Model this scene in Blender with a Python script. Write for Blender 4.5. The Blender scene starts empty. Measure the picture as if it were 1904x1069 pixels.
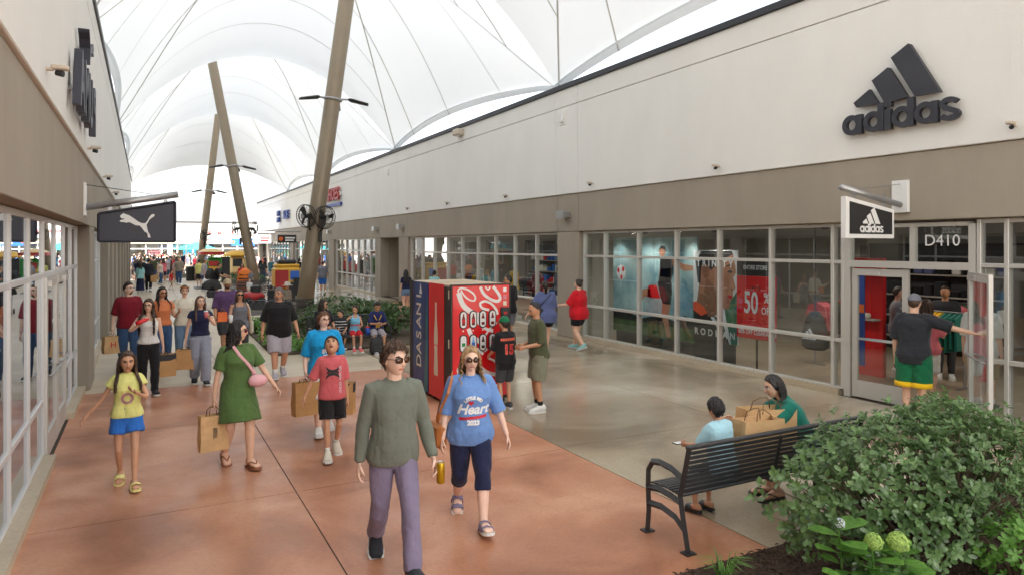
import bpy, bmesh, math, random
import numpy as np
from math import sin, cos, pi, radians, sqrt, atan2
from mathutils import Vector, Matrix
from mathutils.bvhtree import BVHTree
random.seed(7); np.random.seed(7)
SC = bpy.context.scene
COL = SC.collection
# ------------------------------------------------------------------ camera
cam_d = bpy.data.cameras.new('camera'); cam = bpy.data.objects.new('camera', cam_d); COL.objects.link(cam)
cam.location = (0, 0, 2.55); cam.rotation_euler = (radians(90), 0, radians(-27.865))
cam_d.sensor_width = 36; cam_d.lens = 1290/1904*36; cam_d.shift_y = -77.5/1904
cam_d.clip_start = 0.05; cam_d.clip_end = 2000
SC.camera = cam
# ------------------------------------------------------------------ sky, sun, exposure
SUN_EL, SUN_AZ = 50.0, 184.0          # azimuth clockwise from +Y
W = bpy.data.worlds.new('World'); SC.world = W; W.use_nodes = True
nt = W.node_tree; bg = nt.nodes['Background']
sky = nt.nodes.new('ShaderNodeTexSky'); sky.sky_type = 'NISHITA'; sky.sun_disc = False
sky.sun_elevation = radians(SUN_EL); sky.sun_rotation = radians(SUN_AZ)
sky.air_density = 1.0; sky.dust_density = 3.0; sky.ozone_density = 1.0
hs = nt.nodes.new('ShaderNodeHueSaturation'); hs.inputs['Saturation'].default_value = 0.3
nt.links.new(sky.outputs[0], hs.inputs['Color']); nt.links.new(hs.outputs[0], bg.inputs['Color'])
bg.inputs['Strength'].default_value = 0.15
sl = bpy.data.lights.new('sun', 'SUN'); sl.energy = 4.6; sl.angle = radians(0.6); sl.color = (1, .98, .955)
sun = bpy.data.objects.new('sun', sl); COL.objects.link(sun)
_sd = Vector((sin(radians(SUN_AZ))*cos(radians(SUN_EL)), cos(radians(SUN_AZ))*cos(radians(SUN_EL)), sin(radians(SUN_EL))))
sun.rotation_euler = _sd.to_track_quat('Z', 'Y').to_euler(); sun.location = (0, 0, 40)
SC.view_settings.view_transform = 'Standard'; SC.view_settings.look = 'None'
SC.view_settings.gamma = 1.0; SC.view_settings.use_curve_mapping = False
SC.view_settings.exposure = 1.64
SC.cycles.max_bounces = 10; SC.cycles.diffuse_bounces = 5; SC.cycles.glossy_bounces = 4
SC.cycles.transparent_max_bounces = 16; SC.cycles.transmission_bounces = 6
SC.cycles.caustics_reflective = False; SC.cycles.caustics_refractive = False
SC.cycles.use_denoising = True; SC.cycles.sample_clamp_indirect = 6
# ------------------------------------------------------------------ materials
MATS = {}
def mat(name, col, rough=.6, metal=0., var=.0, vscale=6., bump=0., bscale=40., spec=.5, stretch=None, coat=0., col2=None, coords='Object', sheen=0., sss=0.):
    if name in MATS: return MATS[name]
    m = bpy.data.materials.new(name); m.use_nodes = True; t = m.node_tree
    b = t.nodes['Principled BSDF']
    b.inputs['Roughness'].default_value = rough; b.inputs['Metallic'].default_value = metal
    b.inputs['Specular IOR Level'].default_value = spec; b.inputs['Coat Weight'].default_value = coat
    b.inputs['Sheen Weight'].default_value = sheen
    if sss:
        b.inputs['Subsurface Weight'].default_value = sss; b.inputs['Subsurface Radius'].default_value = (.02, .008, .004); b.inputs['Subsurface Scale'].default_value = .4
    c = (*col, 1); b.inputs['Base Color'].default_value = c
    src = None
    if var or bump:
        tc = t.nodes.new('ShaderNodeTexCoord'); src = tc.outputs[coords]
        if stretch:
            mp = t.nodes.new('ShaderNodeMapping'); mp.inputs['Scale'].default_value = stretch
            t.links.new(src, mp.inputs[0]); src = mp.outputs[0]
    if var:
        n = t.nodes.new('ShaderNodeTexNoise'); n.inputs['Scale'].default_value = vscale; n.inputs['Detail'].default_value = 6; n.inputs['Roughness'].default_value = .6
        t.links.new(src, n.inputs['Vector'])
        r = t.nodes.new('ShaderNodeValToRGB'); t.links.new(n.outputs['Fac'], r.inputs[0])
        lo = tuple(max(0, x*(1-var)) for x in col); hi = col2 if col2 else tuple(min(1, x*(1+var)) for x in col)
        r.color_ramp.elements[0].position = .3; r.color_ramp.elements[1].position = .7
        r.color_ramp.elements[0].color = (*lo, 1); r.color_ramp.elements[1].color = (*hi, 1)
        t.links.new(r.outputs[0], b.inputs['Base Color'])
    if bump:
        n2 = t.nodes.new('ShaderNodeTexNoise'); n2.inputs['Scale'].default_value = bscale; n2.inputs['Detail'].default_value = 5
        t.links.new(src, n2.inputs['Vector'])
        bp = t.nodes.new('ShaderNodeBump'); bp.inputs['Strength'].default_value = bump; bp.inputs['Distance'].default_value = .02
        t.links.new(n2.outputs['Fac'], bp.inputs['Height']); t.links.new(bp.outputs[0], b.inputs['Normal'])
    MATS[name] = m
    return m
def srgb(r, g, b):
    f = lambda c: c/12.92 if c <= .04045 else ((c+.055)/1.055)**2.4
    return tuple(f(v/255.) for v in (r, g, b))
def glass_mat(name, tint, base=.05, p=4.5):
    m = bpy.data.materials.new(name); m.use_nodes = True; t = m.node_tree; t.nodes.remove(t.nodes['Principled BSDF'])
    o = t.nodes['Material Output']; tr = t.nodes.new('ShaderNodeBsdfTransparent'); tr.inputs[0].default_value = (*tint, 1)
    gl = t.nodes.new('ShaderNodeBsdfGlossy'); gl.inputs['Roughness'].default_value = .0; gl.inputs[0].default_value = (.95, .97, 1, 1)
    lw = t.nodes.new('ShaderNodeLayerWeight'); lw.inputs[0].default_value = .5
    pw = t.nodes.new('ShaderNodeMath'); pw.operation = 'POWER'; pw.inputs[1].default_value = p
    t.links.new(lw.outputs['Facing'], pw.inputs[0])
    ma = t.nodes.new('ShaderNodeMath'); ma.operation = 'MULTIPLY_ADD'; ma.inputs[1].default_value = 1-base; ma.inputs[2].default_value = base
    t.links.new(pw.outputs[0], ma.inputs[0])
    mx = t.nodes.new('ShaderNodeMixShader'); t.links.new(ma.outputs[0], mx.inputs[0]); t.links.new(tr.outputs[0], mx.inputs[1]); t.links.new(gl.outputs[0], mx.inputs[2])
    t.links.new(mx.outputs[0], o.inputs[0]); MATS[name] = m
    return m
# ------------------------------------------------------------------ mesh builder
class MB:
    def __init__(s): s.v = []; s.f = []; s.m = []; s.cur = 0
    def add(s, vs, fs):
        o = len(s.v); s.v += [tuple(p) for p in vs]; s.f += [tuple(i+o for i in f) for f in fs]; s.m += [s.cur]*len(fs); return s
    def box(s, x0, x1, y0, y1, z0, z1):
        return s.add([(x0,y0,z0),(x1,y0,z0),(x1,y1,z0),(x0,y1,z0),(x0,y0,z1),(x1,y0,z1),(x1,y1,z1),(x0,y1,z1)],
              [(3,2,1,0),(4,5,6,7),(0,1,5,4),(1,2,6,5),(2,3,7,6),(3,0,4,7)])
    def bbox(s, x0, x1, y0, y1, z0, z1, b=.01):      # box with chamfered vertical and horizontal edges
        X = (x0, x1); Y = (y0, y1); Z = (z0, z1); pts = {}
        vs = []
        def P(i, j, k, a):
            x = X[i]; y = Y[j]; z = Z[k]
            if a != 0: x += b*(1 if i == 0 else -1)
            if a != 1: y += b*(1 if j == 0 else -1)
            if a != 2: z += b*(1 if k == 0 else -1)
            vs.append((x, y, z)); pts[(i, j, k, a)] = len(vs)-1
        for i in (0, 1):
            for j in (0, 1):
                for k in (0, 1):
                    for a in (0, 1, 2): P(i, j, k, a)
        fs = []
        for i in (0, 1):
            q = [pts[(i,0,0,0)], pts[(i,1,0,0)], pts[(i,1,1,0)], pts[(i,0,1,0)]]; fs.append(q if i else q[::-1])
            q = [pts[(0,i,0,1)], pts[(0,i,1,1)], pts[(1,i,1,1)], pts[(1,i,0,1)]]; fs.append(q if i else q[::-1])
            q = [pts[(0,0,i,2)], pts[(1,0,i,2)], pts[(1,1,i,2)], pts[(0,1,i,2)]]; fs.append(q if i else q[::-1])
        for i in (0, 1):
            for j in (0, 1):
                q = [pts[(i,j,0,0)], pts[(i,j,1,0)], pts[(i,j,1,1)], pts[(i,j,0,1)]]; fs.append(q if i == j else q[::-1])
                q = [pts[(i,0,j,0)], pts[(i,1,j,0)], pts[(i,1,j,2)], pts[(i,0,j,2)]]; fs.append(q[::-1] if i == j else q)
                q = [pts[(0,i,j,1)], pts[(1,i,j,1)], pts[(1,i,j,2)], pts[(0,i,j,2)]]; fs.append(q if i == j else q[::-1])
                for k in (0, 1):
                    q = [pts[(i,j,k,0)], pts[(i,j,k,1)], pts[(i,j,k,2)]]; fs.append(q if (i+j+k) % 2 else q[::-1])
        return s.add(vs, fs)
    def tube(s, pts, rad, n=8, up=(0, 0, 1), cap=True, sq=1.0):
        # pts: path; rad: r or list of r / (a,b); a lies across "up" and the path, b along up
        pts = [Vector(p) for p in pts]; k = len(pts); o = len(s.v)
        if not isinstance(rad, (list, tuple)): rad = [rad]*k
        elif len(rad) != k: rad = [rad]*k
        U = Vector(up); vs = []
        for i, p in enumerate(pts):
            d = (pts[min(i+1, k-1)]-pts[max(i-1, 0)])
            d = d.normalized() if d.length > 1e-9 else Vector((0, 0, 1))
            a = d.cross(U)
            if a.length < 1e-3: a = d.cross(Vector((0, 1, 0)) if abs(d.y) < .9 else Vector((1, 0, 0)))
            a.normalize(); b = a.cross(d)
            r = rad[i]; ra, rb = r if isinstance(r, (tuple, list)) else (r, r)
            for j in range(n):
                t = 2*pi*j/n; cx, sx = cos(t), sin(t)
                if sq != 1.0:
                    cx = math.copysign(abs(cx)**sq, cx); sx = math.copysign(abs(sx)**sq, sx)
                vs.append(p + a*(ra*cx) + b*(rb*sx))
        fs = []
        for i in range(k-1):
            for j in range(n):
                j2 = (j+1) % n
                fs.append((i*n+j, i*n+j2, (i+1)*n+j2, (i+1)*n+j))
        if cap:
            fs.append(tuple(range(n))[::-1]); fs.append(tuple(range((k-1)*n, k*n)))
        return s.add(vs, fs)
    def prism(s, poly, f, d):
        # poly: 2D points (ccw); f(u,v)->3D; d: extrusion vector
        n = len(poly); D = Vector(d); a = [Vector(f(*p)) for p in poly]
        return s.add(a+[p+D for p in a], [tuple(range(n)), tuple(range(n, 2*n))[::-1]]+[(i, n+i, n+(i+1) % n, (i+1) % n) for i in range(n)])
    def lathe(s, prof, c=(0, 0, 0), n=16, axis=2, cap=True):
        vs = []; fs = []; k = len(prof)
        for r, z in prof:
            for j in range(n):
                t = 2*pi*j/n; p = [r*cos(t), r*sin(t), z]
                if axis == 1: p = [p[0], p[2], -p[1]]
                elif axis == 0: p = [p[2], p[0], p[1]]
                vs.append((p[0]+c[0], p[1]+c[1], p[2]+c[2]))
        for i in range(k-1):
            for j in range(n):
                j2 = (j+1) % n; fs.append((i*n+j, i*n+j2, (i+1)*n+j2, (i+1)*n+j))
        if cap: fs.append(tuple(range(n))[::-1]); fs.append(tuple(range((k-1)*n, k*n)))
        return s.add(vs, fs)
    def ring(s, c, R, r, nrm=(0, 0, 1), n=24, m=6, a0=0, a1=2*pi):
        N = Vector(nrm).normalized(); A = N.orthogonal().normalized(); B = N.cross(A); c = Vector(c)
        full = abs(a1-a0-2*pi) < 1e-6; k = n if full else n+1; vs = []; fs = []
        for i in range(k):
            t = a0+(a1-a0)*i/n; d = A*cos(t)+B*sin(t)
            for j in range(m):
                q = 2*pi*j/m; vs.append(c+d*(R+r*cos(q))+N*(r*sin(q)))
        for i in range(n):
            for j in range(m):
                i2 = (i+1) % k; j2 = (j+1) % m; fs.append((i*m+j, i2*m+j, i2*m+j2, i*m+j2))
        return s.add(vs, fs)
    def mesh(s, name, mats, smooth=False):
        me = bpy.data.meshes.new(name); me.from_pydata(s.v, [], s.f)
        for m in (mats if isinstance(mats, (list, tuple)) else [mats]): me.materials.append(MATS[m] if isinstance(m, str) else m)
        if any(s.m): me.polygons.foreach_set('material_index', s.m)
        if smooth: me.polygons.foreach_set('use_smooth', [True]*len(me.polygons))
        me.update(); return me
    def build(s, name, mats, parent=None, smooth=False, w=True):
        return link(name, s.mesh(name, mats, smooth), parent, w)
def link(name, me, parent=None, w=True):
    o = bpy.data.objects.new(name, me); COL.objects.link(o)
    if parent is not None:
        o.parent = parent
        if w and parent.parent is None: o.matrix_parent_inverse = parent.matrix_basis.inverted()
    return o
def tag(o, label=None, cat=None, group=None, kind=None):
    if label: o['label'] = label
    if cat: o['category'] = cat
    if group: o['group'] = group
    if kind: o['kind'] = kind
    return o
def empty(name, loc, label, cat, group=None, rz=0):
    o = bpy.data.objects.new(name, None); COL.objects.link(o); o.location = loc; o.rotation_euler = (0, 0, rz); o.empty_display_size = .1
    return tag(o, label, cat, group)
def part(name, m, parent, fn, smooth=False, w=True):
    b = MB(); fn(b); return b.build(name, m, parent, smooth, w)
# scratch scene used to evaluate modifiers and text
TMP = bpy.data.scenes.new('scratch')
def text_mesh(txt, size=1., bold=0., extrude=0., shear=0., align='CENTER', space=1.):
    cu = bpy.data.curves.new('t', 'FONT'); cu.body = txt; cu.size = size; cu.offset = bold; cu.extrude = extrude; cu.shear = shear
    cu.align_x = align; cu.align_y = 'CENTER'; cu.resolution_u = 3; cu.space_character = space
    o = bpy.data.objects.new('t', cu); TMP.collection.objects.link(o)
    TMP.view_layers[0].update(); dg = TMP.view_layers[0].depsgraph
    me = bpy.data.meshes.new_from_object(o.evaluated_get(dg)); 
    vs = [tuple(v.co) for v in me.vertices]; fs = [tuple(p.vertices) for p in me.polygons]
    bpy.data.objects.remove(o); bpy.data.curves.remove(cu); bpy.data.meshes.remove(me)
    return vs, fs
def text_on(b, txt, size, f, bold=0., thick=0., shear=0., sx=1., align='CENTER', rot=0., space=1., dz=0.):
    # adds text to builder b; f(u,v,w)->3D where w is out of the surface
    vs, fs = text_mesh(txt, size, bold, thick, shear, align, space)
    c, s_ = cos(rot), sin(rot)
    b.add([f((x*sx)*c-y*s_, (x*sx)*s_+y*c, z+dz) for x, y, z in vs], fs)
def stroke2d(pts, w, closed=False):
    # polygon outline round a 2D polyline; w: width or list
    n = len(pts); L = []; R = []
    for i, (x, y) in enumerate(pts):
        if closed: a = pts[i-1]; c = pts[(i+1) % n]
        else: a = pts[max(i-1, 0)]; c = pts[min(i+1, n-1)]
        dx, dy = c[0]-a[0], c[1]-a[1]; l = sqrt(dx*dx+dy*dy) or 1; h = (w[i] if isinstance(w, list) else w)/2
        L.append((x-dy/l*h, y+dx/l*h)); R.append((x+dy/l*h, y-dx/l*h))
    return L, R
def stroke(b, pts, w, f, t=.004, closed=False):
    # a flat band of thickness t following a 2D polyline on the surface f(u,v,w)
    L, R = stroke2d(pts, w, closed); n = len(pts)
    vs = [f(x, y, t) for x, y in L]+[f(x, y, t) for x, y in R]+[f(x, y, 0) for x, y in L]+[f(x, y, 0) for x, y in R]
    fs = []
    for i in range(n if closed else n-1):
        j = (i+1) % n
        fs += [(i, n+i, n+j, j), (2*n+i, i, j, 2*n+j), (n+i, 3*n+i, 3*n+j, n+j)]
    if not closed: fs += [(0, 2*n, 3*n, n), (n-1, 2*n-1, 4*n-1, 3*n-1)]
    b.add(vs, fs)
def arc(cx, cy, rx, ry, a0, a1, n=12): return [(cx+rx*cos(radians(a0+(a1-a0)*i/n)), cy+ry*sin(radians(a0+(a1-a0)*i/n))) for i in range(n+1)]
# ------------------------------------------------------------------ setting materials
def floor_mat(name, c1, c2, c3, rough, rv, sc=.8, bmp=.06):
    m = bpy.data.materials.new(name); m.use_nodes = True; t = m.node_tree; b = t.nodes['Principled BSDF']
    tc = t.nodes.new('ShaderNodeTexCoord')
    def noise(s, d=6, st=None, dist=0):
        n = t.nodes.new('ShaderNodeTexNoise'); n.inputs['Scale'].default_value = s; n.inputs['Detail'].default_value = d; n.inputs['Distortion'].default_value = dist
        if st:
            mp = t.nodes.new('ShaderNodeMapping'); mp.inputs['Scale'].default_value = st; t.links.new(tc.outputs['Object'], mp.inputs[0]); t.links.new(mp.outputs[0], n.inputs['Vector'])
        else: t.links.new(tc.outputs['Object'], n.inputs['Vector'])
        return n
    n1 = noise(sc, 8, (1, 1, 1), .6); r = t.nodes.new('ShaderNodeValToRGB'); t.links.new(n1.outputs['Fac'], r.inputs[0])
    e = r.color_ramp.elements; e[0].position = .32; e[0].color = (*c1, 1); e[1].position = .68; e[1].color = (*c3, 1)
    q = e.new(.5); q.color = (*c2, 1)
    n2 = noise(26, 6); mx = t.nodes.new('ShaderNodeMix'); mx.data_type = 'RGBA'; mx.blend_type = 'MULTIPLY'; mx.inputs['Factor'].default_value = .35
    r2 = t.nodes.new('ShaderNodeValToRGB'); t.links.new(n2.outputs['Fac'], r2.inputs[0]); r2.color_ramp.elements[0].position = .3; r2.color_ramp.elements[0].color = (.62, .62, .62, 1); r2.color_ramp.elements[1].position = .6
    t.links.new(r.outputs[0], mx.inputs['A']); t.links.new(r2.outputs[0], mx.inputs['B'])
    # sparse dark stains and gum spots
    vo = t.nodes.new('ShaderNodeTexVoronoi'); vo.inputs['Scale'].default_value = 2.8; t.links.new(tc.outputs['Object'], vo.inputs['Vector'])
    r3 = t.nodes.new('ShaderNodeValToRGB'); t.links.new(vo.outputs['Distance'], r3.inputs[0]); r3.color_ramp.elements[0].position = .028; r3.color_ramp.elements[0].color = (.55, .52, .5, 1); r3.color_ramp.elements[1].position = .04
    m2 = t.nodes.new('ShaderNodeMix'); m2.data_type = 'RGBA'; m2.blend_type = 'MULTIPLY'; m2.inputs['Factor'].default_value = .8
    t.links.new(mx.outputs['Result'], m2.inputs['A']); t.links.new(r3.outputs[0], m2.inputs['B']); t.links.new(m2.outputs['Result'], b.inputs['Base Color'])
    n3 = noise(1.6, 7, None, .8); mr = t.nodes.new('ShaderNodeMapRange'); t.links.new(n3.outputs['Fac'], mr.inputs[0]); mr.inputs[1].default_value = .3; mr.inputs[2].default_value = .7
    mr.inputs[3].default_value = rough-rv; mr.inputs[4].default_value = rough+rv; t.links.new(mr.outputs[0], b.inputs['Roughness'])
    bp = t.nodes.new('ShaderNodeBump'); bp.inputs['Strength'].default_value = bmp; bp.inputs['Distance'].default_value = .002; t.links.new(n2.outputs['Fac'], bp.inputs['Height']); t.links.new(bp.outputs[0], b.inputs['Normal'])
    MATS[name] = m
floor_mat('red_concrete', srgb(152, 99, 72), srgb(188, 130, 99), srgb(210, 158, 128), .38, .1)
floor_mat('grey_concrete', srgb(136, 119, 98), srgb(176, 161, 138), srgb(204, 192, 172), .2, .06, .45, 0)
floor_mat('tan_concrete', srgb(186, 170, 146), srgb(196, 181, 158), srgb(206, 193, 171), .5, .1)
mat('joint', (.06, .045, .035), .9)
mat('stucco_white', (.81, .80, .77), .85, var=.03, vscale=1.0, bump=.35, bscale=140, stretch=(1, 1, .5))
mat('stucco_tan', srgb(160, 150, 136), .85, var=.07, vscale=1.2, bump=.35, bscale=140, stretch=(1, 1, .3))
mat('coping', (.035, .037, .045), .45, .3)
mat('alu', (.62, .60, .56), .42, .35, bump=.05, bscale=200)
mat('alu_white', (.72, .72, .72), .4, .25)
mat('gasket', (.02, .021, .025), .5)
glass_mat('glass', (.93, .96, .955), .085, 4.0)
glass_mat('glass_left', (.6, .68, .74), .12, 2.6)
mat('steel_taupe', srgb(140, 126, 106), .38, .15, var=.05, vscale=3)
mat('black_metal', (.025, .026, .028), .42, .4)
mat('dark_bronze', (.05, .045, .04), .5, .4)
mat('grey_metal', (.4, .4, .41), .4, .7)
mat('white_paint', (.8, .8, .79), .5)
mat('room_wall', (.42, .40, .37), .8)
mat('room_ceiling', (.06, .06, .065), .8)
mat('room_floor', (.32, .25, .18), .4, var=.15, vscale=2)
mat('mulch', (.07, .042, .028), .95, var=.5, vscale=30, bump=.9, bscale=60)
mat('soil', (.09, .065, .045), .95, var=.4, vscale=14, bump=.8, bscale=40)
mat('navy_sign', (.035, .037, .055), .5, var=.15, vscale=30)
mat('print_white', (.82, .82, .82), .6)
mat('print_black', (.02, .02, .022), .5)
mat('print_red', (.62, .02, .02), .5)
# ------------------------------------------------------------------ ground
g = MB(); g.box(-400, 400, -200, 700, -.4, -.012); ground = tag(g.build('ground', 'tan_concrete'), kind='structure')
pav = empty('pavement', (0, 0, 0), None, None); pav['kind'] = 'structure'
def slab(x0, x1, y0, y1, m, z=0.0, gap=.006):
    b = MB(); b.box(x0+gap, x1-gap, y0+gap, y1-gap, -.1, z); return b.build('slab', m, pav)
b = MB(); b.box(-1.2, 10.9, -6, 80, -.011, -.007); b.build('joint_bed', 'joint', pav)
ysl = [-4.2, -.3, 3.55, 7.42, 10.9, 13.98]
for i in range(len(ysl)-1):
    for x0, x1 in ((-1.0, 1.385), (1.385, 4.66)): slab(x0, x1, ysl[i], ysl[i+1], 'red_concrete')
ygl = [-4.2, -.3, 3.55, 7.48, 11.3, 15.2, 19, 23]
for i in range(len(ygl)-1):
    for x0, x1 in ((4.66, 7.6), (7.6, 10.5)): slab(x0, x1, ygl[i], ygl[i+1], 'grey_concrete')
ytl = [13.98, 17.5, 21, 25, 29, 33, 38, 43, 48, 54, 60]
for i in range(len(ytl)-1):
    for x0, x1 in ((-1.0, 1.385), (1.385, 4.66)): slab(x0, x1, ytl[i], ytl[i+1], 'tan_concrete')
slab(4.66, 10.5, 23, 30.2, 'red_concrete'); 
for y0, y1 in ((30.2, 36), (36, 43), (43, 50), (50, 60)):
    for x0, x1 in ((4.66, 7.6), (7.6, 10.5)): slab(x0, x1, y0, y1, 'grey_concrete')
# ------------------------------------------------------------------ storefront glazing
def storefront(par, X, sgn, ys, zs, frame='alu', pane='glass', mw=.06, skip=(), dep=.12, bar_skip=()):
    # sgn: direction from the glass out to the walkway along X; every mullion, rail and pane is its own piece
    xo, xi = (X+sgn*dep*.6, X-sgn*dep*.4); x0, x1 = min(xo, xi), max(xo, xi)
    for y in ys:
        part('mullion', frame, par, lambda b: b.bbox(x0, x1, y-mw/2, y+mw/2, zs[0], zs[-1]+.03, .006))
    for i in range(len(ys)-1):
        if i in skip: continue
        ya, yb = ys[i]+mw/2, ys[i+1]-mw/2
        if yb-ya < .03: continue
        for k, z in enumerate(zs):
            if (i, k) in bar_skip: continue
            part('rail', frame, par, lambda b: b.bbox(x0+.004, x1-.004, ya, yb, z-(.0 if k == 0 else mw/2), z+mw/2, .005))
        for k in range(len(zs)-1):
            if (i, k) in bar_skip: continue
            za = zs[k]+mw/2; zb = zs[k+1]-mw/2
            gp = part('pane', pane, par, lambda b: b.box(X-.004, X+.004, ya, yb, za, zb))
    return par
# ------------------------------------------------------------------ right building
RB = empty('store_building', (10.6, 40, 0), 'long cream and tan stucco store building with dark glazing and open entrance', 'building')
XW, XT = 10.38, 10.42
ypan = [-6, 15.85, 16.95, 29.75, 31.0, 33.85, 34.75, 43.55, 45.0, 57, 58.3, 70, 77]
for i in range(len(ypan)-1):
    y0, y1 = ypan[i]+.008, ypan[i+1]-.008
    part('wall_panel', 'stucco_tan', RB, lambda b: b.bbox(XT, 10.85, y0, y1, 2.94, 3.975, .008))
    part('wall_panel', 'stucco_white', RB, lambda b: b.bbox(XW, 10.85, y0, y1, 3.985, 6.42, .01))
    part('wall_panel', 'stucco_white', RB, lambda b: b.bbox(XW, 10.85, y0, y1, 6.436, 6.92, .01))
    part('coping', 'coping', RB, lambda b: b.bbox(XW-.06, 10.95, y0-.006, y1+.006, 6.92, 7.06, .008))
part('backing_wall', 'stucco_tan', RB, lambda b: b.box(10.45, 10.8, -6, 77, 2.95, 6.95))
for y0, y1 in ((15.85, 16.95), (29.75, 31.0), (33.85, 34.75), (43.55, 45.0), (57, 58.3), (70, 71), (76.2, 77), (3.0, 3.6)):
    part('column', 'stucco_tan', RB, lambda b: b.bbox(XT, 10.9, y0+.01, y1-.01, 0, 2.93, .015))
part('curb', 'tan_concrete', RB, lambda b: b.box(10.5, 10.8, 3.6, 5.69, 0, .1))
for y0, y1 in ((7.9, 15.85), (16.95, 29.75), (34.75, 43.55), (45, 57), (58.3, 70), (71, 76.2)):
    part('curb', 'tan_concrete', RB, lambda b: b.box(10.5, 10.8, y0+.01, y1-.01, -.02, .1))
ZR = [.1, .93, 2.27, 2.9]
def sf(name, par, *a, **k):
    o = part(name, 'gasket', par, lambda b: b.box(*k.pop('sill'))); return storefront(o, *a, **k)
sfA = sf('storefront_window', RB, 10.62, -1, [3.66, 5.30, 5.66], ZR, sill=(10.56, 10.7, 3.7, 5.62, .08, .097))
sfA = sf('storefront_window', RB, 10.62, -1, [7.86, 8.06, 9.42, 10.78, 12.1, 13.45, 14.83, 15.8], ZR, sill=(10.56, 10.7, 7.9, 15.8, .08, .097))
yb = [17.0+i*(12.7/9) for i in range(10)]
sfB = sf('storefront_window', RB, 10.62, -1, yb, ZR, sill=(10.56, 10.7, 17, 29.6, .08, .097))
sfC = sf('storefront_window', RB, 10.62, -1, [34.8+i*(8.7/7) for i in range(8)], ZR, sill=(10.56, 10.7, 34.8, 43.5, .08, .097))
sfD = sf('storefront_window', RB, 10.62, -1, [45.05+i*(11.9/9) for i in range(10)], ZR, sill=(10.56, 10.7, 45.1, 56.9, .08, .097))
sfE = sf('storefront_window', RB, 10.62, -1, [58.35+i*(11.6/8) for i in range(9)], ZR, sill=(10.56, 10.7, 58.4, 69.9, .08, .097))
# alcove between the pairs of columns
part('alcove_wall', 'stucco_tan', RB, lambda b: b.box(12.6, 12.75, 31.0, 33.85, 0, 3.2))
for y in (30.85, 33.85): part('alcove_wall', 'stucco_tan', RB, lambda b: b.box(10.9, 12.6, y, y+.15, 0, 2.95))
part('alcove_ceiling', 'stucco_tan', RB, lambda b: b.box(10.85, 12.7, 30.8, 34, 2.95, 3.1))
# rooms behind the glass
def room(par, x0, x1, y0, y1, wall='room_wall'):
    part('room_floor', 'room_floor', par, lambda b: b.box(x0, x1, y0, y1, -.006, .004))
    part('room_ceiling', 'room_ceiling', par, lambda b: b.box(x0, x1, y0, y1, 3.25, 3.4))
    part('room_wall', wall, par, lambda b: (b.box(x1 if abs(x1) > abs(x0) else x0-.2, x1+.2 if abs(x1) > abs(x0) else x0, y0, y1, 0, 3.3), b.box(x0, x1, y0-.12, y0, 0, 3.3), b.box(x0, x1, y1, y1+.12, 0, 3.3)))
for y0, y1 in ((3.2, 16.3), (16.6, 30.6), (34.3, 44.2), (44.5, 57.5), (57.8, 76.5)): room(RB, 10.7, 17.5, y0, y1)
part('roof', 'coping', RB, lambda b: b.box(10.8, 18, -6, 77, 6.3, 6.5))
part('end_wall', 'stucco_white', RB, lambda b: (b.box(10.8, 18, 76.8, 77, 0, 6.9), b.box(17.8, 18, -6, 77, 0, 6.4)))
# double entrance door with one leaf standing open
ent = part('entrance_frame', 'alu', RB, lambda b: (b.box(10.55, 10.68, 7.72, 7.83, 0, 2.87), b.box(10.55, 10.68, 5.70, 5.80, 0, 2.87), b.box(10.552, 10.678, 5.80, 7.72, 2.19, 2.30), b.box(10.552, 10.678, 5.80, 7.72, 2.84, 2.9), b.box(10.556, 10.674, 6.62, 6.68, 2.30, 2.84)))
part('transom_pane', 'glass', ent, lambda b: b.box(10.61, 10.618, 5.80, 6.62, 2.3, 2.84)); part('transom_pane', 'glass', ent, lambda b: b.box(10.61, 10.618, 6.68, 7.72, 2.3, 2.84))
def leaf(name, hx, hy, ang, L, par):
    # hinge at (hx,hy), leaf runs L along angle ang
    d = Vector((cos(ang), sin(ang), 0)); n = Vector((-sin(ang), cos(ang), 0)); o = Vector((hx, hy, 0))
    def bx(b, u0, u1, z0, z1, t):
        vs = [o+d*u+n*w_+Vector((0, 0, z)) for z in (z0, z1) for u, w_ in ((u0, -t), (u1, -t), (u1, t), (u0, t))]
        b.add(vs, [(3, 2, 1, 0), (4, 5, 6, 7), (0, 1, 5, 4), (1, 2, 6, 5), (2, 3, 7, 6), (3, 0, 4, 7)])
    lf = part(name, 'alu', par, lambda b: (bx(b, 0, .1, .02, 2.17, .025), bx(b, L-.1, L, .02, 2.17, .025), bx(b, .1, L-.1, 2.05, 2.168, .023), bx(b, .1, L-.1, .022, .3, .023)))
    part('door_pane', 'glass', lf, lambda b: bx(b, .1, L-.1, .3, 2.05, .004))
    def bar(b):
        for s in (-1, 1):
            b.tube([o+d*.1+n*s*.03+Vector((0, 0, 1.0)), o+d*.12+n*s*.07+Vector((0, 0, 1.0)), o+d*(L-.12)+n*s*.07+Vector((0, 0, 1.0)), o+d*(L-.1)+n*s*.03+Vector((0, 0, 1.0))], .013, 8)
    part('push_bar', 'grey_metal', lf, bar)
    part('closer', 'alu', lf, lambda b: (bx(b, .12, .5, 2.06, 2.13, .06),))
    return lf
leaf('door_leaf', 10.61, 7.70, radians(-90), .98, RB)
leaf('door_leaf', 10.58, 5.80, radians(221), 1.10, RB)
part('house_number', 'print_white', RB, lambda b: text_on(b, 'D410', .24, lambda u, v, w: (10.604-w, 6.21-u, 2.62+v), bold=.0))
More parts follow.
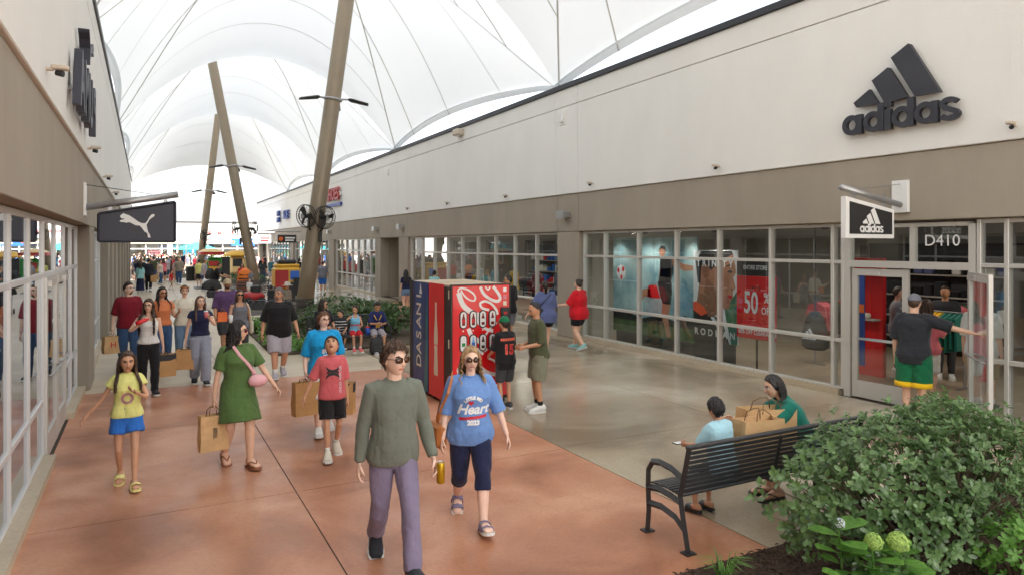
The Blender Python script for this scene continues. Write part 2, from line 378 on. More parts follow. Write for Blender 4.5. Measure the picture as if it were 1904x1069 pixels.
# ------------------------------------------------------------------ left building
LB = empty('store_building', (-1.05, 40, 0), 'cream and tan store building with white window frames and hanging dark cat sign', 'building')
lp = [-6, 14.35, 15.5, 27, 28.2, 40, 41.2, 53]
for i in range(len(lp)-1):
    y0, y1 = lp[i]+.008, lp[i+1]-.008
    part('wall_panel', 'stucco_tan', LB, lambda b: b.bbox(-1.4, -.86, y0, y1, 2.9, 3.975, .008))
    part('wall_panel', 'stucco_white', LB, lambda b: b.bbox(-1.4, -.82, y0, y1, 3.985, 6.42, .01))
    part('wall_panel', 'stucco_white', LB, lambda b: b.bbox(-1.4, -.82, y0, y1, 6.436, 6.85, .01))
    part('coping', 'coping', LB, lambda b: b.bbox(-1.5, -.78, y0-.006, y1+.006, 6.85, 6.97, .008))
part('backing_wall', 'stucco_tan', LB, lambda b: b.box(-1.35, -.9, -6, 53, 2.95, 6.85))
for y0, y1 in ((14.35, 15.5), (21.2, 21.9), (24, 24.7), (27, 28.2), (31.5, 32.2), (35.5, 36.2), (40, 41.2), (46, 47), (52, 53)):
    part('column', 'stucco_tan', LB, lambda b: b.bbox(-1.4, -.86, y0+.01, y1-.01, 0, 2.9, .015))
for y0, y1 in ((-2, 9.8), (12.1, 14.35), (15.5, 21.2)):
    part('curb', 'tan_concrete', LB, lambda b: b.box(-1.2, -.93, y0, y1-.01, -.02, .09))
ZL = [.09, .72, 2.2, 2.86]
sl_ = dict(frame='alu_white', pane='glass_left', dep=.05)
sf('storefront_window', LB, -1.08, 1, [-1.7+i*1.15 for i in range(11)]+[10.98, 12.15, 13.25, 14.3], ZL, sill=(-1.15, -1.0, -1.7, 9.7, .07, .087), bar_skip={(10, 0), (10, 1), (11, 0), (11, 1)}, **sl_)
sf('storefront_window', LB, -1.08, 1, [15.55+i*1.13 for i in range(6)], ZL, sill=(-1.15, -1.0, 15.6, 21.1, .07, .087), **sl_)
for y0, y1 in ((21.9, 24), (24.7, 27), (28.2, 31.5), (32.2, 35.5), (36.2, 40), (41.2, 46), (47, 52)):
    sf('storefront_window', LB, -1.08, 1, [y0+(y1-y0)*i/2 for i in range(3)], ZL, sill=(-1.15, -1.0, y0, y1, .07, .087), **sl_)
MATS['glass_save'] = MATS['glass']
for y, a in ((9.83, 90), (12.12, -90)):
    lf = leaf('door_leaf', -1.05, y, radians(a), 1.11, LB)
room(LB, -8, -1.15, -6, 14.8); room(LB, -8, -1.15, 15.1, 52.8)
part('roof', 'coping', LB, lambda b: b.box(-9, -1.3, -6, 53, 6.3, 6.5)); part('end_wall', 'stucco_white', LB, lambda b: (b.box(-9, -1.3, 52.8, 53, 0, 6.8), b.box(-9, -8.8, -6, 53, 0, 6.4)))
# ------------------------------------------------------------------ end building across the plaza
EB = empty('plaza_store', (8, 96, 0), 'white store building facing the walkway with red capital lettering on its wall', 'building')
part('wall', 'stucco_white', EB, lambda b: b.box(-14, 46, 96, 97, 2.95, 5.4)); part('coping', 'coping', EB, lambda b: b.box(-14.1, 46.1, 95.9, 97.1, 5.4, 5.55))
part('wall_band', 'stucco_tan', EB, lambda b: b.box(-14, 46, 95.97, 96.9, 2.75, 3.4)); part('room_wall', 'room_wall', EB, lambda b: (b.box(-14, 46, 103, 103.2, 0, 3), b.box(-14, 46, 97, 103, 2.95, 3.1)))
for x in (-14, -6, 2.4, 11.5, 20, 30, 45): part('column', 'stucco_white', EB, lambda b: b.box(x, x+.6, 95.96, 96.6, 0, 2.75))
part('lettering', 'print_red', EB, lambda b: text_on(b, 'PERFUMANIA', .62, lambda u, v, w: (8.25+u, 95.95-w, 4.12+v), bold=.004, thick=.02))
xs = [-14+i*1.75 for i in range(35)]
for i, x in enumerate(xs):
    part('mullion', 'white_paint', EB, lambda b: b.box(x, x+.12, 96.2, 96.35, 0, 2.75))
    if i < 34: part('pane', 'glass', EB, lambda b: b.box(x+.12, xs[i+1], 96.26, 96.27, .1, 2.7)); part('rail', 'white_paint', EB, lambda b: b.box(x+.12, xs[i+1], 96.22, 96.33, 2.1, 2.2))
mat('aqua', (.02, .35, .55), .5); mat('navy_p', (.03, .05, .16), .5); mat('pink_p', (.6, .2, .25), .5)
for x, w_, z0, z1, m in ((.3, 1.4, .3, 1.9, 'pink_p'), (4.2, 1.5, 1.0, 2.7, 'aqua'), (6.2, 1.6, 2.1, 2.7, 'navy_p'), (1.5, 2, 2.1, 2.7, 'navy_p'), (12, 2.6, 2.0, 2.7, 'navy_p'), (15, 3, 2.0, 2.7, 'navy_p'), (19, 2, .8, 2.0, 'aqua')):
    part('display_panel', m, EB, lambda b: b.box(x, x+w_, 96.7, 96.74, z0, z1))
# side building left of the plaza
SB = empty('corner_store', (-3, 64, 0), 'pale corner building past the end of the walkway with a small hanging banner', 'building')
part('wall', 'stucco_white', SB, lambda b: b.box(-12, -2.2, 62, 92, 0, 5.6)); part('coping', 'coping', SB, lambda b: b.box(-12.1, -2.1, 61.9, 92.1, 5.6, 5.75))
for y in range(64, 92, 4): part('pier', 'stucco_white', SB, lambda b: b.box(-2.21, -1.9, y, y+.9, 0, 5.2))
part('banner', 'white_paint', SB, lambda b: b.box(-2.0, -.6, 61.5, 61.6, 4.6, 6.4)); part('banner_text', 'print_black', SB, lambda b: (text_on(b, 'FT.A', .5, lambda u, v, w: (-1.35+u, 61.49-w, 5.6+v), bold=.02, thick=.003),))
# ------------------------------------------------------------------ tensile canopy
m = bpy.data.materials.new('membrane'); m.use_nodes = True; t = m.node_tree; t.nodes.remove(t.nodes['Principled BSDF'])
df = t.nodes.new('ShaderNodeBsdfDiffuse'); df.inputs[0].default_value = (.82, .85, .87, 1); tl = t.nodes.new('ShaderNodeBsdfTranslucent'); tl.inputs[0].default_value = (.85, .89, .91, 1)
mx = t.nodes.new('ShaderNodeMixShader'); mx.inputs[0].default_value = .19; t.links.new(df.outputs[0], mx.inputs[1]); t.links.new(tl.outputs[0], mx.inputs[2]); t.links.new(mx.outputs[0], t.nodes['Material Output'].inputs[0]); MATS['membrane'] = m
m2 = m.copy(); m2.name = 'membrane_seam'; MATS['membrane_seam'] = m2
for n in m2.node_tree.nodes:
    if n.type == 'BSDF_DIFFUSE': n.inputs[0].default_value = (.5, .49, .46, 1)
    if n.type == 'BSDF_TRANSLUCENT': n.inputs[0].default_value = (.66, .64, .6, 1)
    if n.type == 'MIX_SHADER': n.inputs[0].default_value = .3
m3 = m.copy(); m3.name = 'membrane_hem'; MATS['membrane_hem'] = m3
for n in m3.node_tree.nodes:
    if n.type == 'MIX_SHADER': n.inputs[0].default_value = .45
    if n.type == 'BSDF_DIFFUSE': n.inputs[0].default_value = (.86, .86, .85, 1)
YV = [-12.5, 2.2, 17.4, 32.4, 47.4, 61.0]
def cz(s, p, k):
    q = sin(pi*p)**.75
    if k == len(YV)-2 and p > .5: q = max(q, 0)
    crown = 10.9+2.6*q; edge = 7.12+.48*q
    if k == len(YV)-2 and p > .5: e = (p-.5)*2; crown -= 1.9*e*e
    a = abs(s)
    return edge+(crown-edge)*(1-a**2.1)
def cpt(s, p, k, off=0):
    q = sin(pi*p)
    half = 6.0-.35*q
    return (4.78+s*half, YV[k]+(YV[k+1]-YV[k])*p, cz(s, p, k)-off)
CAN = empty('canopy', (4.8, 25, 0), 'white tensile fabric canopy stretched over the walkway between the two store buildings', 'canopy')
for k in range(len(YV)-1):
    NS, NP = 40, 40; b = MB(); vs = []; fs = []
    for i in range(NP+1):
        for j in range(NS+1): vs.append(cpt(-1+2*j/NS, i/NP, k))
    for i in range(NP):
        for j in range(NS): fs.append((i*(NS+1)+j, i*(NS+1)+j+1, (i+1)*(NS+1)+j+1, (i+1)*(NS+1)+j))
    b.add(vs, fs); bay = b.build('membrane_bay', 'membrane', CAN, True)
    def band(b_, pts, w_):      # flat strip of doubled fabric welded under the membrane
        P = [Vector(p) for p in pts]; n = len(P); vs = []
        for i, p in enumerate(P):
            d = P[min(i+1, n-1)]-P[max(i-1, 0)]; a = d.cross(Vector((0, 0, 1)))
            a = a.normalized() if a.length > 1e-4 else Vector((1, 0, 0)); vs += [p-a*w_-Vector((0, 0, .01)), p+a*w_-Vector((0, 0, .01))]
        b_.add(vs, [(2*i, 2*i+1, 2*i+3, 2*i+2) for i in range(n-1)])
    for s in (-1, 1): part('edge_hem', 'membrane_hem', bay, lambda q: band(q, [cpt(s*.985, i/24, k) for i in range(25)], .11))
    def sd(p): return .18+.82*abs(1-2*p)**.9
    for s in (-1, 1):
        part('seam', 'membrane_seam', bay, lambda q: band(q, [cpt(s*sd(.5*i/24), .5*i/24, k) for i in range(25)], .035))
        part('seam', 'membrane_seam', bay, lambda q: band(q, [cpt(s*sd(1-.5*i/24), 1-.5*i/24, k) for i in range(25)], .035))
        for p0 in (.3, .5, .7):
            part('seam', 'membrane_seam', bay, lambda q: band(q, [cpt(s*(sd(p0)+(1-sd(p0))*i/12), p0+(.0 if p0 == .5 else (p0-.5)*.45*i/12), k) for i in range(13)], .028))
    for p0 in (.1, .2, .31, .43, .57, .69, .8, .9):
        w_ = sd(p0)
        part('seam', 'membrane_seam', bay, lambda q: band(q, [cpt(-w_+2*w_*i/24, p0, k) for i in range(25)], .028))
# rigging plates where the valleys are tied down to the parapets
for k in range(1, len(YV)):
    for s in (-1, 1):
        x, y, z = cpt(s, 0, k) if k < len(YV)-1 else cpt(s, 1, k-1)
        part('tie_plate', 'grey_metal', CAN, lambda b: (b.box(x-.12, x+.12, y-.1, y+.1, 6.85, z+.02),))
# ------------------------------------------------------------------ leaning masts with fans and lights
def mast(base, top, r0, r1, fz, lz, label, fans):
    M = empty('canopy_mast', (base[0], base[1], 0), label, 'mast', 'leaning canopy masts')
    B, T = Vector(base), Vector(top)
    part('pole', 'steel_taupe', M, lambda b: b.tube([B.lerp(T, i/8) for i in range(9)], [r0+(r1-r0)*i/8 for i in range(9)], 24), True)
    part('base_plate', 'steel_taupe', M, lambda b: b.lathe([(r0*1.9, 0), (r0*1.9, .04), (r0*1.1, .05), (r0*1.05, .3)], (B.x, B.y, 0), 20))
    d = (T-B).normalized()
    def at(z): return B+(T-B)*(z/T.z)
    # light bar
    p = at(lz); lb = part('light_collar', 'grey_metal', M, lambda b: b.ring(p, r0*1.02, .05, d, 24, 8))
    for ax in ((-1, -.35), (1, -.35), (.3, .9)):
        v = Vector((ax[0], ax[1], .02)).normalized(); e = p+v*(r0+.25)
        part('light_arm', 'grey_metal', lb, lambda b: b.tube([p+v*r0*.9, e], .035, 8))
        part('light_head', 'black_metal', lb, lambda b: (b.tube([e, e+v*.1-Vector((0, 0, .03)), e+v*.7-Vector((0, 0, .18))], [(.06, .04), (.2, .07), (.18, .05)], 8),))
    for fx, fy, dz in fans:
        n = Vector((fx, fy, -.12)).normalized(); c = at(fz+dz)+Vector((fx, fy, 0)).normalized()*(r0+.28)
        fan = part('fan_cage', 'black_metal', M, lambda b: fan_cage(b, c, n, .40))
        part('fan_blades', 'dark_bronze', fan, lambda b: blades(b, c, n, .36))
        part('fan_motor', 'black_metal', fan, lambda b: b.tube([c-n*.02, c-n*.28], [.07, .085], 12))
        part('fan_hub', 'grey_metal', fan, lambda b: b.tube([c+n*.095, c+n*.11], .05, 14))
        part('fan_bracket', 'black_metal', fan, lambda b: (b.tube([c-n*.2, c-n*.2-Vector((0, 0, .45)), at(fz+dz-.65)], .028, 8), b.bbox(c.x-n.x*.34-.06, c.x-n.x*.34+.06, c.y-n.y*.34-.06, c.y-n.y*.34+.06, fz+dz-.85, fz+dz-.5, .02)))
    return M
def fan_cage(b, c, n, R):
    A = n.orthogonal().normalized(); B_ = n.cross(A)
    for o, rr in ((.09, R*.55), (.1, R*.25), (.0, R), (-.12, R*.97)): b.ring(c+n*o, rr, .009 if rr < R*.9 else .014, n, 28, 5)
    for i in range(30):
        t_ = 2*pi*i/30; d = A*cos(t_)+B_*sin(t_)
        b.tube([c+n*.1+d*.04, c+n*.09+d*R*.55, c+d*R, c-n*.12+d*R*.97], .0045, 4)
        if i % 2: b.tube([c-n*.14+d*.08, c-n*.12+d*R*.97], .004, 4)
def blades(b, c, n, R):
    A = n.orthogonal().normalized(); B_ = n.cross(A)
    for i in range(3):
        for sgn in (0,):
            pts = []
            for u, wd in ((.12, .05), (.4, .14), (.75, .19), (.97, .13)):
                for s in (-1, 1):
                    t_ = 2*pi*i/3+.5+s*wd/max(u, .3)*1.3; d = A*cos(t_)+B_*sin(t_); pts.append(c+d*R*u+n*(.035*s-.02))
            b.add(pts+[p-n*.006 for p in pts], [(0, 1, 3, 2), (2, 3, 5, 4), (4, 5, 7, 6), (8, 10, 11, 9), (10, 12, 13, 11), (12, 14, 15, 13), (6, 7, 15, 14), (0, 2, 10, 8), (2, 4, 12, 10), (4, 6, 14, 12), (1, 9, 11, 3), (3, 11, 13, 5), (5, 13, 15, 7)])
def zc(x, y):
    for k in range(len(YV)-1):
        if YV[k] <= y <= YV[k+1]:
            p = (y-YV[k])/(YV[k+1]-YV[k]); q = sin(pi*p); return cz((x-4.78)/(6.0-.35*q), p, k)
mast((4.95, 25.3, 0), (6.55, 24.5, zc(6.55, 24.5)+.05), .29, .27, 3.55, 7.75, 'thick taupe mast rising from the leafy planter, with two cage fans', [(-.75, -.55, .02), (.35, -.9, -.02)])
mast((5.45, 40.4, 0), (3.15, 41.2, zc(3.15, 41.2)+.05), .27, .25, 3.45, 6.9, 'taupe mast tilted to the left behind the kiddie rides', [(-.9, .2, 0), (.9, -.35, 0)])
mast((3.45, 56, 0), (4.9, 55.5, zc(4.9, 55.5)+.05), .27, .23, 3.3, 6.6, 'farthest taupe mast standing by the round food stand', [(.2, -.95, 0)])
# ------------------------------------------------------------------ wall logo, signs
def glyph_ring(b, f, cx, cy, ro, ri, t):
    n = 28; o = [(cx+ro*cos(2*pi*i/n), cy+ro*sin(2*pi*i/n)) for i in range(n)]; q = [(cx+ri*cos(2*pi*i/n), cy+ri*sin(2*pi*i/n)) for i in range(n)]
    vs = [f(x, y, t) for x, y in o]+[f(x, y, t) for x, y in q]+[f(x, y, 0) for x, y in o]+[f(x, y, 0) for x, y in q]; fs = []
    for i in range(n):
        j = (i+1) % n; fs += [(i, j, n+j, n+i), (i, 2*n+i, 2*n+j, j), (n+i, n+j, 3*n+j, 3*n+i), (2*n+i, 3*n+i, 3*n+j, 2*n+j)]
    b.add(vs, fs)
def quad_pr(b, f, poly, t):
    n = len(poly); b.add([f(x, y, t) for x, y in poly]+[f(x, y, 0) for x, y in poly], [tuple(range(n)), tuple(range(n, 2*n))[::-1]]+[(i, (i+1) % n, n+(i+1) % n, n+i) for i in range(n)])
def three_stripes(put, f, t):
    # unit logo: width 1.89, letters from 0 to 1.89, baseline 0
    for poly in ([(.21, .52), (.49, .69), (.64, .44), (.26, .44)], [(.53, .82), (.80, .97), (.82, .96), (1.12, .45), (.86, .43), (.86, .36), (.74, .36), (.74, .44)], [(.85, 1.11), (1.13, 1.26), (1.15, 1.25), (1.62, .43), (1.23, .44)]):
        put('stripe', lambda b: quad_pr(b, f, poly, t))
    h = .165; r = .085
    def ring(cx): return lambda b: (glyph_ring(b, f, cx, h, h, r, t))
    for cx, top in ((.165, .32), (.545, .44), (1.025, .44), (1.385, .32)):
        def g(b, cx=cx, top=top):
            glyph_ring(b, f, cx, h, h, r, t); quad_pr(b, f, [(cx+.085, 0), (cx+.19, 0), (cx+.19, top), (cx+.085, top)], t*1.02)
        put('letter', g)
    put('letter', lambda b: quad_pr(b, f, [(.745, 0), (.85, 0), (.85, .32), (.745, .32)], t))
    S = arc(1.735, .245, .1, .055, 10, 190, 8)+[(1.66, .2)]+[(1.72, .165), (1.78, .14)]+arc(1.735, .085, .11, .055, 30, -170, 10)
    put('letter', lambda b: stroke(b, S, .075, f, t))
WL = empty('wall_logo', (10.38, 6.7, 4.36), 'large dark three-stripe logo with lowercase lettering mounted on the cream wall', 'sign')
mat('logo_black', (.035, .035, .045), .38, .2, var=.2, vscale=3)
three_stripes(lambda n, fn: part(n, 'logo_black', WL, fn), lambda u, v, w: (10.32-w, 7.64-u, 4.36+v), .07)
for y, z in ((7.3, 4.6), (6.7, 4.95), (6.3, 5.1), (5.95, 4.45)): part('stand_off', 'grey_metal', WL, lambda b: b.tube([(10.33, y, z), (10.39, y, z)], .02, 8))
# hanging blade sign by the entrance
HS = empty('hanging_sign', (10.38, 6.7, 3.3), 'black blade sign with white border and three white stripes above the entrance', 'sign')
part('mount_plate', 'white_paint', HS, lambda b: b.bbox(10.35, 10.415, 6.58, 6.84, 3.06, 3.56, .006))
part('pipe', 'grey_metal', HS, lambda b: b.tube([(10.36, 6.7, 3.18), (8.97, 6.7, 3.40)], .045, 14), True)
part('stay_wire', 'grey_metal', HS, lambda b: b.tube([(10.36, 6.7, 3.5), (9.3, 6.7, 3.38)], .006, 6))
for x in (9.25, 9.95): part('hanger', 'grey_metal', HS, lambda b: b.box(x-.03, x+.03, 6.69, 6.71, 3.05, 3.33))
so = [(9.02, 2.66), (10.14, 2.66), (10.14, 3.10), (9.02, 3.27)]; si = [(9.10, 2.72), (10.09, 2.72), (10.09, 3.05), (9.10, 3.20)]
pan = part('sign_panel', 'print_white', HS, lambda b: b.prism(so, lambda u, v: (u, 6.66, v), (0, .08, 0)))
part('sign_face', 'print_black', pan, lambda b: b.prism(si, lambda u, v: (u, 6.655, v), (0, .004, 0)))
three_stripes(lambda n, fn: part(n, 'print_white', pan, fn), lambda u, v, w: (9.33+u*.29, 6.6545-w, 2.745+v*.295), .003)
# cat sign of the left store
CATP = [(-.37,2.95),(-.34,2.965),(-.30,2.975),(-.30,2.985),(-.34,2.99),(-.36,3.02),(-.35,3.04),(-.33,3.06),(-.31,3.075),(-.295,3.065),(-.23,3.04),(-.16,2.99),(-.1,2.94),(-.05,2.915),(0,2.915),(.035,2.96),(.06,3.02),(.09,3.06),(.12,3.07),(.14,3.06),(.13,3.03),(.09,3.0),(.06,2.97),(.04,2.93),(.02,2.89),(.03,2.83),(.045,2.77),(.065,2.74),(.08,2.68),(.04,2.68),(.03,2.75),(-.01,2.78),(-.05,2.84),(-.08,2.875),(-.14,2.88),(-.19,2.91),(-.23,2.93),(-.27,2.92),(-.32,2.93),(-.35,2.93)]
PS = empty('hanging_sign', (-.85, 12.95, 3.2), 'dark navy blade sign with a leaping white cat hanging from a pipe', 'sign')
part('mount_plate', 'white_paint', PS, lambda b: b.bbox(-.87, -.83, 12.82, 13.08, 3.02, 3.55, .006))
part('pipe', 'grey_metal', PS, lambda b: b.tube([(-.84, 12.95, 3.16), (.49, 12.95, 3.41)], .055, 14), True)
part('stay_wire', 'black_metal', PS, lambda b: b.tube([(-.84, 12.95, 3.52), (.1, 12.95, 3.4)], .006, 6))
for x, z in ((-.5, 3.1), (.3, 3.24)): part('hanger', 'grey_metal', PS, lambda b: b.box(x-.03, x+.03, 12.93, 12.97, z-.04, z+.14))
po = [(-.66, 2.62), (.44, 2.62), (.44, 3.28), (-.66, 3.06)]
ppn = part('sign_panel', 'navy_sign', PS, lambda b: b.prism(po, lambda u, v: (u, 12.9, v), (0, .1, 0)))
for k in range(4):
    a, c = po[k], po[(k+1) % 4]
    part('sign_frame', 'navy_sign', ppn, lambda b: b.tube([(a[0], 12.9, a[1]), (c[0], 12.9, c[1])], .022, 4))
part('cat_logo', 'print_white', ppn, lambda b: b.prism(CATP[::-1], lambda u, v: (u, 12.893, v), (0, .006, 0)))
# raised letters and cat of the left wall, seen edge on
PL = empty('wall_logo', (-.8, 11, 4.1), 'dark navy raised letters with a leaping cat above, seen edge-on along the wall', 'sign')
vs, fs = [], []
for i, ch in enumerate('PUMA'):
    part('letter', 'navy_sign', PL, lambda b: text_on(b, ch, .98, lambda u, v, w: (-.72+w, 12.35-i*.78-u+.0, 4.55+v), bold=.025, thick=.045, sx=.95))
part('cat_logo', 'navy_sign', PL, lambda b: b.prism(CATP, lambda u, v: (-.79, 11.1-u*1.9, 5.0+(v-2.68)*1.15), (.13, 0, 0)))
for y in (9.9, 11, 12.2): part('stand_off', 'grey_metal', PL, lambda b: b.tube([(-.83, y, 4.45), (-.7, y, 4.45)], .03, 8))
# far wall letters
FL = empty('wall_lettering', (10.38, 43.4, 5.4), 'red and white shoe store letters with a blue underline on the cream wall', 'sign')
mat('letter_pink', (.42, .06, .06), .5); mat('blue_p', (.03, .07, .3), .5); mat('orange_p', (.8, .16, .03), .5)
part('letters', 'letter_pink', FL, lambda b: text_on(b, 'M SHOES', 1.05, lambda u, v, w: (10.2-w, 43.35-u, 5.65+v), bold=.02, thick=.06, sx=.95)); FL.children[0]['kind'] = 'stuff'
part('raceway', 'white_paint', FL, lambda b: b.box(10.26, 10.36, 41.4, 45.4, 5.55, 5.75))
part('underline_bar', 'blue_p', FL, lambda b: b.bbox(10.24, 10.36, 41.2, 45.6, 4.96, 5.14, .01)); part('corner_panel', 'orange_p', FL, lambda b: b.bbox(10.1, 10.36, 46.3, 47.6, 4.8, 6.1, .01))
F2 = empty('wall_lettering', (10.38, 60.5, 5.0), 'dark blue stacked letters on the far end of the cream wall', 'sign')
part('letters', 'blue_p', F2, lambda b: (text_on(b, 'PIPE', .6, lambda u, v, w: (10.2-w, 62.6-u, 5.3+v), bold=.02, thick=.08), text_on(b, 'BLUE', .95, lambda u, v, w: (10.2-w, 58.9-u, 5.05+v), bold=.02, thick=.08), text_on(b, 'PIPE', .6, lambda u, v, w: (10.2-w, 62.6-u, 4.75+v), bold=.02, thick=.08))); F2.children[0]['kind'] = 'stuff'
def blade(y, x0, x1, z0, z1, m, label, txt, tm, dot=None):
    e = empty('blade_sign', (10.4, y, z1), label, 'sign')
    part('pipe', 'grey_metal', e, lambda b: b.tube([(10.42, y, z1+.25), (x0-.1, y, z1+.25)], .05, 8)); p = part('sign_panel', m, e, lambda b: b.box(x0, x1, y-.04, y+.04, z0, z1))
    for r_, (za, zb) in enumerate(((.52, .72), (.22, .42))): part('lettering_line', tm, p, lambda b: b.box(x0+(x1-x0)*.4, x0+(x1-x0)*(.92-.06*r_), y-.046, y-.04, z0+(z1-z0)*za, z0+(z1-z0)*zb))
    for x in (x0+.1, x1-.1): part('hanger', 'grey_metal', e, lambda b: b.box(x-.02, x+.02, y-.02, y+.02, z1, z1+.24))
    if dot: part('emblem', dot, p, lambda b: b.lathe([(.0, 0), (.16, 0), (.16, .01), (0, .01)], (x0+.22, y-.055, (z0+z1)/2), 16, axis=1))
blade(54, 8.75, 10.1, 2.75, 3.35, 'print_black', 'black blade sign with an orange emblem on the far cream building', 'COFFEE', 'print_white', 'orange_p')
blade(66, 8.6, 10.1, 2.75, 3.5, 'white_paint', 'white and red blade sign farther along the cream building', 'SALE', 'print_red')
mat('blue_sign', (.03, .15, .6), .5)
blade(88, 9.0, 11.6, 2.5, 3.4, 'blue_sign', 'bright blue blade sign near the far end storefronts', 'BLUE', 'print_white', 'orange_p')
# ------------------------------------------------------------------ wall lamps, cameras, alarms
def wall_lamp(y, label):
    e = empty('wall_lamp', (10.42, y, 3.4), label, 'lamp', 'square wall lamps')
    part('lamp_box', 'grey_metal', e, lambda b: b.bbox(10.18, 10.43, y-.14, y+.14, 3.32, 3.50, .012)); part('lamp_arm', 'grey_metal', e, lambda b: b.box(10.16, 10.18, y-.2, y+.2, 3.30, 3.52))
    part('lens', 'white_paint', e, lambda b: b.box(10.22, 10.38, y-.1, y+.1, 3.312, 3.322))
for y, l in ((16.4, 'square grey wall lamp above the column beside the posters'), (30.4, 'square grey wall lamp on the near side of the dark alcove'), (34.3, 'square grey wall lamp on the far side of the dark alcove'), (44.3, 'square grey wall lamp beyond the alcove windows')): wall_lamp(y, l)
mat('cream_plastic', (.55, .47, .38), .5)
def camera_dome(x, y, z, s, i, label):
    e = empty('security_camera', (x, y, z), label, 'camera', 'small wall cameras')
    part('bracket', 'cream_plastic', e, lambda b: b.tube([(x, y, z), (x-s*.07, y, z)], .018, 8)); h = part('hood', 'cream_plastic', e, lambda b: b.bbox(min(x-s*.05, x-s*.2), max(x-s*.05, x-s*.2), y-.04, y+.04, z, z+.045, .012))
    part('lens', 'black_metal', h, lambda b: b.tube([(x-s*.09, y, z-.028), (x-s*.15, y-.02, z-.04)], [.026, .03], 10))
spots = ['above the doorway of the posters store', 'above the soccer poster window', 'over the first mannequin window', 'over the mannequin window centre', 'over the end of the mannequin windows', 'right of the big wall logo', 'high under the coping']
for i, (y, z) in enumerate(((10.56, 4.16), (15.08, 4.17), (19.9, 4.15), (24.8, 4.19), (29.4, 4.2), (5.1, 4.17))): camera_dome(10.39, y, z, 1, i, 'small tan security camera '+spots[i])
for i, (y, z) in enumerate(((7.76, 4.2), (12.98, 4.1), (17.56, 4.05), (22.0, 4.0))): camera_dome(-.83, y, z, -1, i, 'small tan security camera on the left wall, '+('before the cat letters', 'beneath the cat letters', 'past the cat letters', 'farthest past the cat letters')[i])
for y, z, l in ((16.58, 6.13, 'small white alarm box high on the wall above the lamp'), (32.4, 6.1, 'small white alarm box high above the dark alcove')):
    e = empty('alarm_box', (10.38, y, z), l, 'alarm'); part('plate', 'stucco_white', e, lambda b: b.bbox(10.36, 10.39, y-.16, y+.16, z-.2, z+.2, .005)); part('case', 'white_paint', e, lambda b: b.bbox(10.30, 10.362, y-.08, y+.08, z-.12, z+.12, .01))
e = empty('flood_light', (10.38, 23.7, 6.75), 'tan flood light fixed just under the dark coping', 'lamp'); part('case', 'cream_plastic', e, lambda b: b.bbox(10.1, 10.4, 23.4, 23.9, 6.62, 6.85, .04)); part('lens', 'white_paint', e, lambda b: b.box(10.14, 10.3, 23.46, 23.84, 6.612, 6.622))
# ------------------------------------------------------------------ vending machines
mat('coke_red', srgb(214, 22, 28), .3, coat=.3, var=.12, vscale=5); mat('coke_bright', srgb(222, 30, 30), .35); mat('vend_dark', (.03, .025, .022), .5); mat('cardboard', (.50, .40, .29), .85, var=.12, vscale=8)
mat('dasani_blue', srgb(38, 52, 120), .35, var=.5, vscale=2.2, col2=srgb(60, 90, 160), stretch=(1, 1, .4)); mat('dasani_teal', srgb(20, 110, 120), .35); mat('cream_print', (.72, .66, .52), .5); mat('silver_print', (.75, .73, .72), .4)
V1 = empty('vending_machine', (4.78, 10.55, 0), 'red cola vending machine with white script and bottle buttons', 'vending machine')
b1 = part('cabinet', 'vend_dark', V1, lambda b: b.bbox(4.25, 5.30, 10.14, 11.03, .06, 1.90, .01))
part('top_board', 'cardboard', V1, lambda b: b.box(4.26, 5.29, 10.16, 11.02, 1.90, 1.925))
for x in (4.33, 5.22):
    for y in (10.25, 10.95): part('foot', 'black_metal', V1, lambda b: b.box(x-.04, x+.04, y-.04, y+.04, 0, .06))
dr = part('door_front', 'coke_red', V1, lambda b: b.bbox(4.275, 5.285, 10.09, 10.14, .12, 1.915, .008))
part('door_frame', 'vend_dark', V1, lambda b: (b.box(4.25, 4.274, 10.085, 10.14, .1, 1.935), b.box(5.286, 5.305, 10.085, 10.14, .1, 1.935), b.box(4.274, 5.286, 10.087, 10.14, 1.916, 1.935), b.box(4.274, 5.286, 10.087, 10.14, .1, .119)))
K = lambda x, y: (4.275+(x-100)*.00178, 1.915-(y-150)*.00165)
F1 = lambda u, v, w: (u, 10.0895-w, v)
def sm(pts, n=4):      # Catmull-Rom smoothing
    out = []; P = [pts[0]]+list(pts)+[pts[-1]]
    for i in range(1, len(P)-2):
        for k in range(n):
            t_ = k/n; a, b_, c, d = P[i-1:i+3]
            out.append(tuple(.5*((2*b_[j])+(-a[j]+c[j])*t_+(2*a[j]-5*b_[j]+4*c[j]-d[j])*t_*t_+(-a[j]+3*b_[j]-3*c[j]+d[j])*t_**3) for j in range(len(b_))))
    return out+[tuple(pts[-1])]
scr = [([(195, 310), (165, 240), (155, 195), (180, 172), (240, 185), (300, 225), (322, 265), (310, 295), (265, 285), (215, 245), (180, 190)], .028), ([(160, 215), (185, 300), (225, 360), (290, 410)], .085),
       ([(372, 165), (400, 225), (455, 275), (535, 310), (572, 285), (550, 230), (500, 165)], .05), ([(420, 165), (450, 195), (470, 165)], .025),
       ([(545, 440), (530, 390), (480, 330), (420, 305), (375, 318), (372, 345), (400, 375), (460, 390)], .04), ([(345, 410), (350, 500), (420, 570), (500, 600)], .05),
       ([(255, 560), (290, 640), (370, 700), (430, 790)], .07), ([(250, 790), (270, 760), (330, 760), (400, 820)], .045), ([(245, 1120), (180, 1040), (152, 960), (172, 930), (225, 950), (262, 1010), (275, 1060)], .04),
       ([(330, 860), (380, 950), (460, 1010), (540, 1030)], .06), ([(420, 640), (480, 560), (540, 520)], .03), ([(450, 860), (520, 900), (560, 980), (540, 1060)], .035), ([(330, 1060), (420, 1120), (560, 1140)], .045)]
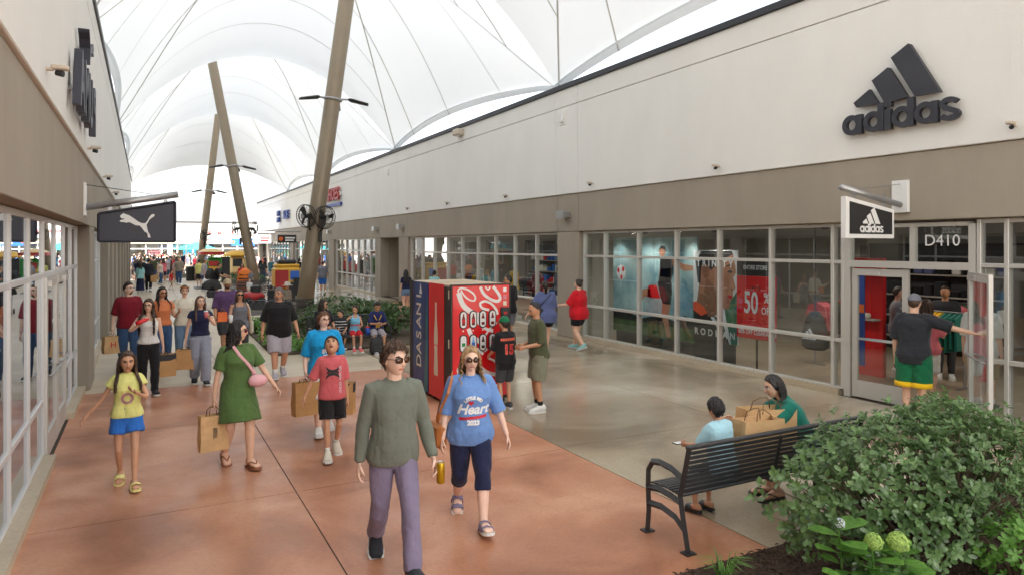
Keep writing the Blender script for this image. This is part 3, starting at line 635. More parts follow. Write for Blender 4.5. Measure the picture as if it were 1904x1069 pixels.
for i, (pts, w_) in enumerate(scr):
    part('script_stroke', 'silver_print', dr, lambda b: stroke(b, sm([K(*p) for p in pts], 4), w_, F1, .0015+.0002*i))
cols = {'cola': srgb(110, 20, 20), 'green': srgb(40, 140, 70), 'water': srgb(120, 170, 220), 'dark': (.03, .02, .02)}
for k, c in cols.items(): mat('btl_'+k, c, .3)
mat('btl_label', (.7, .72, .74), .5); mat('btl_red', srgb(190, 30, 30), .5); mat('btl_blue', srgb(40, 90, 190), .5); mat('btl_grn', srgb(20, 130, 60), .5)
for r_ in range(2):
    for c_ in range(4):
        cx, cz_ = K(203+c_*96, 475+r_*228); n = 20
        def oval(s, cx=cx, cz_=cz_): return [(cx+s*.055*cos(t_), cz_+s*.055*sin(t_)+math.copysign(.075, sin(t_)) if abs(sin(t_)) > 1e-6 else cz_+.075) for t_ in [2*pi*(i+.5)/n for i in range(n)]]
        bt = part('bottle_button', 'print_black', dr, lambda b: quad_pr(b, F1, oval(1.25), .012))
        part('button_face', 'silver_print', bt, lambda b: quad_pr(b, lambda u, v, w: F1(u, v, w+.0122), oval(.92), .004))
        F2_ = lambda u, v, w: F1(u, v, w+.0165)
        kind = [['cola', 'cola', 'cola', 'cola'], ['btl', 'water', 'dark', 'dark']][r_][c_]; bm_ = 'btl_label' if kind == 'btl' else 'btl_'+kind
        part('bottle_print', bm_, bt, lambda b: quad_pr(b, F2_, [(cx-.028, cz_-.09), (cx+.028, cz_-.09), (cx+.028, cz_+.02), (cx+.012, cz_+.065), (cx+.012, cz_+.095), (cx-.012, cz_+.095), (cx-.012, cz_+.065), (cx-.028, cz_+.02)], .0012))
        lm = [['btl_red', 'btl_red', 'btl_label', 'btl_label'], ['btl_grn', 'btl_blue', 'btl_label', 'btl_red']][r_][c_]
        part('label_print', lm, bt, lambda b: quad_pr(b, lambda u, v, w: F2_(u, v, w+.0013), [(cx-.029, cz_-.045), (cx+.029, cz_-.045), (cx+.029, cz_+.01), (cx-.029, cz_+.01)], .001))
        px, pz = K(203+c_*96, 582+r_*225); part('price_dot', 'print_white', dr, lambda b: b.lathe([(0, 0), (.012, 0), (.012, .004), (0, .004)], (px, 10.084, pz), 10, axis=1))
part('tagline', 'print_white', dr, lambda b: (text_on(b, 'ice', .11, lambda u, v, w: F1(K(192, 870)[0]-v, K(192, 870)[1]+u, w+.0045), thick=.0005), text_on(b, 'cold', .11, lambda u, v, w: F1(K(222, 865)[0]-v, K(222, 865)[1]+u, w+.0045), thick=.0005))); 
pp = part('coin_panel', 'print_black', dr, lambda b: b.bbox(5.12, 5.27, 10.06, 10.09, .85, 1.55, .006))
part('display', 'btl_red', pp, lambda b: b.box(5.17, 5.23, 10.057, 10.062, 1.44, 1.48)); 
for z, m_ in ((1.86, 'print_white'), (1.74, 'pink_p'), (1.64, 'cream_print')): part('sticker', m_, dr, lambda b: b.box(5.17, 5.23, 10.085, 10.0915, z-.06, z+.01))
for z in (1.78, 1.0, .4): part('hinge', 'cream_print', b1, lambda b: b.box(4.243, 4.252, 10.16, 10.19, z-.07, z+.07))
rs = part('side_panel', 'coke_bright', V1, lambda b: b.box(4.238, 4.25, 10.38, 11.02, .06, 1.93))
bo = [(-.075, .42), (.075, .42), (.085, .5), (.075, .62), (.06, .8), (.078, 1.0), (.07, 1.15), (.04, 1.32), (.028, 1.48), (.03, 1.62), (-.03, 1.62), (-.028, 1.48), (-.04, 1.32), (-.07, 1.15), (-.078, 1.0), (-.06, .8), (-.075, .62), (-.085, .5)]
bp_ = part('bottle_print', 'cream_print', rs, lambda b: quad_pr(b, lambda u, v, w: (4.2375-w, 10.70-u, v), bo, .003))
part('bottle_text', 'coke_bright', bp_, lambda b: text_on(b, 'Coca-Cola', .045, lambda u, v, w: (4.234-w, 10.70-u, .92+v), bold=.001, thick=.0004)); bp_.children[0]['kind'] = 'stuff'
V2 = empty('vending_machine', (4.78, 11.5, 0), 'blue bottled water vending machine with cream letters running up its side', 'vending machine')
part('cabinet', 'vend_dark', V2, lambda b: b.bbox(4.25, 5.30, 11.06, 11.92, .06, 1.90, .01)); part('top_board', 'cardboard', V2, lambda b: b.box(4.26, 5.29, 11.07, 11.91, 1.90, 1.925))
for x in (4.33, 5.22):
    for y in (11.15, 11.83): part('foot', 'black_metal', V2, lambda b: b.box(x-.04, x+.04, y-.04, y+.04, 0, .06))
part('door_back', 'dasani_blue', V2, lambda b: b.bbox(4.27, 5.28, 11.92, 11.97, .1, 1.9, .01))
ds = part('side_panel', 'dasani_blue', V2, lambda b: b.box(4.238, 4.25, 11.07, 11.80, .06, 1.92)); part('edge_trim', 'vend_dark', V2, lambda b: b.box(4.232, 4.25, 11.80, 11.96, .06, 1.93))
part('wave_print', 'dasani_teal', ds, lambda b: quad_pr(b, lambda u, v, w: (4.2378-w, u, v), [(11.08, .07), (11.25, .07), (11.22, .5), (11.16, .9), (11.17, 1.3), (11.09, 1.7), (11.08, 1.7)][::-1], .0012))
DT = 'DASANI'
for i, ch in enumerate(DT): part('letter', 'cream_print', ds, lambda b: text_on(b, ch, .33, lambda u, v, w: (4.237-w, 11.50+v, .55+i*.225+u), bold=.003, thick=.001, sx=.95))
part('peak_print', 'silver_print', ds, lambda b: quad_pr(b, lambda u, v, w: (4.2372-w, u, v), [(11.35, 1.72), (11.48, 1.72), (11.42, 1.9)][::-1], .001))
# ------------------------------------------------------------------ benches
mat('bench_metal', (.045, .046, .05), .38, .3, var=.15, vscale=9)
def bench(loc, rz, L, label):
    E_ = empty('park_bench', loc, label, 'bench', None, rz); h = L/2
    flat = lambda b, pts, w_=.028, t_=.03: b.tube(pts, [(t_, w_)]*len(pts), 4, up=(1, 0, 0), sq=.5)
    for s in (-1, 1):
        x = s*h
        fr = part('end_frame', 'bench_metal', E_, lambda b: flat(b, [(x, -.26, 0), (x, -.2, .25), (x, -.16, .45), (x, -.22, .68), (x, -.27, .88)]), w=False)
        part('front_leg', 'bench_metal', E_, lambda b: flat(b, [(x, .27, 0), (x, .25, .2), (x, .26, .42), (x, .255, .56), (x, .20, .64), (x, .1, .66), (x, -.05, .65), (x, -.2, .60)]), w=False)
        part('seat_rail', 'bench_metal', fr, lambda b: flat(b, [(x, .26, .40), (x, .1, .425), (x, -.05, .415), (x, -.165, .39)]), w=False)
        part('brace', 'bench_metal', fr, lambda b: flat(b, [(x, .25, .26), (x, .08, .28), (x, -.1, .25), (x, -.22, .17)]), w=False)
        for y in (-.26, .27): part('foot_plate', 'bench_metal', fr, lambda b: b.box(x-.05, x+.05, y-.045, y+.045, 0, .012), w=False)
    mid = part('centre_strap', 'bench_metal', E_, lambda b: flat(b, [(0, .25, .395), (0, .05, .41), (0, -.15, .4), (0, -.2, .6), (0, -.255, .84)], .02, .02), w=False)
    for i in range(9):
        y = .25-i*.047; z = .432+.012*sin(pi*i/8)
        part('seat_slat', 'bench_metal', E_, lambda b: b.bbox(-h+.03, h-.03, y-.017, y+.017, z-.006, z+.008, .003), w=False)
    for i in range(9):
        z = .49+i*.042; y = -.165-(z-.45)*.24
        part('back_slat', 'bench_metal', E_, lambda b: b.bbox(-h+.03, h-.03, y-.006, y+.007, z-.015, z+.015, .003), w=False)
    part('top_rail', 'bench_metal', E_, lambda b: b.bbox(-h-.028, h+.028, -.30, -.245, .865, .90, .01), w=False)
    return E_
bench((5.08, 4.66, 0), 0, 2.2, 'black slatted metal bench in front of the leafy shrub, paper bags on it')
bench((4.26, 16.25, 0), pi, 1.85, 'black slatted bench with a woman and three children seated before the hedge')
bench((3.75, 22.6, 0), 0, 1.9, 'black slatted bench backing onto the planter by the thick mast')
bench((4.9, 30.2, 0), radians(-90), 1.9, 'black slatted bench beside the red ride-on car')
bench((4.3, 34.8, 0), pi, 1.9, 'black slatted bench in front of the striped orange ride')
# ------------------------------------------------------------------ planting
def leafy(name, col, col2, rough=.35):
    mt = mat(name, col, rough, var=.55, vscale=7, col2=col2, spec=.5)
    t_ = mt.node_tree; bs = t_.nodes['Principled BSDF']; out = t_.nodes['Material Output']; tr_ = t_.nodes.new('ShaderNodeBsdfTranslucent'); mx_ = t_.nodes.new('ShaderNodeMixShader'); mx_.inputs[0].default_value = .2
    tr_.inputs[0].default_value = (*[min(1, c*1.6) for c in col2], 1); t_.links.new(bs.outputs[0], mx_.inputs[1]); t_.links.new(tr_.outputs[0], mx_.inputs[2]); t_.links.new(mx_.outputs[0], out.inputs[0])
leafy('holly', (.034, .09, .03), (.19, .32, .12), .26); leafy('bright_leaf', (.12, .30, .05), (.2, .42, .08), .4); leafy('hedge_leaf', (.04, .10, .03), (.12, .2, .07), .45); leafy('lime_leaf', (.2, .36, .07), (.3, .48, .1), .45)
mat('twig', (.10, .07, .045), .9)
LEAFV = [(0, 0, 0), (.17, .25, .06), (.27, .58, .06), (.20, .86, .03), (0, 1, -.04), (-.20, .86, .03), (-.27, .58, .06), (-.17, .25, .06), (0, .3, 0), (0, .62, .0)]
LEAFF = [(0, 1, 8), (1, 2, 9, 8), (2, 3, 9), (3, 4, 9), (4, 5, 9), (5, 6, 9), (6, 7, 8, 9), (7, 0, 8)]
def leaf_mesh(name, m, L, wd=1.):
    me = bpy.data.meshes.new(name); me.from_pydata([(x*L*wd, y*L, z*L) for x, y, z in LEAFV], [], LEAFF); me.materials.append(MATS[m]); me.polygons.foreach_set('use_smooth', [True]*len(me.polygons)); return me
def shrub(name, c, R, H, tips, L, m, label, cat, nobj=0, z0=.12, whorl=6, seed=1, wd=1., group=None, lump=.22):
    rng = random.Random(seed); E_ = empty(name, (c[0], c[1], 0), label, cat, group)
    mats_ = []; ph = [rng.uniform(0, 6.28) for _ in range(6)]
    tw = MB(); base = [Vector((rng.uniform(-.25, .25)*R[0], rng.uniform(-.25, .25)*R[1], 0)) for _ in range(7)]
    for i in range(tips):
        th = rng.uniform(0, 2*pi); cz_ = rng.uniform(-.55, 1); rr = rng.uniform(.35, 1)**.45
        s_ = sqrt(1-cz_*cz_); lum = 1+lump*(sin(3*th+ph[0]+2*cz_)+.6*sin(5*th+ph[1]-3*cz_)+.5*sin(7*cz_+ph[2]))
        p = Vector((R[0]*s_*cos(th)*rr*lum, R[1]*s_*sin(th)*rr*lum, z0+(H-z0)*(.38+.55*cz_*rr*(.85+.15*lum))))
        if rng.random() < .06: p.z += .08*rng.random()*H
        if p.z < z0*.7: continue
        d = Vector((p.x/R[0]*.8, p.y/R[1]*.8, (p.z-H*.35)/H*1.3+.35)).normalized()
        if rng.random() < .1:
            bs_ = rng.choice(base); mid = bs_.lerp(p, .55)+Vector((0, 0, -.08)); tw.tube([bs_, mid, p], [.011, .007, .003], 4)
        for k in range(whorl):
            a = 2*pi*k/whorl+rng.uniform(-.4, .4); A = d.orthogonal().normalized(); B_ = d.cross(A); o = A*cos(a)+B_*sin(a)
            y = (o*rng.uniform(.6, 1)+d*rng.uniform(.15, .9)).normalized(); z = (d-y*d.dot(y)); z = z.normalized() if z.length > .01 else A; x = y.cross(z); s2 = L*rng.uniform(.5, 1.3)
            back = p-d*rng.uniform(0, .8)*L
            mats_.append(Matrix(((x.x*s2, y.x*s2, z.x*s2, back.x), (x.y*s2, y.y*s2, z.y*s2, back.y), (x.z*s2, y.z*s2, z.z*s2, back.z), (0, 0, 0, 1))))
    mats_.sort(key=lambda M: (Vector((c[0], c[1], 0))+M.translation-Vector((0, 0, 2.55))).length)
    if nobj:
        me = leaf_mesh('leaf', m, 1., wd); step = max(1, int(len(mats_)*.45)//nobj)
        idx = set(range(0, nobj*step, step))
        for i in idx:
            o = link('leaf', me, E_, False); o.matrix_local = mats_[i]
        mats_ = [M for i, M in enumerate(mats_) if i not in idx]
    V = np.array([(x*wd, y, z, 1) for x, y, z in LEAFV]); A_ = np.array([np.array(M) for M in mats_]); P = np.einsum('nij,kj->nki', A_, V)[:, :, :3].reshape(-1, 3)
    nv = len(LEAFV); fs = [tuple(i+k*nv for i in f) for k in range(len(mats_)) for f in LEAFF]
    me = bpy.data.meshes.new('foliage'); me.from_pydata(P.tolist(), [], fs); me.materials.append(MATS[m]); me.polygons.foreach_set('use_smooth', [True]*len(me.polygons))
    fo = link('foliage', me, E_, False); fo['kind'] = 'stuff'
    for q in base: tw.tube([q, q*1.6+Vector((0, 0, H*.3)), q*2.6+Vector((rng.uniform(-.1, .1), rng.uniform(-.1, .1), H*.62))], [.022, .016, .008], 5)
    t2 = tw.build('branches', 'twig', E_, False, False); t2['kind'] = 'stuff'
    return E_
BED = MB(); BED.box(3.4, 9.9, -1, 4.13, -.02, .025); bed = BED.build('mulch_bed', 'mulch'); tag(bed, kind='structure')
rng = random.Random(3); ch = MB()
for i in range(5200):
    x, y = rng.uniform(3.45, 7.5), rng.uniform(2.2, 4.12); z = .025+rng.random()*.02; a = rng.uniform(0, pi); l = rng.uniform(.012, .035); w_ = rng.uniform(.004, .01); t_ = rng.uniform(-.4, .4)
    dx, dy = cos(a)*l, sin(a)*l; ex, ey = -sin(a)*w_, cos(a)*w_; h_ = t_*l
    ch.add([(x-dx-ex, y-dy-ey, z-h_), (x+dx-ex, y+dy-ey, z+h_), (x+dx+ex, y+dy+ey, z+h_), (x-dx+ex, y-dy+ey, z-h_), (x, y, z+.012)], [(0, 1, 4), (1, 2, 4), (2, 3, 4), (3, 0, 4)])
tag(ch.build('mulch_chips', 'mulch'), 'dark brown mulch chips covering the planting bed', 'mulch', kind='stuff')
shrub('holly_shrub', (5.78, 3.5), (1.56, .68), 1.38, 2500, .054, 'holly', 'large glossy dark green shrub growing behind the black bench', 'shrub', 300, seed=5)
shrub('young_shrub', (5.75, 2.75), (.42, .3), .62, 150, .06, 'bright_leaf', 'small fresh green shrub in front of the large dark shrub', 'shrub', 60, seed=8, whorl=5)
# hydrangea
HY = empty('hydrangea', (4.5, 3.05, 0), 'bright green hydrangea with lime flower heads beside the dark shrub', 'plant')
big = leaf_mesh('leaf', 'bright_leaf', 1., 1.4); rng = random.Random(11)
for sx_, sy_, hh in ((4.30, 3.22, .56), (4.42, 3.05, .46), (4.58, 2.98, .44), (4.72, 3.05, .36), (4.36, 2.92, .26), (4.48, 2.85, .24), (4.2, 3.05, .3)):
    st = part('stem', 'bright_leaf', HY, lambda b: b.tube([(sx_, sy_, .02), (sx_+.02, sy_, hh*.5), (sx_, sy_+.01, hh)], [.008, .007, .005], 6))
    for k in range(8):
        a = k*2.4+rng.uniform(-.3, .3); el = rng.uniform(-.1, .45); y = Vector((cos(a)*cos(el), sin(a)*cos(el), sin(el))); x = y.cross(Vector((0, 0, 1))).normalized(); z = x.cross(y); s2 = rng.uniform(.17, .25)*(1 if k < 5 else .75); p = Vector((sx_-4.5, sy_-3.05, hh*(1-.07*k)))
        o = link('leaf', big, HY, False); o.matrix_local = Matrix(((x.x*s2, y.x*s2, z.x*s2, p.x), (x.y*s2, y.y*s2, z.y*s2, p.y), (x.z*s2, y.z*s2, z.z*s2, p.z), (0, 0, 0, 1)))
mat('lime_flower', (.34, .5, .12), .7, var=.3, vscale=40); mat('pale_flower', (.72, .76, .85), .7)
def bloom(p, r, m, n):
    def fn(b):
        g = random.Random(2)
        for i in range(n):
            z = 1-1.6*i/n; a = i*2.4; s_ = sqrt(max(0, 1-z*z)); d = Vector((s_*cos(a), s_*sin(a), z)); c = Vector(p)+d*r*g.uniform(.86, 1.05); A = d.orthogonal().normalized(); B_ = d.cross(A); q = r*.2
            for k in range(4):
                t_ = a+k*pi/2; e = A*cos(t_)+B_*sin(t_); f_ = A*cos(t_+.7)+B_*sin(t_+.7); h_ = A*cos(t_-.7)+B_*sin(t_-.7); b.add([c, c+h_*q*.8+d*.004, c+e*q*1.3+d*.002, c+f_*q*.8+d*.004], [(0, 1, 2, 3)])
    o = part('flower_head', m, HY, fn); o['kind'] = 'stuff'
bloom((4.42, 3.05, .52), .058, 'lime_flower', 90); bloom((4.58, 2.98, .51), .07, 'lime_flower', 110); bloom((4.30, 3.22, .61), .032, 'pale_flower', 40)
LI = empty('liriope_tuft', (3.9, 3.9, 0), 'small strappy grass tuft at the corner of the mulch bed', 'plant')
for i in range(46):
    a = rng.uniform(0, 2*pi); l = rng.uniform(.12, .24); d = Vector((cos(a), sin(a), 0)); p = Vector((3.9, 3.92, .02))+d*rng.uniform(0, .05)
    part('blade', 'bright_leaf', LI, lambda b: b.tube([p, p+d*l*.35+Vector((0, 0, l*.75)), p+d*l*1.0+Vector((0, 0, l*.7))], [(.004, .001), (.004, .001), (.0008, .0005)], 4))
# central planter
CB = MB(); CB.prism([(2.6, 16.75), (7.35, 17.15), (7.9, 24.3), (2.7, 24.3)], lambda u, v: (u, v, -.02), (0, 0, .06)); tag(CB.build('planter_bed', 'soil'), kind='structure')
for i, (x, y, rx, ry, hh, n) in enumerate(((4.2, 18.3, .9, .8, 1.12, 330), (5.2, 18.8, 1.0, .9, 1.2, 380), (6.1, 19.2, .85, .8, 1.05, 300), (6.2, 20.6, .7, .7, 1.0, 200), (5.2, 21.2, 1.2, .9, 1.2, 260))):
    shrub('hedge_shrub', (x, y), (rx, ry), hh, n, .09, 'hedge_leaf', ('hedge shrub directly behind the seated woman', 'hedge shrub directly behind the seated girl in blue jersey', 'hedge shrub beyond the boy in the navy jersey', 'hedge shrub at the walkway corner of the planter', 'hedge shrub at the foot of the thick mast')[i], 'shrub', 0, seed=20+i, group='hedge shrubs in the central planter', lump=.12)
for i, (x, y, hh) in enumerate(((2.95, 18.2, .55), (3.1, 19.6, .6), (2.95, 21.2, .5), (3.35, 17.4, .35))):
    shrub('low_plant', (x, y), (.42, .5), hh, 90, .11, 'bright_leaf', ('low green plant behind the man in black, near the bench end', 'low green plant in the middle of the bed edge behind the man in black', 'low green plant at the far end of the bed edge behind the man in black', 'lowest green plant at the bed corner beside the bench')[i], 'plant', 0, seed=40+i, whorl=5, z0=.05, group='low plants along the planter edge')
shrub('hedge_shrub', (5.3, 44.2), (1.5, .8), 1.1, 160, .13, 'hedge_leaf', 'hedge shrub behind the striped orange ride', 'shrub', 0, seed=61)
shrub('hedge_shrub', (3.3, 57.8), (.9, .7), 1.0, 110, .14, 'hedge_leaf', 'hedge shrub beside the black litter bin', 'shrub', 0, seed=62)
shrub('flowering_shrub', (6.9, 82), (2.2, 1.0), 2.1, 150, .2, 'lime_leaf', 'tall pale green shrub past the turquoise parasol', 'shrub', 0, seed=63)
# ------------------------------------------------------------------ people builder
JOBS = []; AFTER = []
def soft(name, mb, mats, parent, voxel, it=4, wr=0., seed=0, extra=None, dirn=None):
    o = link(name, bpy.data.meshes.new(name), parent, False); JOBS.append((o, mb, mats, voxel, it, wr, seed, extra)); return o
def run_jobs():
    tmp = []
    for o, mb, mats, voxel, it, wr, seed, extra in JOBS:
        me = bpy.data.meshes.new('j'); me.from_pydata(mb.v, [], mb.f); t = bpy.data.objects.new('j', me); TMP.collection.objects.link(t)
        r = t.modifiers.new('r', 'REMESH'); r.mode = 'VOXEL'; r.voxel_size = voxel; r.use_smooth_shade = True
        s = t.modifiers.new('s', 'SMOOTH'); s.factor = .5; s.iterations = it; tmp.append(t)
    TMP.view_layers[0].update(); dg = TMP.view_layers[0].depsgraph
    for t, (o, mb, mats, voxel, it, wr, seed, extra) in zip(tmp, JOBS):
        me = bpy.data.meshes.new_from_object(t.evaluated_get(dg)); n = len(me.vertices)
        if wr and n:
            co = np.empty(n*3); me.vertices.foreach_get('co', co); co = co.reshape(-1, 3); no = np.empty(n*3); me.vertices.foreach_get('normal', no); no = no.reshape(-1, 3)
            rg = np.random.RandomState(seed); d = np.zeros(n); wz = co + .03*np.sin(co[:, [1, 2, 0]]*17+rg.rand(3)*6)
            zr = (co[:, 2]-co[:, 2].min())/max(1e-3, np.ptp(co[:, 2])); drape = (.6+.7*(1-zr)**2)*np.minimum(1, .25+zr*9)
            for f, a, zs in ((13, 1.1, .35), (21, 1., .5), (30, .8, 1.1), (46, .45, .8)):
                for _ in range(2):
                    k = rg.randn(3)*np.array((1, 1, zs)); k *= f/np.linalg.norm(k); v = np.sin(wz@k+rg.rand()*6.28); d += a*(np.abs(v)**.55-.62)*(13/f)**.45
            d = d*drape-np.maximum(0, d*drape-1.6)*.7
            co += no*(d*wr*.9)[:, None]; me.vertices.foreach_set('co', co.ravel())
        mi = None
        if extra is not None and extra.v:
            V = np.empty(n*3); me.vertices.foreach_get('co', V); vs = V.reshape(-1, 3).tolist(); fs = [tuple(p.vertices) for p in me.polygons]; nf = len(fs)
            m2 = bpy.data.meshes.new(o.name); m2.from_pydata(vs+extra.v, [], fs+[tuple(i+n for i in f) for f in extra.f]); mi = [0]*nf+extra.m; bpy.data.meshes.remove(me); me = m2
        me.polygons.foreach_set('use_smooth', [True]*len(me.polygons)); me.materials.clear()
        for m in mats: me.materials.append(MATS[m])
        if mi: me.polygons.foreach_set('material_index', mi)
        me.update(); old = o.data; o.data = me; bpy.data.meshes.remove(old)
    for t in tmp:
        me = t.data; bpy.data.objects.remove(t); bpy.data.meshes.remove(me)
    JOBS.clear()
    for f in AFTER: f()
    AFTER.clear()
def lerp_tab(tab, t):
    for i in range(len(tab)-1):
        if t <= tab[i+1][0]:
            a, b = tab[i], tab[i+1]; q = (t-a[0])/(b[0]-a[0]); return a[1]+(b[1]-a[1])*max(0, q)
    return tab[-1][1]
LEGT = [(0, .086), (.2, .083), (.4, .064), (.5, .056), (.6, .055), (.7, .056), (.85, .041), (1, .036)]
ARMT = [(0, .056), (.15, .051), (.4, .043), (.52, .038), (.62, .039), (.8, .032), (1, .025)]
SEC_M = [(.465, .145, .10, -.005), (.52, .165, .115, -.008), (.57, .16, .112, 0), (.62, .15, .106, .005), (.68, .158, .113, .008), (.735, .175, .12, .01), (.78, .182, .112, .003), (.812, .165, .088, -.006), (.833, .105, .068, -.01), (.85, .066, .058, -.01)]
SEC_F = [(.465, .15, .108, -.012), (.52, .176, .122, -.014), (.57, .158, .112, -.006), (.62, .13, .096, 0), (.68, .138, .106, .008), (.73, .152, .128, .02), (.78, .148, .105, .008), (.812, .138, .08, -.004), (.833, .088, .060, -.008), (.85, .056, .05, -.008)]
def ik(a, c, l1, l2, pole):
    d = c-a; L = min(d.length, (l1+l2)*.999); u = d.normalized(); x = (l1*l1-l2*l2+L*L)/(2*L); h = sqrt(max(0, l1*l1-x*x)); p = (pole-u*pole.dot(u))
    p = p.normalized() if p.length > 1e-4 else Vector((0, 1, 0)); return a+u*x+p*h
def polyl(pts, n, t0=0., t1=1.):
    seg = [(pts[i+1]-pts[i]).length for i in range(len(pts)-1)]; T = sum(seg); out = []
    for k in range(n):
        s = T*(t0+(t1-t0)*k/(n-1)); i = 0
        while i < len(seg)-1 and s > seg[i]: s -= seg[i]; i += 1
        out.append(pts[i].lerp(pts[i+1], min(1, s/seg[i])))
    return out
SKIN = {'fair': srgb(236, 198, 178), 'light': srgb(228, 184, 158), 'tan': srgb(206, 156, 126), 'olive': srgb(196, 146, 114), 'brown': srgb(150, 104, 80)}
for k, c in SKIN.items(): mat('skin_'+k, c, .5, var=.07, vscale=14, spec=.35); mat('lip_'+k, tuple(x*y for x, y in zip(c, (.7, .38, .38))), .45)
mat('eye_white', (.75, .73, .7), .3); mat('eye_dark', (.03, .02, .015), .2); mat('lens_dark', (.02, .016, .015), .08, spec=.8); mat('rubber_white', (.72, .71, .68), .6)
HAIRC = {'black': (.012, .010, .010), 'dark': (.022, .014, .010), 'brown': (.055, .028, .016), 'lbrown': (.11, .06, .035), 'blond': (.30, .19, .10), 'auburn': (.13, .06, .03), 'grey': (.16, .15, .15)}
for k, c in HAIRC.items(): mat('hair_'+k, c, .42, var=.45, vscale=26, stretch=(1, 1, .15), bump=.5, bscale=90, col2=tuple(min(1, x*2.0) for x in c))
def cloth(name, rgb, rough=.85, var=.06, bump=.25, pat=None):
    n = 'cloth_'+name
    if n not in MATS: mat(n, srgb(*rgb), rough, var=var, vscale=9, bump=bump, bscale=35, spec=.25, sheen=.15)
    return n
def head_geo(b, M, s, fem, lod, hairm, open_mouth=False, beard=0, nohead=False):
    # b.cur: 0 skin, 1 lips, 2 eye white, 3 eye dark / hair colour
    nu, nv = ((52, 42), (30, 24), (14, 11))[lod]; vs = []; hw, hd, hh = (.073, .094, .117) if fem else (.077, .096, .119)
    for i in range(nv+1):
        th = pi*i/nv
        for j in range(nu):
            t = -1+2*j/nu; ph = pi*math.copysign(abs(t)**1.5, t); st = sin(th); x = st*sin(ph)*hw; y = st*cos(ph)*hd; z = cos(th)*hh
            if z < 0:
                q = (-z/hh); x *= 1-(.30 if fem else .22)*q**1.6; y *= (1-.12*q*q) if y > 0 else (1-.45*q)
                if y > 0: y += .012*q
            else: x *= 1+.03*sin(pi*z/hh)
            if y > 0 and lod < 2:
                ax = abs(x)
                sig = .007+.006*max(0, min(1, (.03-z)/.06)); gz = 0
                if -.045 < z < .03: gz = min(1, .25+.75*(.03-z)/.055) if z > -.028 else max(0, 1-(-.028-z)/.013)
                y += (.021 if fem else .025)*gz*math.exp(-(x/sig)**2)
                y += .006*math.exp(-((z-.034)/.011)**2-(x/.05)**2)-.013*math.exp(-((ax-.031)/.015)**2-((z-.012)/.012)**2)
                y += .005*math.exp(-((ax-.04)/.02)**2-((z+.024)/.02)**2)+.006*math.exp(-((z+.058)/.011)**2-(x/.022)**2)-.004*math.exp(-((z+.058)/.003)**2-(x/.022)**2)
                y += .009*math.exp(-((z+.1)/.016)**2-(x/.026)**2)-.004*math.exp(-((z+.079)/.007)**2-(x/.02)**2)
            vs.append(M@Vector((x*s, y*s, z*s)))
    fs = []; ml = []
    for i in range(nv):
        zc_ = cos(pi*(i+.5)/nv)*hh
        for j in range(nu):
            j2 = (j+1) % nu; fs.append((i*nu+j, (i+1)*nu+j, (i+1)*nu+j2, i*nu+j2)); t = -1+2*(j+.5)/nu; ph = pi*math.copysign(abs(t)**1.5, t); xx = sin(pi*(i+.5)/nv)*sin(ph)*hw
            mi = 0
            if lod < 2 and cos(ph) > 0:
                if abs(zc_+.058) < (.014 if open_mouth else .0095) and abs(xx) < .026: mi = 3 if open_mouth and abs(zc_+.058) < .008 and abs(xx) < .018 else 1
                elif beard and zc_ < -.04 and abs(xx) < .075 and not (abs(zc_+.058) < .012 and abs(xx) < .02): mi = 3 if (beard == 2 or (abs(xx) < .03 and zc_ < -.045)) else 0
            ml.append(mi)
    o = len(b.v); b.v += [tuple(v) for v in vs]; b.f += [tuple(i+o for i in f) for f in fs]; b.m += ml
    if lod == 2: return
    def ball(c, r, mi, n=8, sc=(1, 1, 1)):
        b.cur = mi; pv = []; pf = []
        for i in range(n+1):
            for j in range(n): a = pi*i/n; p = 2*pi*j/n; pv.append(M@(Vector((c[0]+r*sc[0]*sin(a)*cos(p), c[1]+r*sc[1]*sin(a)*sin(p), c[2]+r*sc[2]*cos(a)))*s))
        for i in range(n):
            for j in range(n): pf.append((i*n+j, (i+1)*n+j, (i+1)*n+(j+1) % n, i*n+(j+1) % n))
        b.add(pv, pf)
    for sx in (-1, 1):
        ball((sx*.031, .074 if fem else .076, .012), .0125, 2, 8, (1.1, .7, .6)); ball((sx*.031, .0815 if fem else .0835, .012), .0075, 3, 6); b.cur = 3; b.tube([M@(Vector((sx*.018, .0865, .016))*s), M@(Vector((sx*.031, .088, .0215))*s), M@(Vector((sx*.045, .08, .016))*s)], .0024*s, 4); b.tube([M@(Vector((sx*.004, .104, -.0385))*s), M@(Vector((sx*.010, .1, -.0375))*s)], .003*s, 4)  # short dark tubes under the nose put nostril shade in as colour
        b.cur = 3; b.tube([M@(Vector((sx*.014, .09, .031))*s), M@(Vector((sx*.031, .087, .036))*s), M@(Vector((sx*.049, .074, .031))*s)], [.005*s, .0068*s, .004*s], 5)
        ball((sx*(hw*.985), -.008, -.004), .03, 0, 8, (.3, .6, 1.05))
    b.cur = 0
HAIRLINE = [(0, .078), (.25, .074), (.42, .05), (.5, -.01), (.56, -.03), (.62, .01), (.7, -.045), (1, -.075)]
HAIRLINE_F = [(0, .085), (.2, .078), (.35, .05), (.45, -.02), (.6, -.05), (1, -.08)]
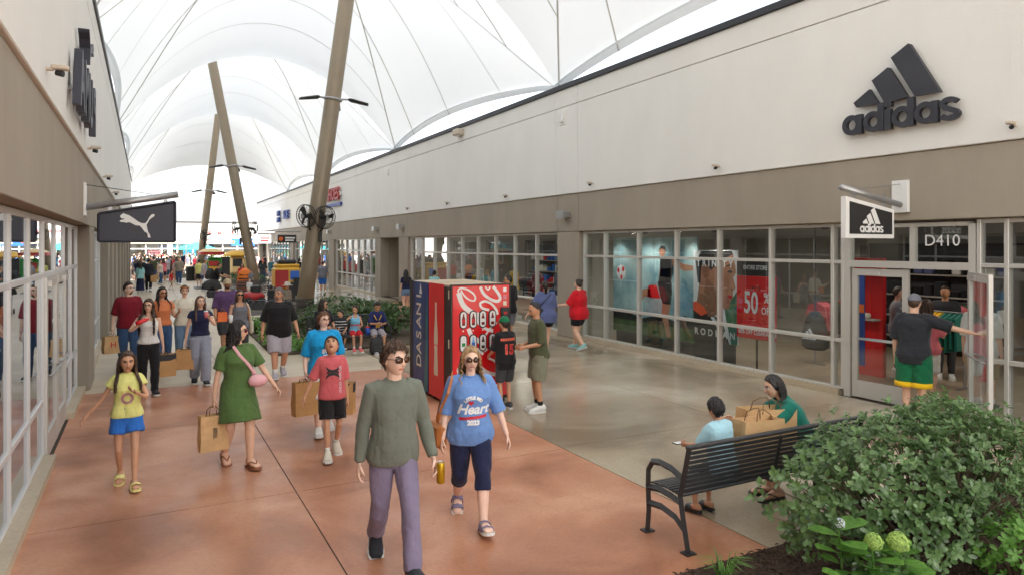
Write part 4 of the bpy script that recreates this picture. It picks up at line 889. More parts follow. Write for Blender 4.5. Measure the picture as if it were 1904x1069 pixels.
def hair_geo(b, M, s, fem, style, th, seed, lod):
    rg = random.Random(seed); nu, nv = ((64, 18), (32, 10), (14, 6))[lod]; vs = []; hw, hd, hh = .077, .097, .119
    tab = HAIRLINE_F if fem else HAIRLINE
    if style == 'bald': tab = [(0, .112), (.35, .105), (.5, .03), (.56, -.02), (.62, .01), (.7, -.045), (1, -.075)]
    p1, p2, p3 = rg.uniform(0, 6), rg.uniform(0, 6), rg.uniform(0, 6)
    for j in range(nu):
        ph = -pi+2*pi*j/nu; zl = lerp_tab(tab, abs(ph)/pi); zl = max(-.98, min(.98, zl/hh)); tl_ = math.acos(zl)
        for i in range(nv+1):
            r = i/nv; t = tl_*r; q = th*(1-.75*max(0, (r-.8)/.2)**2) if style != 'volume' else th*(1-.35*max(0, (r-.75)/.25))
            q *= 1+.22*sin(ph*9+p1+3*r)+.16*sin(ph*17+p2-4*r)+.12*sin(r*14+ph*5+p3)
            x = sin(t)*sin(ph)*(hw+q); y = sin(t)*cos(ph)*(hd+q); z = cos(t)*(hh+q*1.1)
            if z < 0 and y < 0: y *= 1-.30*(-z/hh)
            vs.append(M@(Vector((x, y, z))*s))
        vs.append(M@(Vector((sin(tl_)*sin(ph)*hw*.93, sin(tl_)*cos(ph)*hd*.93*(1 if not (zl < 0 and cos(ph) < 0) else 1+.3*zl), cos(tl_)*hh*.99))*s))
    k = nv+2; fs = []
    for j in range(nu):
        j2 = (j+1) % nu
        for i in range(nv+1): fs.append((j*k+i, j*k+i+1, j2*k+i+1, j2*k+i))
    b.add(vs, fs)
def strands(b, M, s, L, seed, n, wave=.012, front=.35, _q=0, curl=9., spread=1.0, phmin=.36, lod=0):
    rg = random.Random(seed); o = M.translation; R3 = M.to_3x3()
    for i in range(n):
        sd = rg.choice((-1, 1)); u = rg.random(); ph = sd*pi*(phmin+(1-phmin)*u); z0 = rg.uniform(-.02, .108)
        st = sqrt(max(.05, 1-(z0/.125)**2)); p0 = Vector((st*sin(ph)*.087, st*cos(ph)*.106, z0)); fr = u < front
        ll = L*rg.uniform(.78, 1.05); pts = []; rad = []; K = 9 if lod < 2 else 4; ph0 = rg.uniform(0, 6.28)
        for k in range(K):
            t = k/(K-1); z = z0-(z0+.10+ll)*t; sz = sqrt(max(.05, 1-(max(z, 0)/.125)**2))/st; w = sz*(1+.10*min(1, t*2.2)*spread); x = p0.x*w; y = p0.y*w-.012*t
            if z < -.13:
                q = min(1, (-.13-z)/.1)
                if fr: x += sd*.035*q; y = y+(.15-y)*q*.9
                else: y = y+(min(y, -.135)-y)*q; x *= 1+.25*q*spread
            a = wave*min(1, t*2); x += a*sin(curl*t*2+ph0); y += a*cos(curl*t*2.2+ph0)
            loc = Vector((x, y, z))*s; wgt = max(0, 1-t*1.6); pts.append(o+(R3@loc)*wgt+(M_YAW(R3)@loc)*(1-wgt)); rad.append((.013*s*(1-.75*t*t), .008*s*(1-.7*t*t)))
        b.tube(pts, rad, 5 if lod < 2 else 4, cap=False)
def tufts(b, M, s, th, n, seed, fem):
    rg = random.Random(seed); tab = HAIRLINE_F if fem else HAIRLINE
    for i in range(n):
        ph = rg.uniform(-pi, pi); zl = max(-.98, min(.98, lerp_tab(tab, abs(ph)/pi)/.119)); t = math.acos(zl)*sqrt(rg.random())*.97; e = .9*th
        f_ = lambda t_, p_, q: Vector((sin(t_)*sin(p_)*(.077+q), sin(t_)*cos(p_)*(.097+q)*(1-.3*max(0, -cos(t_)) if cos(p_) < 0 else 1), cos(t_)*(.119+q)))
        dp = rg.uniform(.05, .35)*(1 if ph > 0 else -1); dt = rg.uniform(.12, .4); pts = [f_(t, ph, e*.5), f_(t+dt*.5, ph+dp*.5, e+rg.uniform(.002, .010)), f_(t+dt, ph+dp, e*rg.uniform(.5, 1.4))]
        b.tube([M@(p*s) for p in pts], [(.009*s, .005*s), (.008*s, .005*s), (.001, .001)], 5, cap=False)
def M_YAW(R3):
    f = R3@Vector((0, 1, 0)); a = atan2(-f.x, f.y); return Matrix.Rotation(a, 3, 'Z')
def hand_geo(b, M, s, curl, spread=.06):
    b.tube([M@(Vector((0, y, 0))*s) for y in (-.02, .005, .035, .075, .09)], [(a*s, c*s) for a, c in ((.024, .02), (.026, .018), (.036, .016), (.041, .014), (.036, .011))], 8, up=M.to_3x3()@Vector((0, 0, 1)))
    for x0, L, a in ((.031, .072, .05), (.011, .08, .0), (-.010, .074, -.04), (-.029, .058, -.1)):
        p = Vector((x0, .082, 0)); d = Vector((a*2*spread/.06, 1, 0)).normalized(); pts = [p-d*.012]; th = curl*.55
        for q in (.42, .32, .26):
            d2 = Vector((d.x*cos(th), d.y*cos(th), -sin(th))); pts.append(p); p = p+d2*L*q; th += curl*.75
        pts.append(p); b.tube([M@(v*s) for v in pts], [.0095*s, .0098*s, .0088*s, .0078*s, .0055*s], 6)
    tp = [Vector((.022, .012, -.002)), Vector((.042, .034, -.012)), Vector((.052, .06, -.02-.01*curl)), Vector((.05, .084, -.028-.02*curl))]
    b.tube([M@(v*s) for v in tp], [.013*s, .0125*s, .0105*s, .007*s], 6)
FOOT = [(-.048, .022, .016), (-.03, .033, .03), (.0, .036, .034), (.04, .040, .023), (.08, .045, .0145), (.11, .042, .011), (.128, .026, .007)]
def foot_top(yf, H): return .022+2*.86*.98*H*lerp_tab([(y, h) for y, w, h in FOOT], yf)
def foot_loft(b, M, s, grow, zf, top=1.):
    # zf: floor height below the ankle (negative), in metres
    pts = []; rad = []
    for y, w, h in FOOT: hh = h*top*s+grow; pts.append(M@Vector((0, y*s*.88, zf+hh*.86))); rad.append((w*s*.66+grow, hh*.86))
    b.tube(pts, rad, 10, up=M.to_3x3()@Vector((0, 0, 1)), sq=.85)
def sole_loft(b, M, s, grow, zf, t):
    out = [(-.052, 0), (-.045, .026), (-.01, .034), (.04, .037), (.09, .048), (.12, .042), (.142, .02), (.147, 0)]
    poly = [(w*s*.66+(grow if w > .001 else 0), y*s*.83+(grow if y > .1 else -grow if y < -.04 else 0)) for y, w in out]; poly = poly+[(-x, y) for x, y in poly[::-1] if abs(x) > 1e-4]
    n = len(poly); b.add([M@Vector((x, y, zf-.0+.001)) for x, y in poly]+[M@Vector((x*1.02, y, zf+t)) for x, y in poly], [tuple(range(n)), tuple(range(n, 2*n))[::-1]]+[(i, (i+1) % n, n+(i+1) % n, n+i) for i in range(n)])
POSES = {'stand': dict(feet=((.09, 0, 0, 0), (-.09, 0, 0, 0))), 'walkR': dict(feet=((.07, .30, 0, -12), (-.07, -.33, 0, 38))), 'walkL': dict(feet=((.07, -.33, 0, 38), (-.07, .30, 0, -12))),
         'stepR': dict(feet=((.08, .18, 0, -4), (-.08, -.2, 0, 22))), 'stepL': dict(feet=((.08, -.2, 0, 22), (-.08, .18, 0, -4))), 'sit': dict(seat=.44, feet=((.11, .46, 0, 0), (-.11, .46, 0, 0)))}
ARM_REST = (2, 9, 10, 4)
def sup(v, e=.62): return math.copysign(abs(v)**e, v)
def person(label, pos, face, H=1.72, sex='m', b=1., belly=0., skin='light', hair=('short', 'dark', .014), top=None, bottom=None, shoes=('sneaker', 'cloth_white'), pose='stand', arms=(ARM_REST, ARM_REST), lean=(0, 0), head=(0, 0, 0),
           glasses=None, cap=None, group=None, lod=0, curl=(.55, .55), beard=0, mouth=False, z=0., kid=False, name='person', sock=None, mann=False):
    # top: dict(kind tee/long/tank/dress, c, hem, loose, sleeve); bottom: dict(c, len, loose, flare) ; arms: right, left = (swing, abduct, forearm swing, forearm abduct)
    fem = sex == 'f'; k = H/1.75; E_ = empty(name, (pos[0], pos[1], z), label, 'person' if name == 'person' else name.replace('_', ' '), group, radians(180+face)); vox = (.0095, .015, .03)[lod]*max(.8, k)
    P = POSES[pose] if isinstance(pose, str) else pose; hs_ = (.095 if not kid else .085)*H*(1 if not fem else .93); ah = .042*H; L1, L2 = .245*H, .238*H; sd = sum(ord(c) for c in label) % 997
    feet = []
    for (fx, fy, fl, pit), sgn in zip(P['feet'], (1, -1)):
        p = radians(pit); az = ah*cos(p)+(.092*H*sin(p) if p > 0 else .05*H*sin(-p)); feet.append((Vector((fx*k*(1+.5*(b-1)), fy*k, az+fl)), p))
    if 'seat' in P: hz = P['seat']+.085*k*(.6+.4*b)+0; hz = max(hz, .2)
    else: hz = min(sqrt(max(.01, ((L1+L2)*.993)**2-(f[0].y)**2-(abs(f[0].x)-.085*k)**2))+f[0].z for f in feet); hz = min(hz, .527*H)
    hip = Vector((0, P.get('hy', 0), hz)); TR = Matrix.Rotation(radians(lean[1]), 3, 'Y')@Matrix.Rotation(radians(-lean[0]), 3, 'X')
    tl = lambda x, y, zf: hip+TR@Vector((x, y, (zf-.525)*H))
    SEC = SEC_F if fem else SEC_M
    def secs(z0, z1, add, hemadd=0.):
        out = []
        zs_ = [z0]+[q[0] for q in SEC if z0+.008 < q[0] < z1-.004]+[z1]
        for zf in zs_:
            zz = max(SEC[0][0], min(SEC[-1][0], zf)); i = max(j for j in range(len(SEC)-1) if SEC[j][0] <= zz+1e-9); a, c = SEC[i], SEC[i+1]; q = (zz-a[0])/(c[0]-a[0]); w, d, yo = (a[j]+(c[j]-a[j])*q for j in (1, 2, 3))
            g = 1+(b-1)*(1 if zf < .8 else .45); bl = belly*math.exp(-((zf-.605)/.07)**2); ht = max(0, min(1, (.70-zf)/.2))*hemadd; up_ = 1 if zf < .82 else .35
            out.append((tl(0, (yo+bl*.55)*k, zf), (w*k*g+add*up_+ht, d*k*g+bl*.5*k+add*up_+ht*.8)))
        return out
    # legs
    legs = []
    for i, sgn in enumerate((1, -1)):
        hj = hip+Vector((sgn*.088*k*(1+.35*(b-1)), 0, 0)); an, pit = feet[i]; pole = Vector((sgn*.12, 1, .15)) if 'seat' not in P else Vector((sgn*P.get('kn', .12), .3, 1)); kn = ik(hj, an, L1, L2, pole); legs.append([hj, kn, an])
    # arms
    A1, A2 = .172*H, .148*H; armp = []
    for i, sgn in enumerate((1, -1)):
        sh = tl(sgn*hs_*(1+.35*(b-1)), -.005*k, .805); sw, ab, sw2, ab2 = arms[i]
        dr = lambda s_, a_: Vector((sgn*sin(radians(a_)), sin(radians(s_))*cos(radians(a_)), -cos(radians(s_))*cos(radians(a_)))); el = sh+dr(sw, ab)*A1; wr = el+dr(sw2, ab2)*A2; armp.append([sh, el, wr])
    lb = 1+(b-1)*.75; la = lb*(.86 if fem else 1)*(.9 if kid else 1); ll_ = lb*(1.0 if fem else .97)*(.84 if kid else 1)
    extra = MB(); skinmb = MB(); K = (9, 8, 6)[lod]; NS = (12, 10, 8)[lod]
    hc = hip+TR@Vector((0, .02*k, (.933-.525)*H)) if not kid else hip+TR@Vector((0, .015*k, (.927-.525)*H)); hsz = k*(1.0 if not kid else 1.15)*(.98 if fem else 1)
    if not mann:
        nb = tl(0, -.01*k, .80); nr = (.046 if fem else .056)*k*(1+.35*(b-1)); skinmb.tube([nb, nb.lerp(hc, .5), hc-Vector((0, .01*k, .03*k))], [nr*1.2, nr, nr*.95], NS, up=(0, 1, 0))
    for p, r in [(None, None)]:
        s_ = secs(.5, .825, -.012*k); skinmb.tube([q[0] for q in s_], [q[1] for q in s_], NS+4, up=(0, 1, 0), sq=.9)
    for a in armp:
        pts = polyl(a, K); skinmb.tube(pts, [lerp_tab(ARMT, t/(K-1))*k*la for t in range(K)], NS, up=(0, 1, 0))
    for q in legs:
        pts = polyl(q, K); skinmb.tube(pts, [lerp_tab(LEGT, t/(K-1))*k*ll_ for t in range(K)], NS, up=(0, 1, 0))
    HM = Matrix.Translation(hc)@(Matrix.Rotation(radians(head[0]), 4, 'Z')@Matrix.Rotation(radians(head[1]), 4, 'X')@Matrix.Rotation(radians(head[2]), 4, 'Y'))
    hcol = 'hair_'+hair[1] if hair else 'hair_dark'
    if not mann: head_geo(extra, HM, hsz, fem, lod, hcol, mouth, beard)
    else:
        if P is not None and hair: extra.cur = 0; head_geo(extra, HM, hsz*.95, fem, 2, hcol)
    extra.cur = 0; grips = []
    for i, sgn in enumerate((1, -1)):
        a = armp[i]; y = (a[2]-a[1]).normalized(); ref = Vector((0, 1, 0)) if abs(y.y) < .72 else Vector((0, 0, 1)); x = (ref-y*ref.dot(y)).normalized(); zz = x.cross(y)*(-sgn)
        M = Matrix(((x.x, y.x, zz.x, a[2].x), (x.y, y.y, zz.y, a[2].y), (x.z, y.z, zz.z, a[2].z), (0, 0, 0, 1)))
        if lod < 2: hand_geo(extra, M, k*(.88 if fem else .98), curl[i])
        else: extra.tube([a[2], a[2]+y*.1*k, a[2]+y*.17*k], [(.035*k, .02*k), (.04*k, .025*k), (.018*k, .014*k)], 6)
        grips.append(E_.matrix_basis.copy()@(a[2]+y*.085*k))
    fms = []
    for i in (0, 1):
        an, pit = feet[i]; fms.append(Matrix.Translation(an)@Matrix.Rotation(-pit, 4, 'X')@Matrix.Rotation(radians(-6 if i == 0 else 6), 4, 'Z'))
    st, sm_ = shoes[0], shoes[1]
    if st in ('slide', 'flop', 'bare', 'sandal'):
        for M in fms: foot_loft(extra, M, H*.98, 0, -ah+(.022 if st != 'bare' else 0))
    body = soft('body', skinmb, ['skin_'+skin, 'lip_'+skin, 'eye_white', 'eye_dark' if not beard else hcol], E_, vox*.95, 4, 0, sd, extra)
    for M in fms:
        if st in ('slide', 'flop', 'sandal'):
            so_ = MB(); sole_loft(so_, M, H*1.0, .006, -ah, .024); sh_ = so_.build('sandal', sm_, E_, False, False)
            bb = MB()
            if st == 'slide': bb.tube([M@Vector((sx*.034*H, .05*H, -ah+.02+h_)) for sx, h_ in ((-1, 0), (-.85, foot_top(.06, H)*.6), (-.45, foot_top(.06, H)-.02), (0, foot_top(.06, H)-.012), (.45, foot_top(.06, H)-.02), (.85, foot_top(.06, H)*.6), (1, 0))], [(.03*H, .006)]*7, 6, up=M.to_3x3()@Vector((0, 0, 1)))
            elif st == 'sandal':
                for yy in (.085, .03): bb.tube([M@Vector((sx*.033*H, yy*H*.8, -ah+.02+h_)) for sx, h_ in ((-1, 0), (-.85, foot_top(yy, H)*.6), (-.45, foot_top(yy, H)-.02), (0, foot_top(yy, H)-.012), (.45, foot_top(yy, H)-.02), (.85, foot_top(yy, H)*.6), (1, 0))], [(.017*H, .006)]*7, 6, up=M.to_3x3()@Vector((0, 0, 1)))
            else:
                for sx in (-1, 1): bb.tube([M@Vector((0, .085*H, -ah+foot_top(.097, H))), M@Vector((sx*.02*H, .05*H, -ah+foot_top(.057, H)+.002)), M@Vector((sx*.027*H, .0, -ah+.03))], [.006, .008, .006], 6)
            bb.build('strap', shoes[2] if len(shoes) > 2 else sm_, sh_, True, False)
        elif st != 'bare':
            so_ = MB(); foot_loft(so_, M, H*.99, .007, -ah+.018, 1.12); 
            if st == 'high': so_.tube([M@Vector((0, -.005, -ah+.05)), M@Vector((0, -.005, .03*k))], [.043*k, .045*k], 10)
            up_ = so_.build('shoe', sm_, E_, True, False); s2 = MB(); sole_loft(s2, M, H*1.0, .010, -ah, .028); s2.build('sole', shoes[2] if len(shoes) > 2 else 'rubber_white', up_, False, False)
    if sock:
        for q in legs:
            m_ = MB(); pts = polyl(q, 4, .87, 1.0); m_.tube(pts, [.047*k*ll_, .044*k*ll_, .043*k*ll_, .044*k], 10, up=(0, 1, 0)); m_.build('sock', sock, E_, True, False)
    if bottom:
        m_ = MB(); lo = bottom.get('loose', 0.02)*k; T1 = bottom.get('len', .97); s_ = secs(.475, bottom.get('waist', .60), .006*k); m_.tube([q[0] for q in s_], [q[1] for q in s_], 18, up=(0, 1, 0), sq=.9)
        if bottom.get('skirt'):
            q = [l[0].lerp(l[1], .3) for l in legs]; c0 = hip; kn = (legs[0][1]+legs[1][1])/2; an = (legs[0][2]+legs[1][2])/2; path = polyl([hip+Vector((0, 0, .03*k)), kn, an], 6, 0, T1); W = abs(legs[0][0].x); fl = bottom.get('flare', .05)
            m_.tube(path, [((.165+.02*i/5)*k*b+fl*k*(i/5), (.125*k*b+fl*k*(i/5)+abs(legs[0][1].y-legs[1][1].y)*.4*(i/5))) for i in range(6)], 18, up=(0, 1, 0))
        else:
            for q in legs:
                n = 8; pts = polyl(q, n, 0, T1); fl = bottom.get('flare', 0.)*k
                m_.tube(pts, [max(lerp_tab(LEGT, T1*t/(n-1))*k*ll_+lo, (.064 if T1 > .8 else 0)*k)+fl*(t/(n-1))**2 for t in range(n)], 14, up=(0, 1, 0))
        bo_ = soft('bottoms', m_, [bottom['c']], E_, vox, 3, bottom.get('wr', (.008, .007, 0)[lod]), sd+1)
        if bottom.get('name'): bo_.name = bottom['name']
    top_o = None
    if top:
        kd = top['kind']; lo = top.get('loose', .014)*k; hem = top.get('hem', .50); m_ = MB(); topz = .847 if kd not in ('tank', 'bust') else (.775 if kd == 'tank' else .77)
        s_ = secs(hem, topz, lo, top.get('hl', 0.02)*k); m_.tube([q[0] for q in s_], [q[1] for q in s_], 20, up=(0, 1, 0), sq=.88)
        if kd == 'dress':
            kn = (legs[0][1]+legs[1][1])/2; path = polyl([tl(0, -.01*k, .56), (legs[0][0]+legs[1][0])/2, kn], 6, 0, top.get('dlen', .95)); fl = top.get('flare', .05)*k
            sp = abs(legs[0][1].y-legs[1][1].y)
            m_.tube(path, [((.165*b)*k+lo+fl*t/5, .122*b*k+lo+(fl+sp*.35)*t/5) for t in range(6)], 20, up=(0, 1, 0))
        if kd == 'tank' or kd == 'bust':
            for sx in (-1, 1): m_.tube([tl(sx*.075*k, .085*k, .755), tl(sx*.082*k, .055*k, .805), tl(sx*.083*k, -.005, .838), tl(sx*.08*k, -.06*k, .80), tl(sx*.07*k, -.085*k, .75)], [(top.get('strap', .028)*k, .012*k)]*5, 8, up=(0, 1, 0))
        else:
            T1 = top.get('sleeve', .42)
            for sgn, a in zip((1, -1), armp):
                n = 7; inner = tl(sgn*hs_*.55, -.008*k, .815); pts = [inner]+polyl(a, n, 0, T1); fl = top.get('sfl', .006 if T1 < .6 else 0.)*k
                m_.tube(pts, [.06*k*la+lo*.6]+[lerp_tab(ARMT, T1*t/(n-1))*k*la+lo*.75+.004+fl*t/(n-1) for t in range(n)], 14, up=(0, 1, 0))
        top_o = soft('dress' if kd == 'dress' else 'shirt', m_, [top['c']], E_, vox, 4, top.get('wr', (.007, .0065, 0)[lod]), sd+2)
        if kd in ('tee', 'long', 'dress') and lod < 2:
            nb = tl(0, -.008*k, .8465); r_ = (.064 if not fem else .06)*k*(1+.3*(b-1)); rr = MB(); N = 20
            pts = [nb+TR@Vector((r_*1.03*cos(2*pi*i/N), r_*.98*sin(2*pi*i/N)+.004, .002-.012*k*(1+sin(2*pi*i/N))*.5)) for i in range(N+1)]; rr.tube(pts, .009, 6, cap=False); rr.build('collar', top['c'], top_o, True, False)
    if hair and lod < 3 and not (mann):
        hb = MB(); sty, hcn, th = hair[0], hair[1], hair[2]
        if not cap: hair_geo(hb, HM, hsz, fem, sty, th, sd, lod)
        else: hair_geo(hb, HM, hsz, fem, 'short', .006, sd, lod)
        if lod == 0 and not cap and sty in ('volume', 'short', 'pony', 'bun'): tufts(hb, HM, hsz, th, 260 if sty == 'volume' else 170, sd, fem)
        if sty == 'long': strands(hb, HM, hsz, hair[3], sd, (130, 80, 30)[lod], *(hair[4:] if len(hair) > 4 else ()), lod=lod)
        if sty == 'bun':
            c = HM@(Vector((0, -.085, .085))*hsz); hb.tube([c+Vector((0, 0, -.04*hsz)), c+Vector((0, 0, -.03*hsz)), c, c+Vector((0, 0, .03*hsz)), c+Vector((0, 0, .04*hsz))], [.01*hsz, .035*hsz, .047*hsz, .035*hsz, .01*hsz], 12)
        if sty == 'pony':
            for q in range(14): 
                o_ = Vector((random.Random(q+sd).uniform(-.02, .02), random.Random(q*3+sd).uniform(-.015, .015), 0)); hb.tube([HM@((Vector((0, -.085, .04))+o_*.3)*hsz), HM@((Vector((0, -.135, .02))+o_)*hsz), HM@((Vector((0, -.14, -.08))+o_*1.4)*hsz), HM@((Vector((0, -.125, -.19))+o_)*hsz)], [.012*hsz, .017*hsz, .014*hsz, .003*hsz], 6)
        hb.build('hair', 'hair_'+hcn, E_, True, False)
    if glasses:
        gb = MB(); fm = glasses[0]; lens = glasses[1]; T = lambda x, y, z_: HM@(Vector((x, y, z_))*hsz)
        for sx in (-1, 1):
            rimp = [T(sx*(.034+.0295*sup(cos(t))), .102-.009*max(0,cos(t)), .009+.019*sup(sin(t))) for t in [2*pi*i/14 for i in range(15)]]; gb.tube(rimp, .0038*hsz if lens else .0022*hsz, 5, cap=False)
            gb.tube([T(sx*.062, .094, .016), T(sx*.079, .05, .016), T(sx*.081, -.012, .006)], .0028*hsz, 5)
        gb.tube([T(-.011, .1, .014), T(0, .104, .016), T(.011, .1, .014)], .003*hsz, 5); g_ = gb.build('sunglasses' if lens else 'spectacles', fm, E_, True, False)
        if lens:
            for sx in (-1, 1):
                lbm = MB(); pts = [T(sx*(.034+.029*sup(cos(t))), .1025-.009*max(0,cos(t)), .009+.0185*sup(sin(t))) for t in [2*pi*i/14 for i in range(14)]]; c = T(sx*.034, .105, .009); pb = [T(sx*(.034+.029*sup(cos(t))), .098-.009*max(0,cos(t)), .009+.0185*sup(sin(t))) for t in [2*pi*i/14 for i in range(14)]]
                lbm.add([c]+pts+pb, [(0, 1+i, 1+(i+1) % 14) for i in range(14)]+[(1+i, 15+i, 15+(i+1) % 14, 1+(i+1) % 14) for i in range(14)]); lbm.build('lens', lens, g_, True, False)
    if cap:
        cm = MB(); N = 20; vs = []; fs = []
        for i in range(7):
            t = (pi/2)*i/6*.96
            for j in range(N): a = 2*pi*j/N; vs.append(HM@(Vector((sin(t)*sin(a)*.09, sin(t)*cos(a)*.11-.004, .028+cos(t)*.105))*hsz))
        for i in range(6):
            for j in range(N): fs.append((i*N+j, (i+1)*N+j, (i+1)*N+(j+1) % N, i*N+(j+1) % N))
        cm.add(vs, fs); c_ = cm.build('cap', cap[0], E_, True, False)
        back = -1 if len(cap) > 2 and cap[2] == 'back' else 1; vm = MB(); vs = []; M_ = 10
        for r0, dz in ((.0, .0), (.035, .004), (.075, -.012)):
            for j in range(M_+1): a = -1.05+2.1*j/M_; vs.append(HM@(Vector((sin(a)*(.09+r0*.15), back*(cos(a)*(.1+r0)), .036+dz-.012*abs(sin(a)))) *hsz))
        w_ = M_+1; fs = [(r*w_+j, r*w_+j+1, (r+1)*w_+j+1, (r+1)*w_+j) for r in range(2) for j in range(M_)]; n0 = len(vs); vs += [v-Vector((0, 0, .004)) for v in vs]; fs += [tuple(n0+i for i in f[::-1]) for f in fs]; vm.add(vs, fs); vm.build('visor', cap[1] if len(cap) > 1 else cap[0], c_, True, False)
    return dict(e=E_, top=top_o, grips=grips, H=H, tl=tl, TR=TR, hc=hc, HM=HM, k=k, armp=armp, hip=hip, fms=fms, ah=ah)
def on_shirt(P, fn, m, front=True, zc_=.7, xc=0., lift=.004, name='print', target='top'):
    # fn(b) draws flat geometry in (u right, v up, 0); it is laid on the garment when that is finished
    def go():
        o = P[target]; me = o.data; bv = BVHTree.FromPolygons([v.co.copy() for v in me.vertices], [tuple(p.vertices) for p in me.polygons]); b = MB(); fn(b)
        bm = bmesh.new(); vs = [bm.verts.new(v) for v in b.v]
        for f in b.f:
            try: bm.faces.new([vs[i] for i in f])
            except ValueError: pass
        for _ in range(3):
            el = [e for e in bm.edges if e.calc_length() > .03]
            if not el: break
            bmesh.ops.subdivide_edges(bm, edges=el, cuts=1)
        s = 1 if front else -1; c = P['tl'](0, 0, zc_); TR = P['TR']; n = TR@Vector((0, s, 0))
        for v in bm.verts:
            p = c+TR@Vector((-s*(v.co.x)+xc, 0, v.co.y)); h = bv.ray_cast(p+n*.6, -n); v.co = (h[0]+n*(lift+v.co.z)) if h[0] is not None else p+n*.1
        me2 = bpy.data.meshes.new(name); bm.to_mesh(me2); bm.free(); me2.materials.append(MATS[m]); link(name, me2, o, False)
    AFTER.append(go)
def T2(b, txt, size, x=0, y=0, **k): text_on(b, txt, size, lambda u, v, w: (u+x, v+y, 0), **k)
def world(P, p): return P['e'].matrix_basis@Vector(p)
# ------------------------------------------------------------------ carried things
mat('kraft', srgb(208, 170, 124), .85, var=.12, vscale=8, bump=.2, bscale=25); mat('kraft_dark', srgb(190, 148, 98), .85, var=.12, vscale=8, bump=.2, bscale=25); mat('string', srgb(120, 90, 60), .8); mat('bag_black', (.03, .03, .033), .7)
def paper_bag(loc, w_, d_, h_, rz, label, m='kraft', grip=None, band=None, txt=None, hl=.14, tm='print_black'):
    # loc: centre of the bag's bottom
    E_ = empty('paper_bag', loc, label, 'bag', None, rz); b = MB(); r = random.Random(int(abs(loc[0]*1000)) % 99); t = .004
    j = lambda: r.uniform(-.008, .008)
    o = [(-w_/2, -d_/2), (w_/2, -d_/2), (w_/2, d_/2), (-w_/2, d_/2)]
    rings = []
    for zf, sc in ((0, 1), (.35, 1.02), (.7, 1.0), (1, .98)):
        ring = []
        for i in range(4):
            a, c = o[i], o[(i+1) % 4]; ring.append((a[0]*sc+j(), a[1]*sc+j(), zf*h_)); mx_, my_ = (a[0]+c[0])/2, (a[1]+c[1])/2; pin = .86 if (i % 2 == 1 and zf > .3) else 1; ring.append((mx_*sc*pin+j(), my_*sc+j(), zf*h_))
        rings.append(ring)
    vs = [p for q in rings for p in q]; n = 8; fs = [tuple(range(n))]
    for k in range(3):
        for i in range(n): fs.append((k*n+i, k*n+(i+1) % n, (k+1)*n+(i+1) % n, (k+1)*n+i))
    o0 = len(vs); vs += [(x*.965, y*.95, z_) for x, y, z_ in rings[3]]+[(x*.93, y*.9, h_*.45) for x, y, z_ in rings[2]]
    for i in range(n): fs.append((3*n+i, 3*n+(i+1) % n, o0+(i+1) % n, o0+i)); fs.append((o0+i, o0+(i+1) % n, o0+n+(i+1) % n, o0+n+i))
    fs.append(tuple(range(o0+n, o0+2*n))[::-1]); b.add(vs, fs); body = b.build('bag_body', m, E_, False, False)
    if band:
        bm_ = MB(); bm_.tube([(0, 0, h_*.74), (0, 0, h_*1.003)], [(w_*.5*1.43, d_*.5*1.46)]*2, 4, up=(0, 1, 0), cap=False); bm2 = MB()
        s2 = [(x*1.03, y*1.03) for x, y in o]; bm2.add([(x, y, h_*.72) for x, y in s2]+[(x, y, h_*1.004) for x, y in s2], [(i, (i+1) % 4, 4+(i+1) % 4, 4+i) for i in range(4)]); bm2.build('band', band, body, False, False)
    for s in (-1, 1):
        hb = MB(); top_ = Vector((0, s*d_*.15, h_+hl)); 
        if grip is not None: top_ = (E_.matrix_basis.inverted()@Vector(grip))
        hb.tube([(-w_*.2, s*d_*.47, h_*.93), (-w_*.17, s*d_*.4, h_+.5*(top_.z-h_)), (-.03, s*.012+top_.y*.9, top_.z-.01), (.03, s*.012+top_.y*.9, top_.z-.01), (w_*.17, s*d_*.4, h_+.5*(top_.z-h_)), (w_*.2, s*d_*.47, h_*.93)], .005, 6); hb.build('handle', 'string', E_, True, False)
    if txt:
        tb = MB(); text_on(tb, txt[0], txt[1], lambda u, v, w: (u, -d_*.515-.004-w, v+h_*txt[2]), thick=.001, bold=.001, rot=radians(txt[3] if len(txt) > 3 else 0)); tb.build('bag_print', tm, body, False, False)
    return E_
def bag_in_hand(P, i, w_, d_, h_, drop, rz, label, **k):
    g = P['grips'][i]; return paper_bag((g.x, g.y, max(.02, g.z-drop-h_)), w_, d_, h_, rz, label, grip=g, **k)
def strap_path(P, pts, w_, m, name, t=.006):
    q = MB(); q.tube(pts, [(w_, t)]*len(pts), 6, up=(0, 1, 0)); return q.build(name, m, P['e'], True, False)
# ------------------------------------------------------------------ the cast: people near the camera
C_ = cloth
for n, c in dict(white=(225, 225, 222), black=(30, 30, 33), greygreen=(112, 118, 108), lav=(132, 122, 148), skyblue=(110, 148, 208), navy=(34, 40, 72), yellow=(228, 226, 140), blue=(48, 112, 200), green=(84, 112, 62), rose=(205, 98, 104), cyan=(22, 152, 214), lgrey=(176, 172, 182), maroon=(126, 24, 40), denim=(58, 84, 122), ldenim=(112, 138, 168), orange=(216, 128, 84), cream=(214, 206, 190), greyjean=(148, 154, 170), purple=(92, 66, 104), grey=(120, 122, 132), olive=(78, 82, 58), sage=(128, 128, 108), slate=(92, 102, 146), red=(205, 26, 40), teal=(24, 112, 98), ltblue=(172, 216, 232), kelly=(22, 108, 72), gold=(238, 190, 28), khaki=(176, 158, 128), pink=(226, 120, 130), jersey=(120, 190, 226), royal=(32, 42, 92), tealg=(60, 110, 124), taupe=(150, 140, 126), dgrey=(66, 68, 72), char=(46, 48, 54), aqua=(150, 205, 205), coral=(226, 110, 112)).items(): C_(n, c)
SW = 'cloth_white'; BK = 'cloth_black'
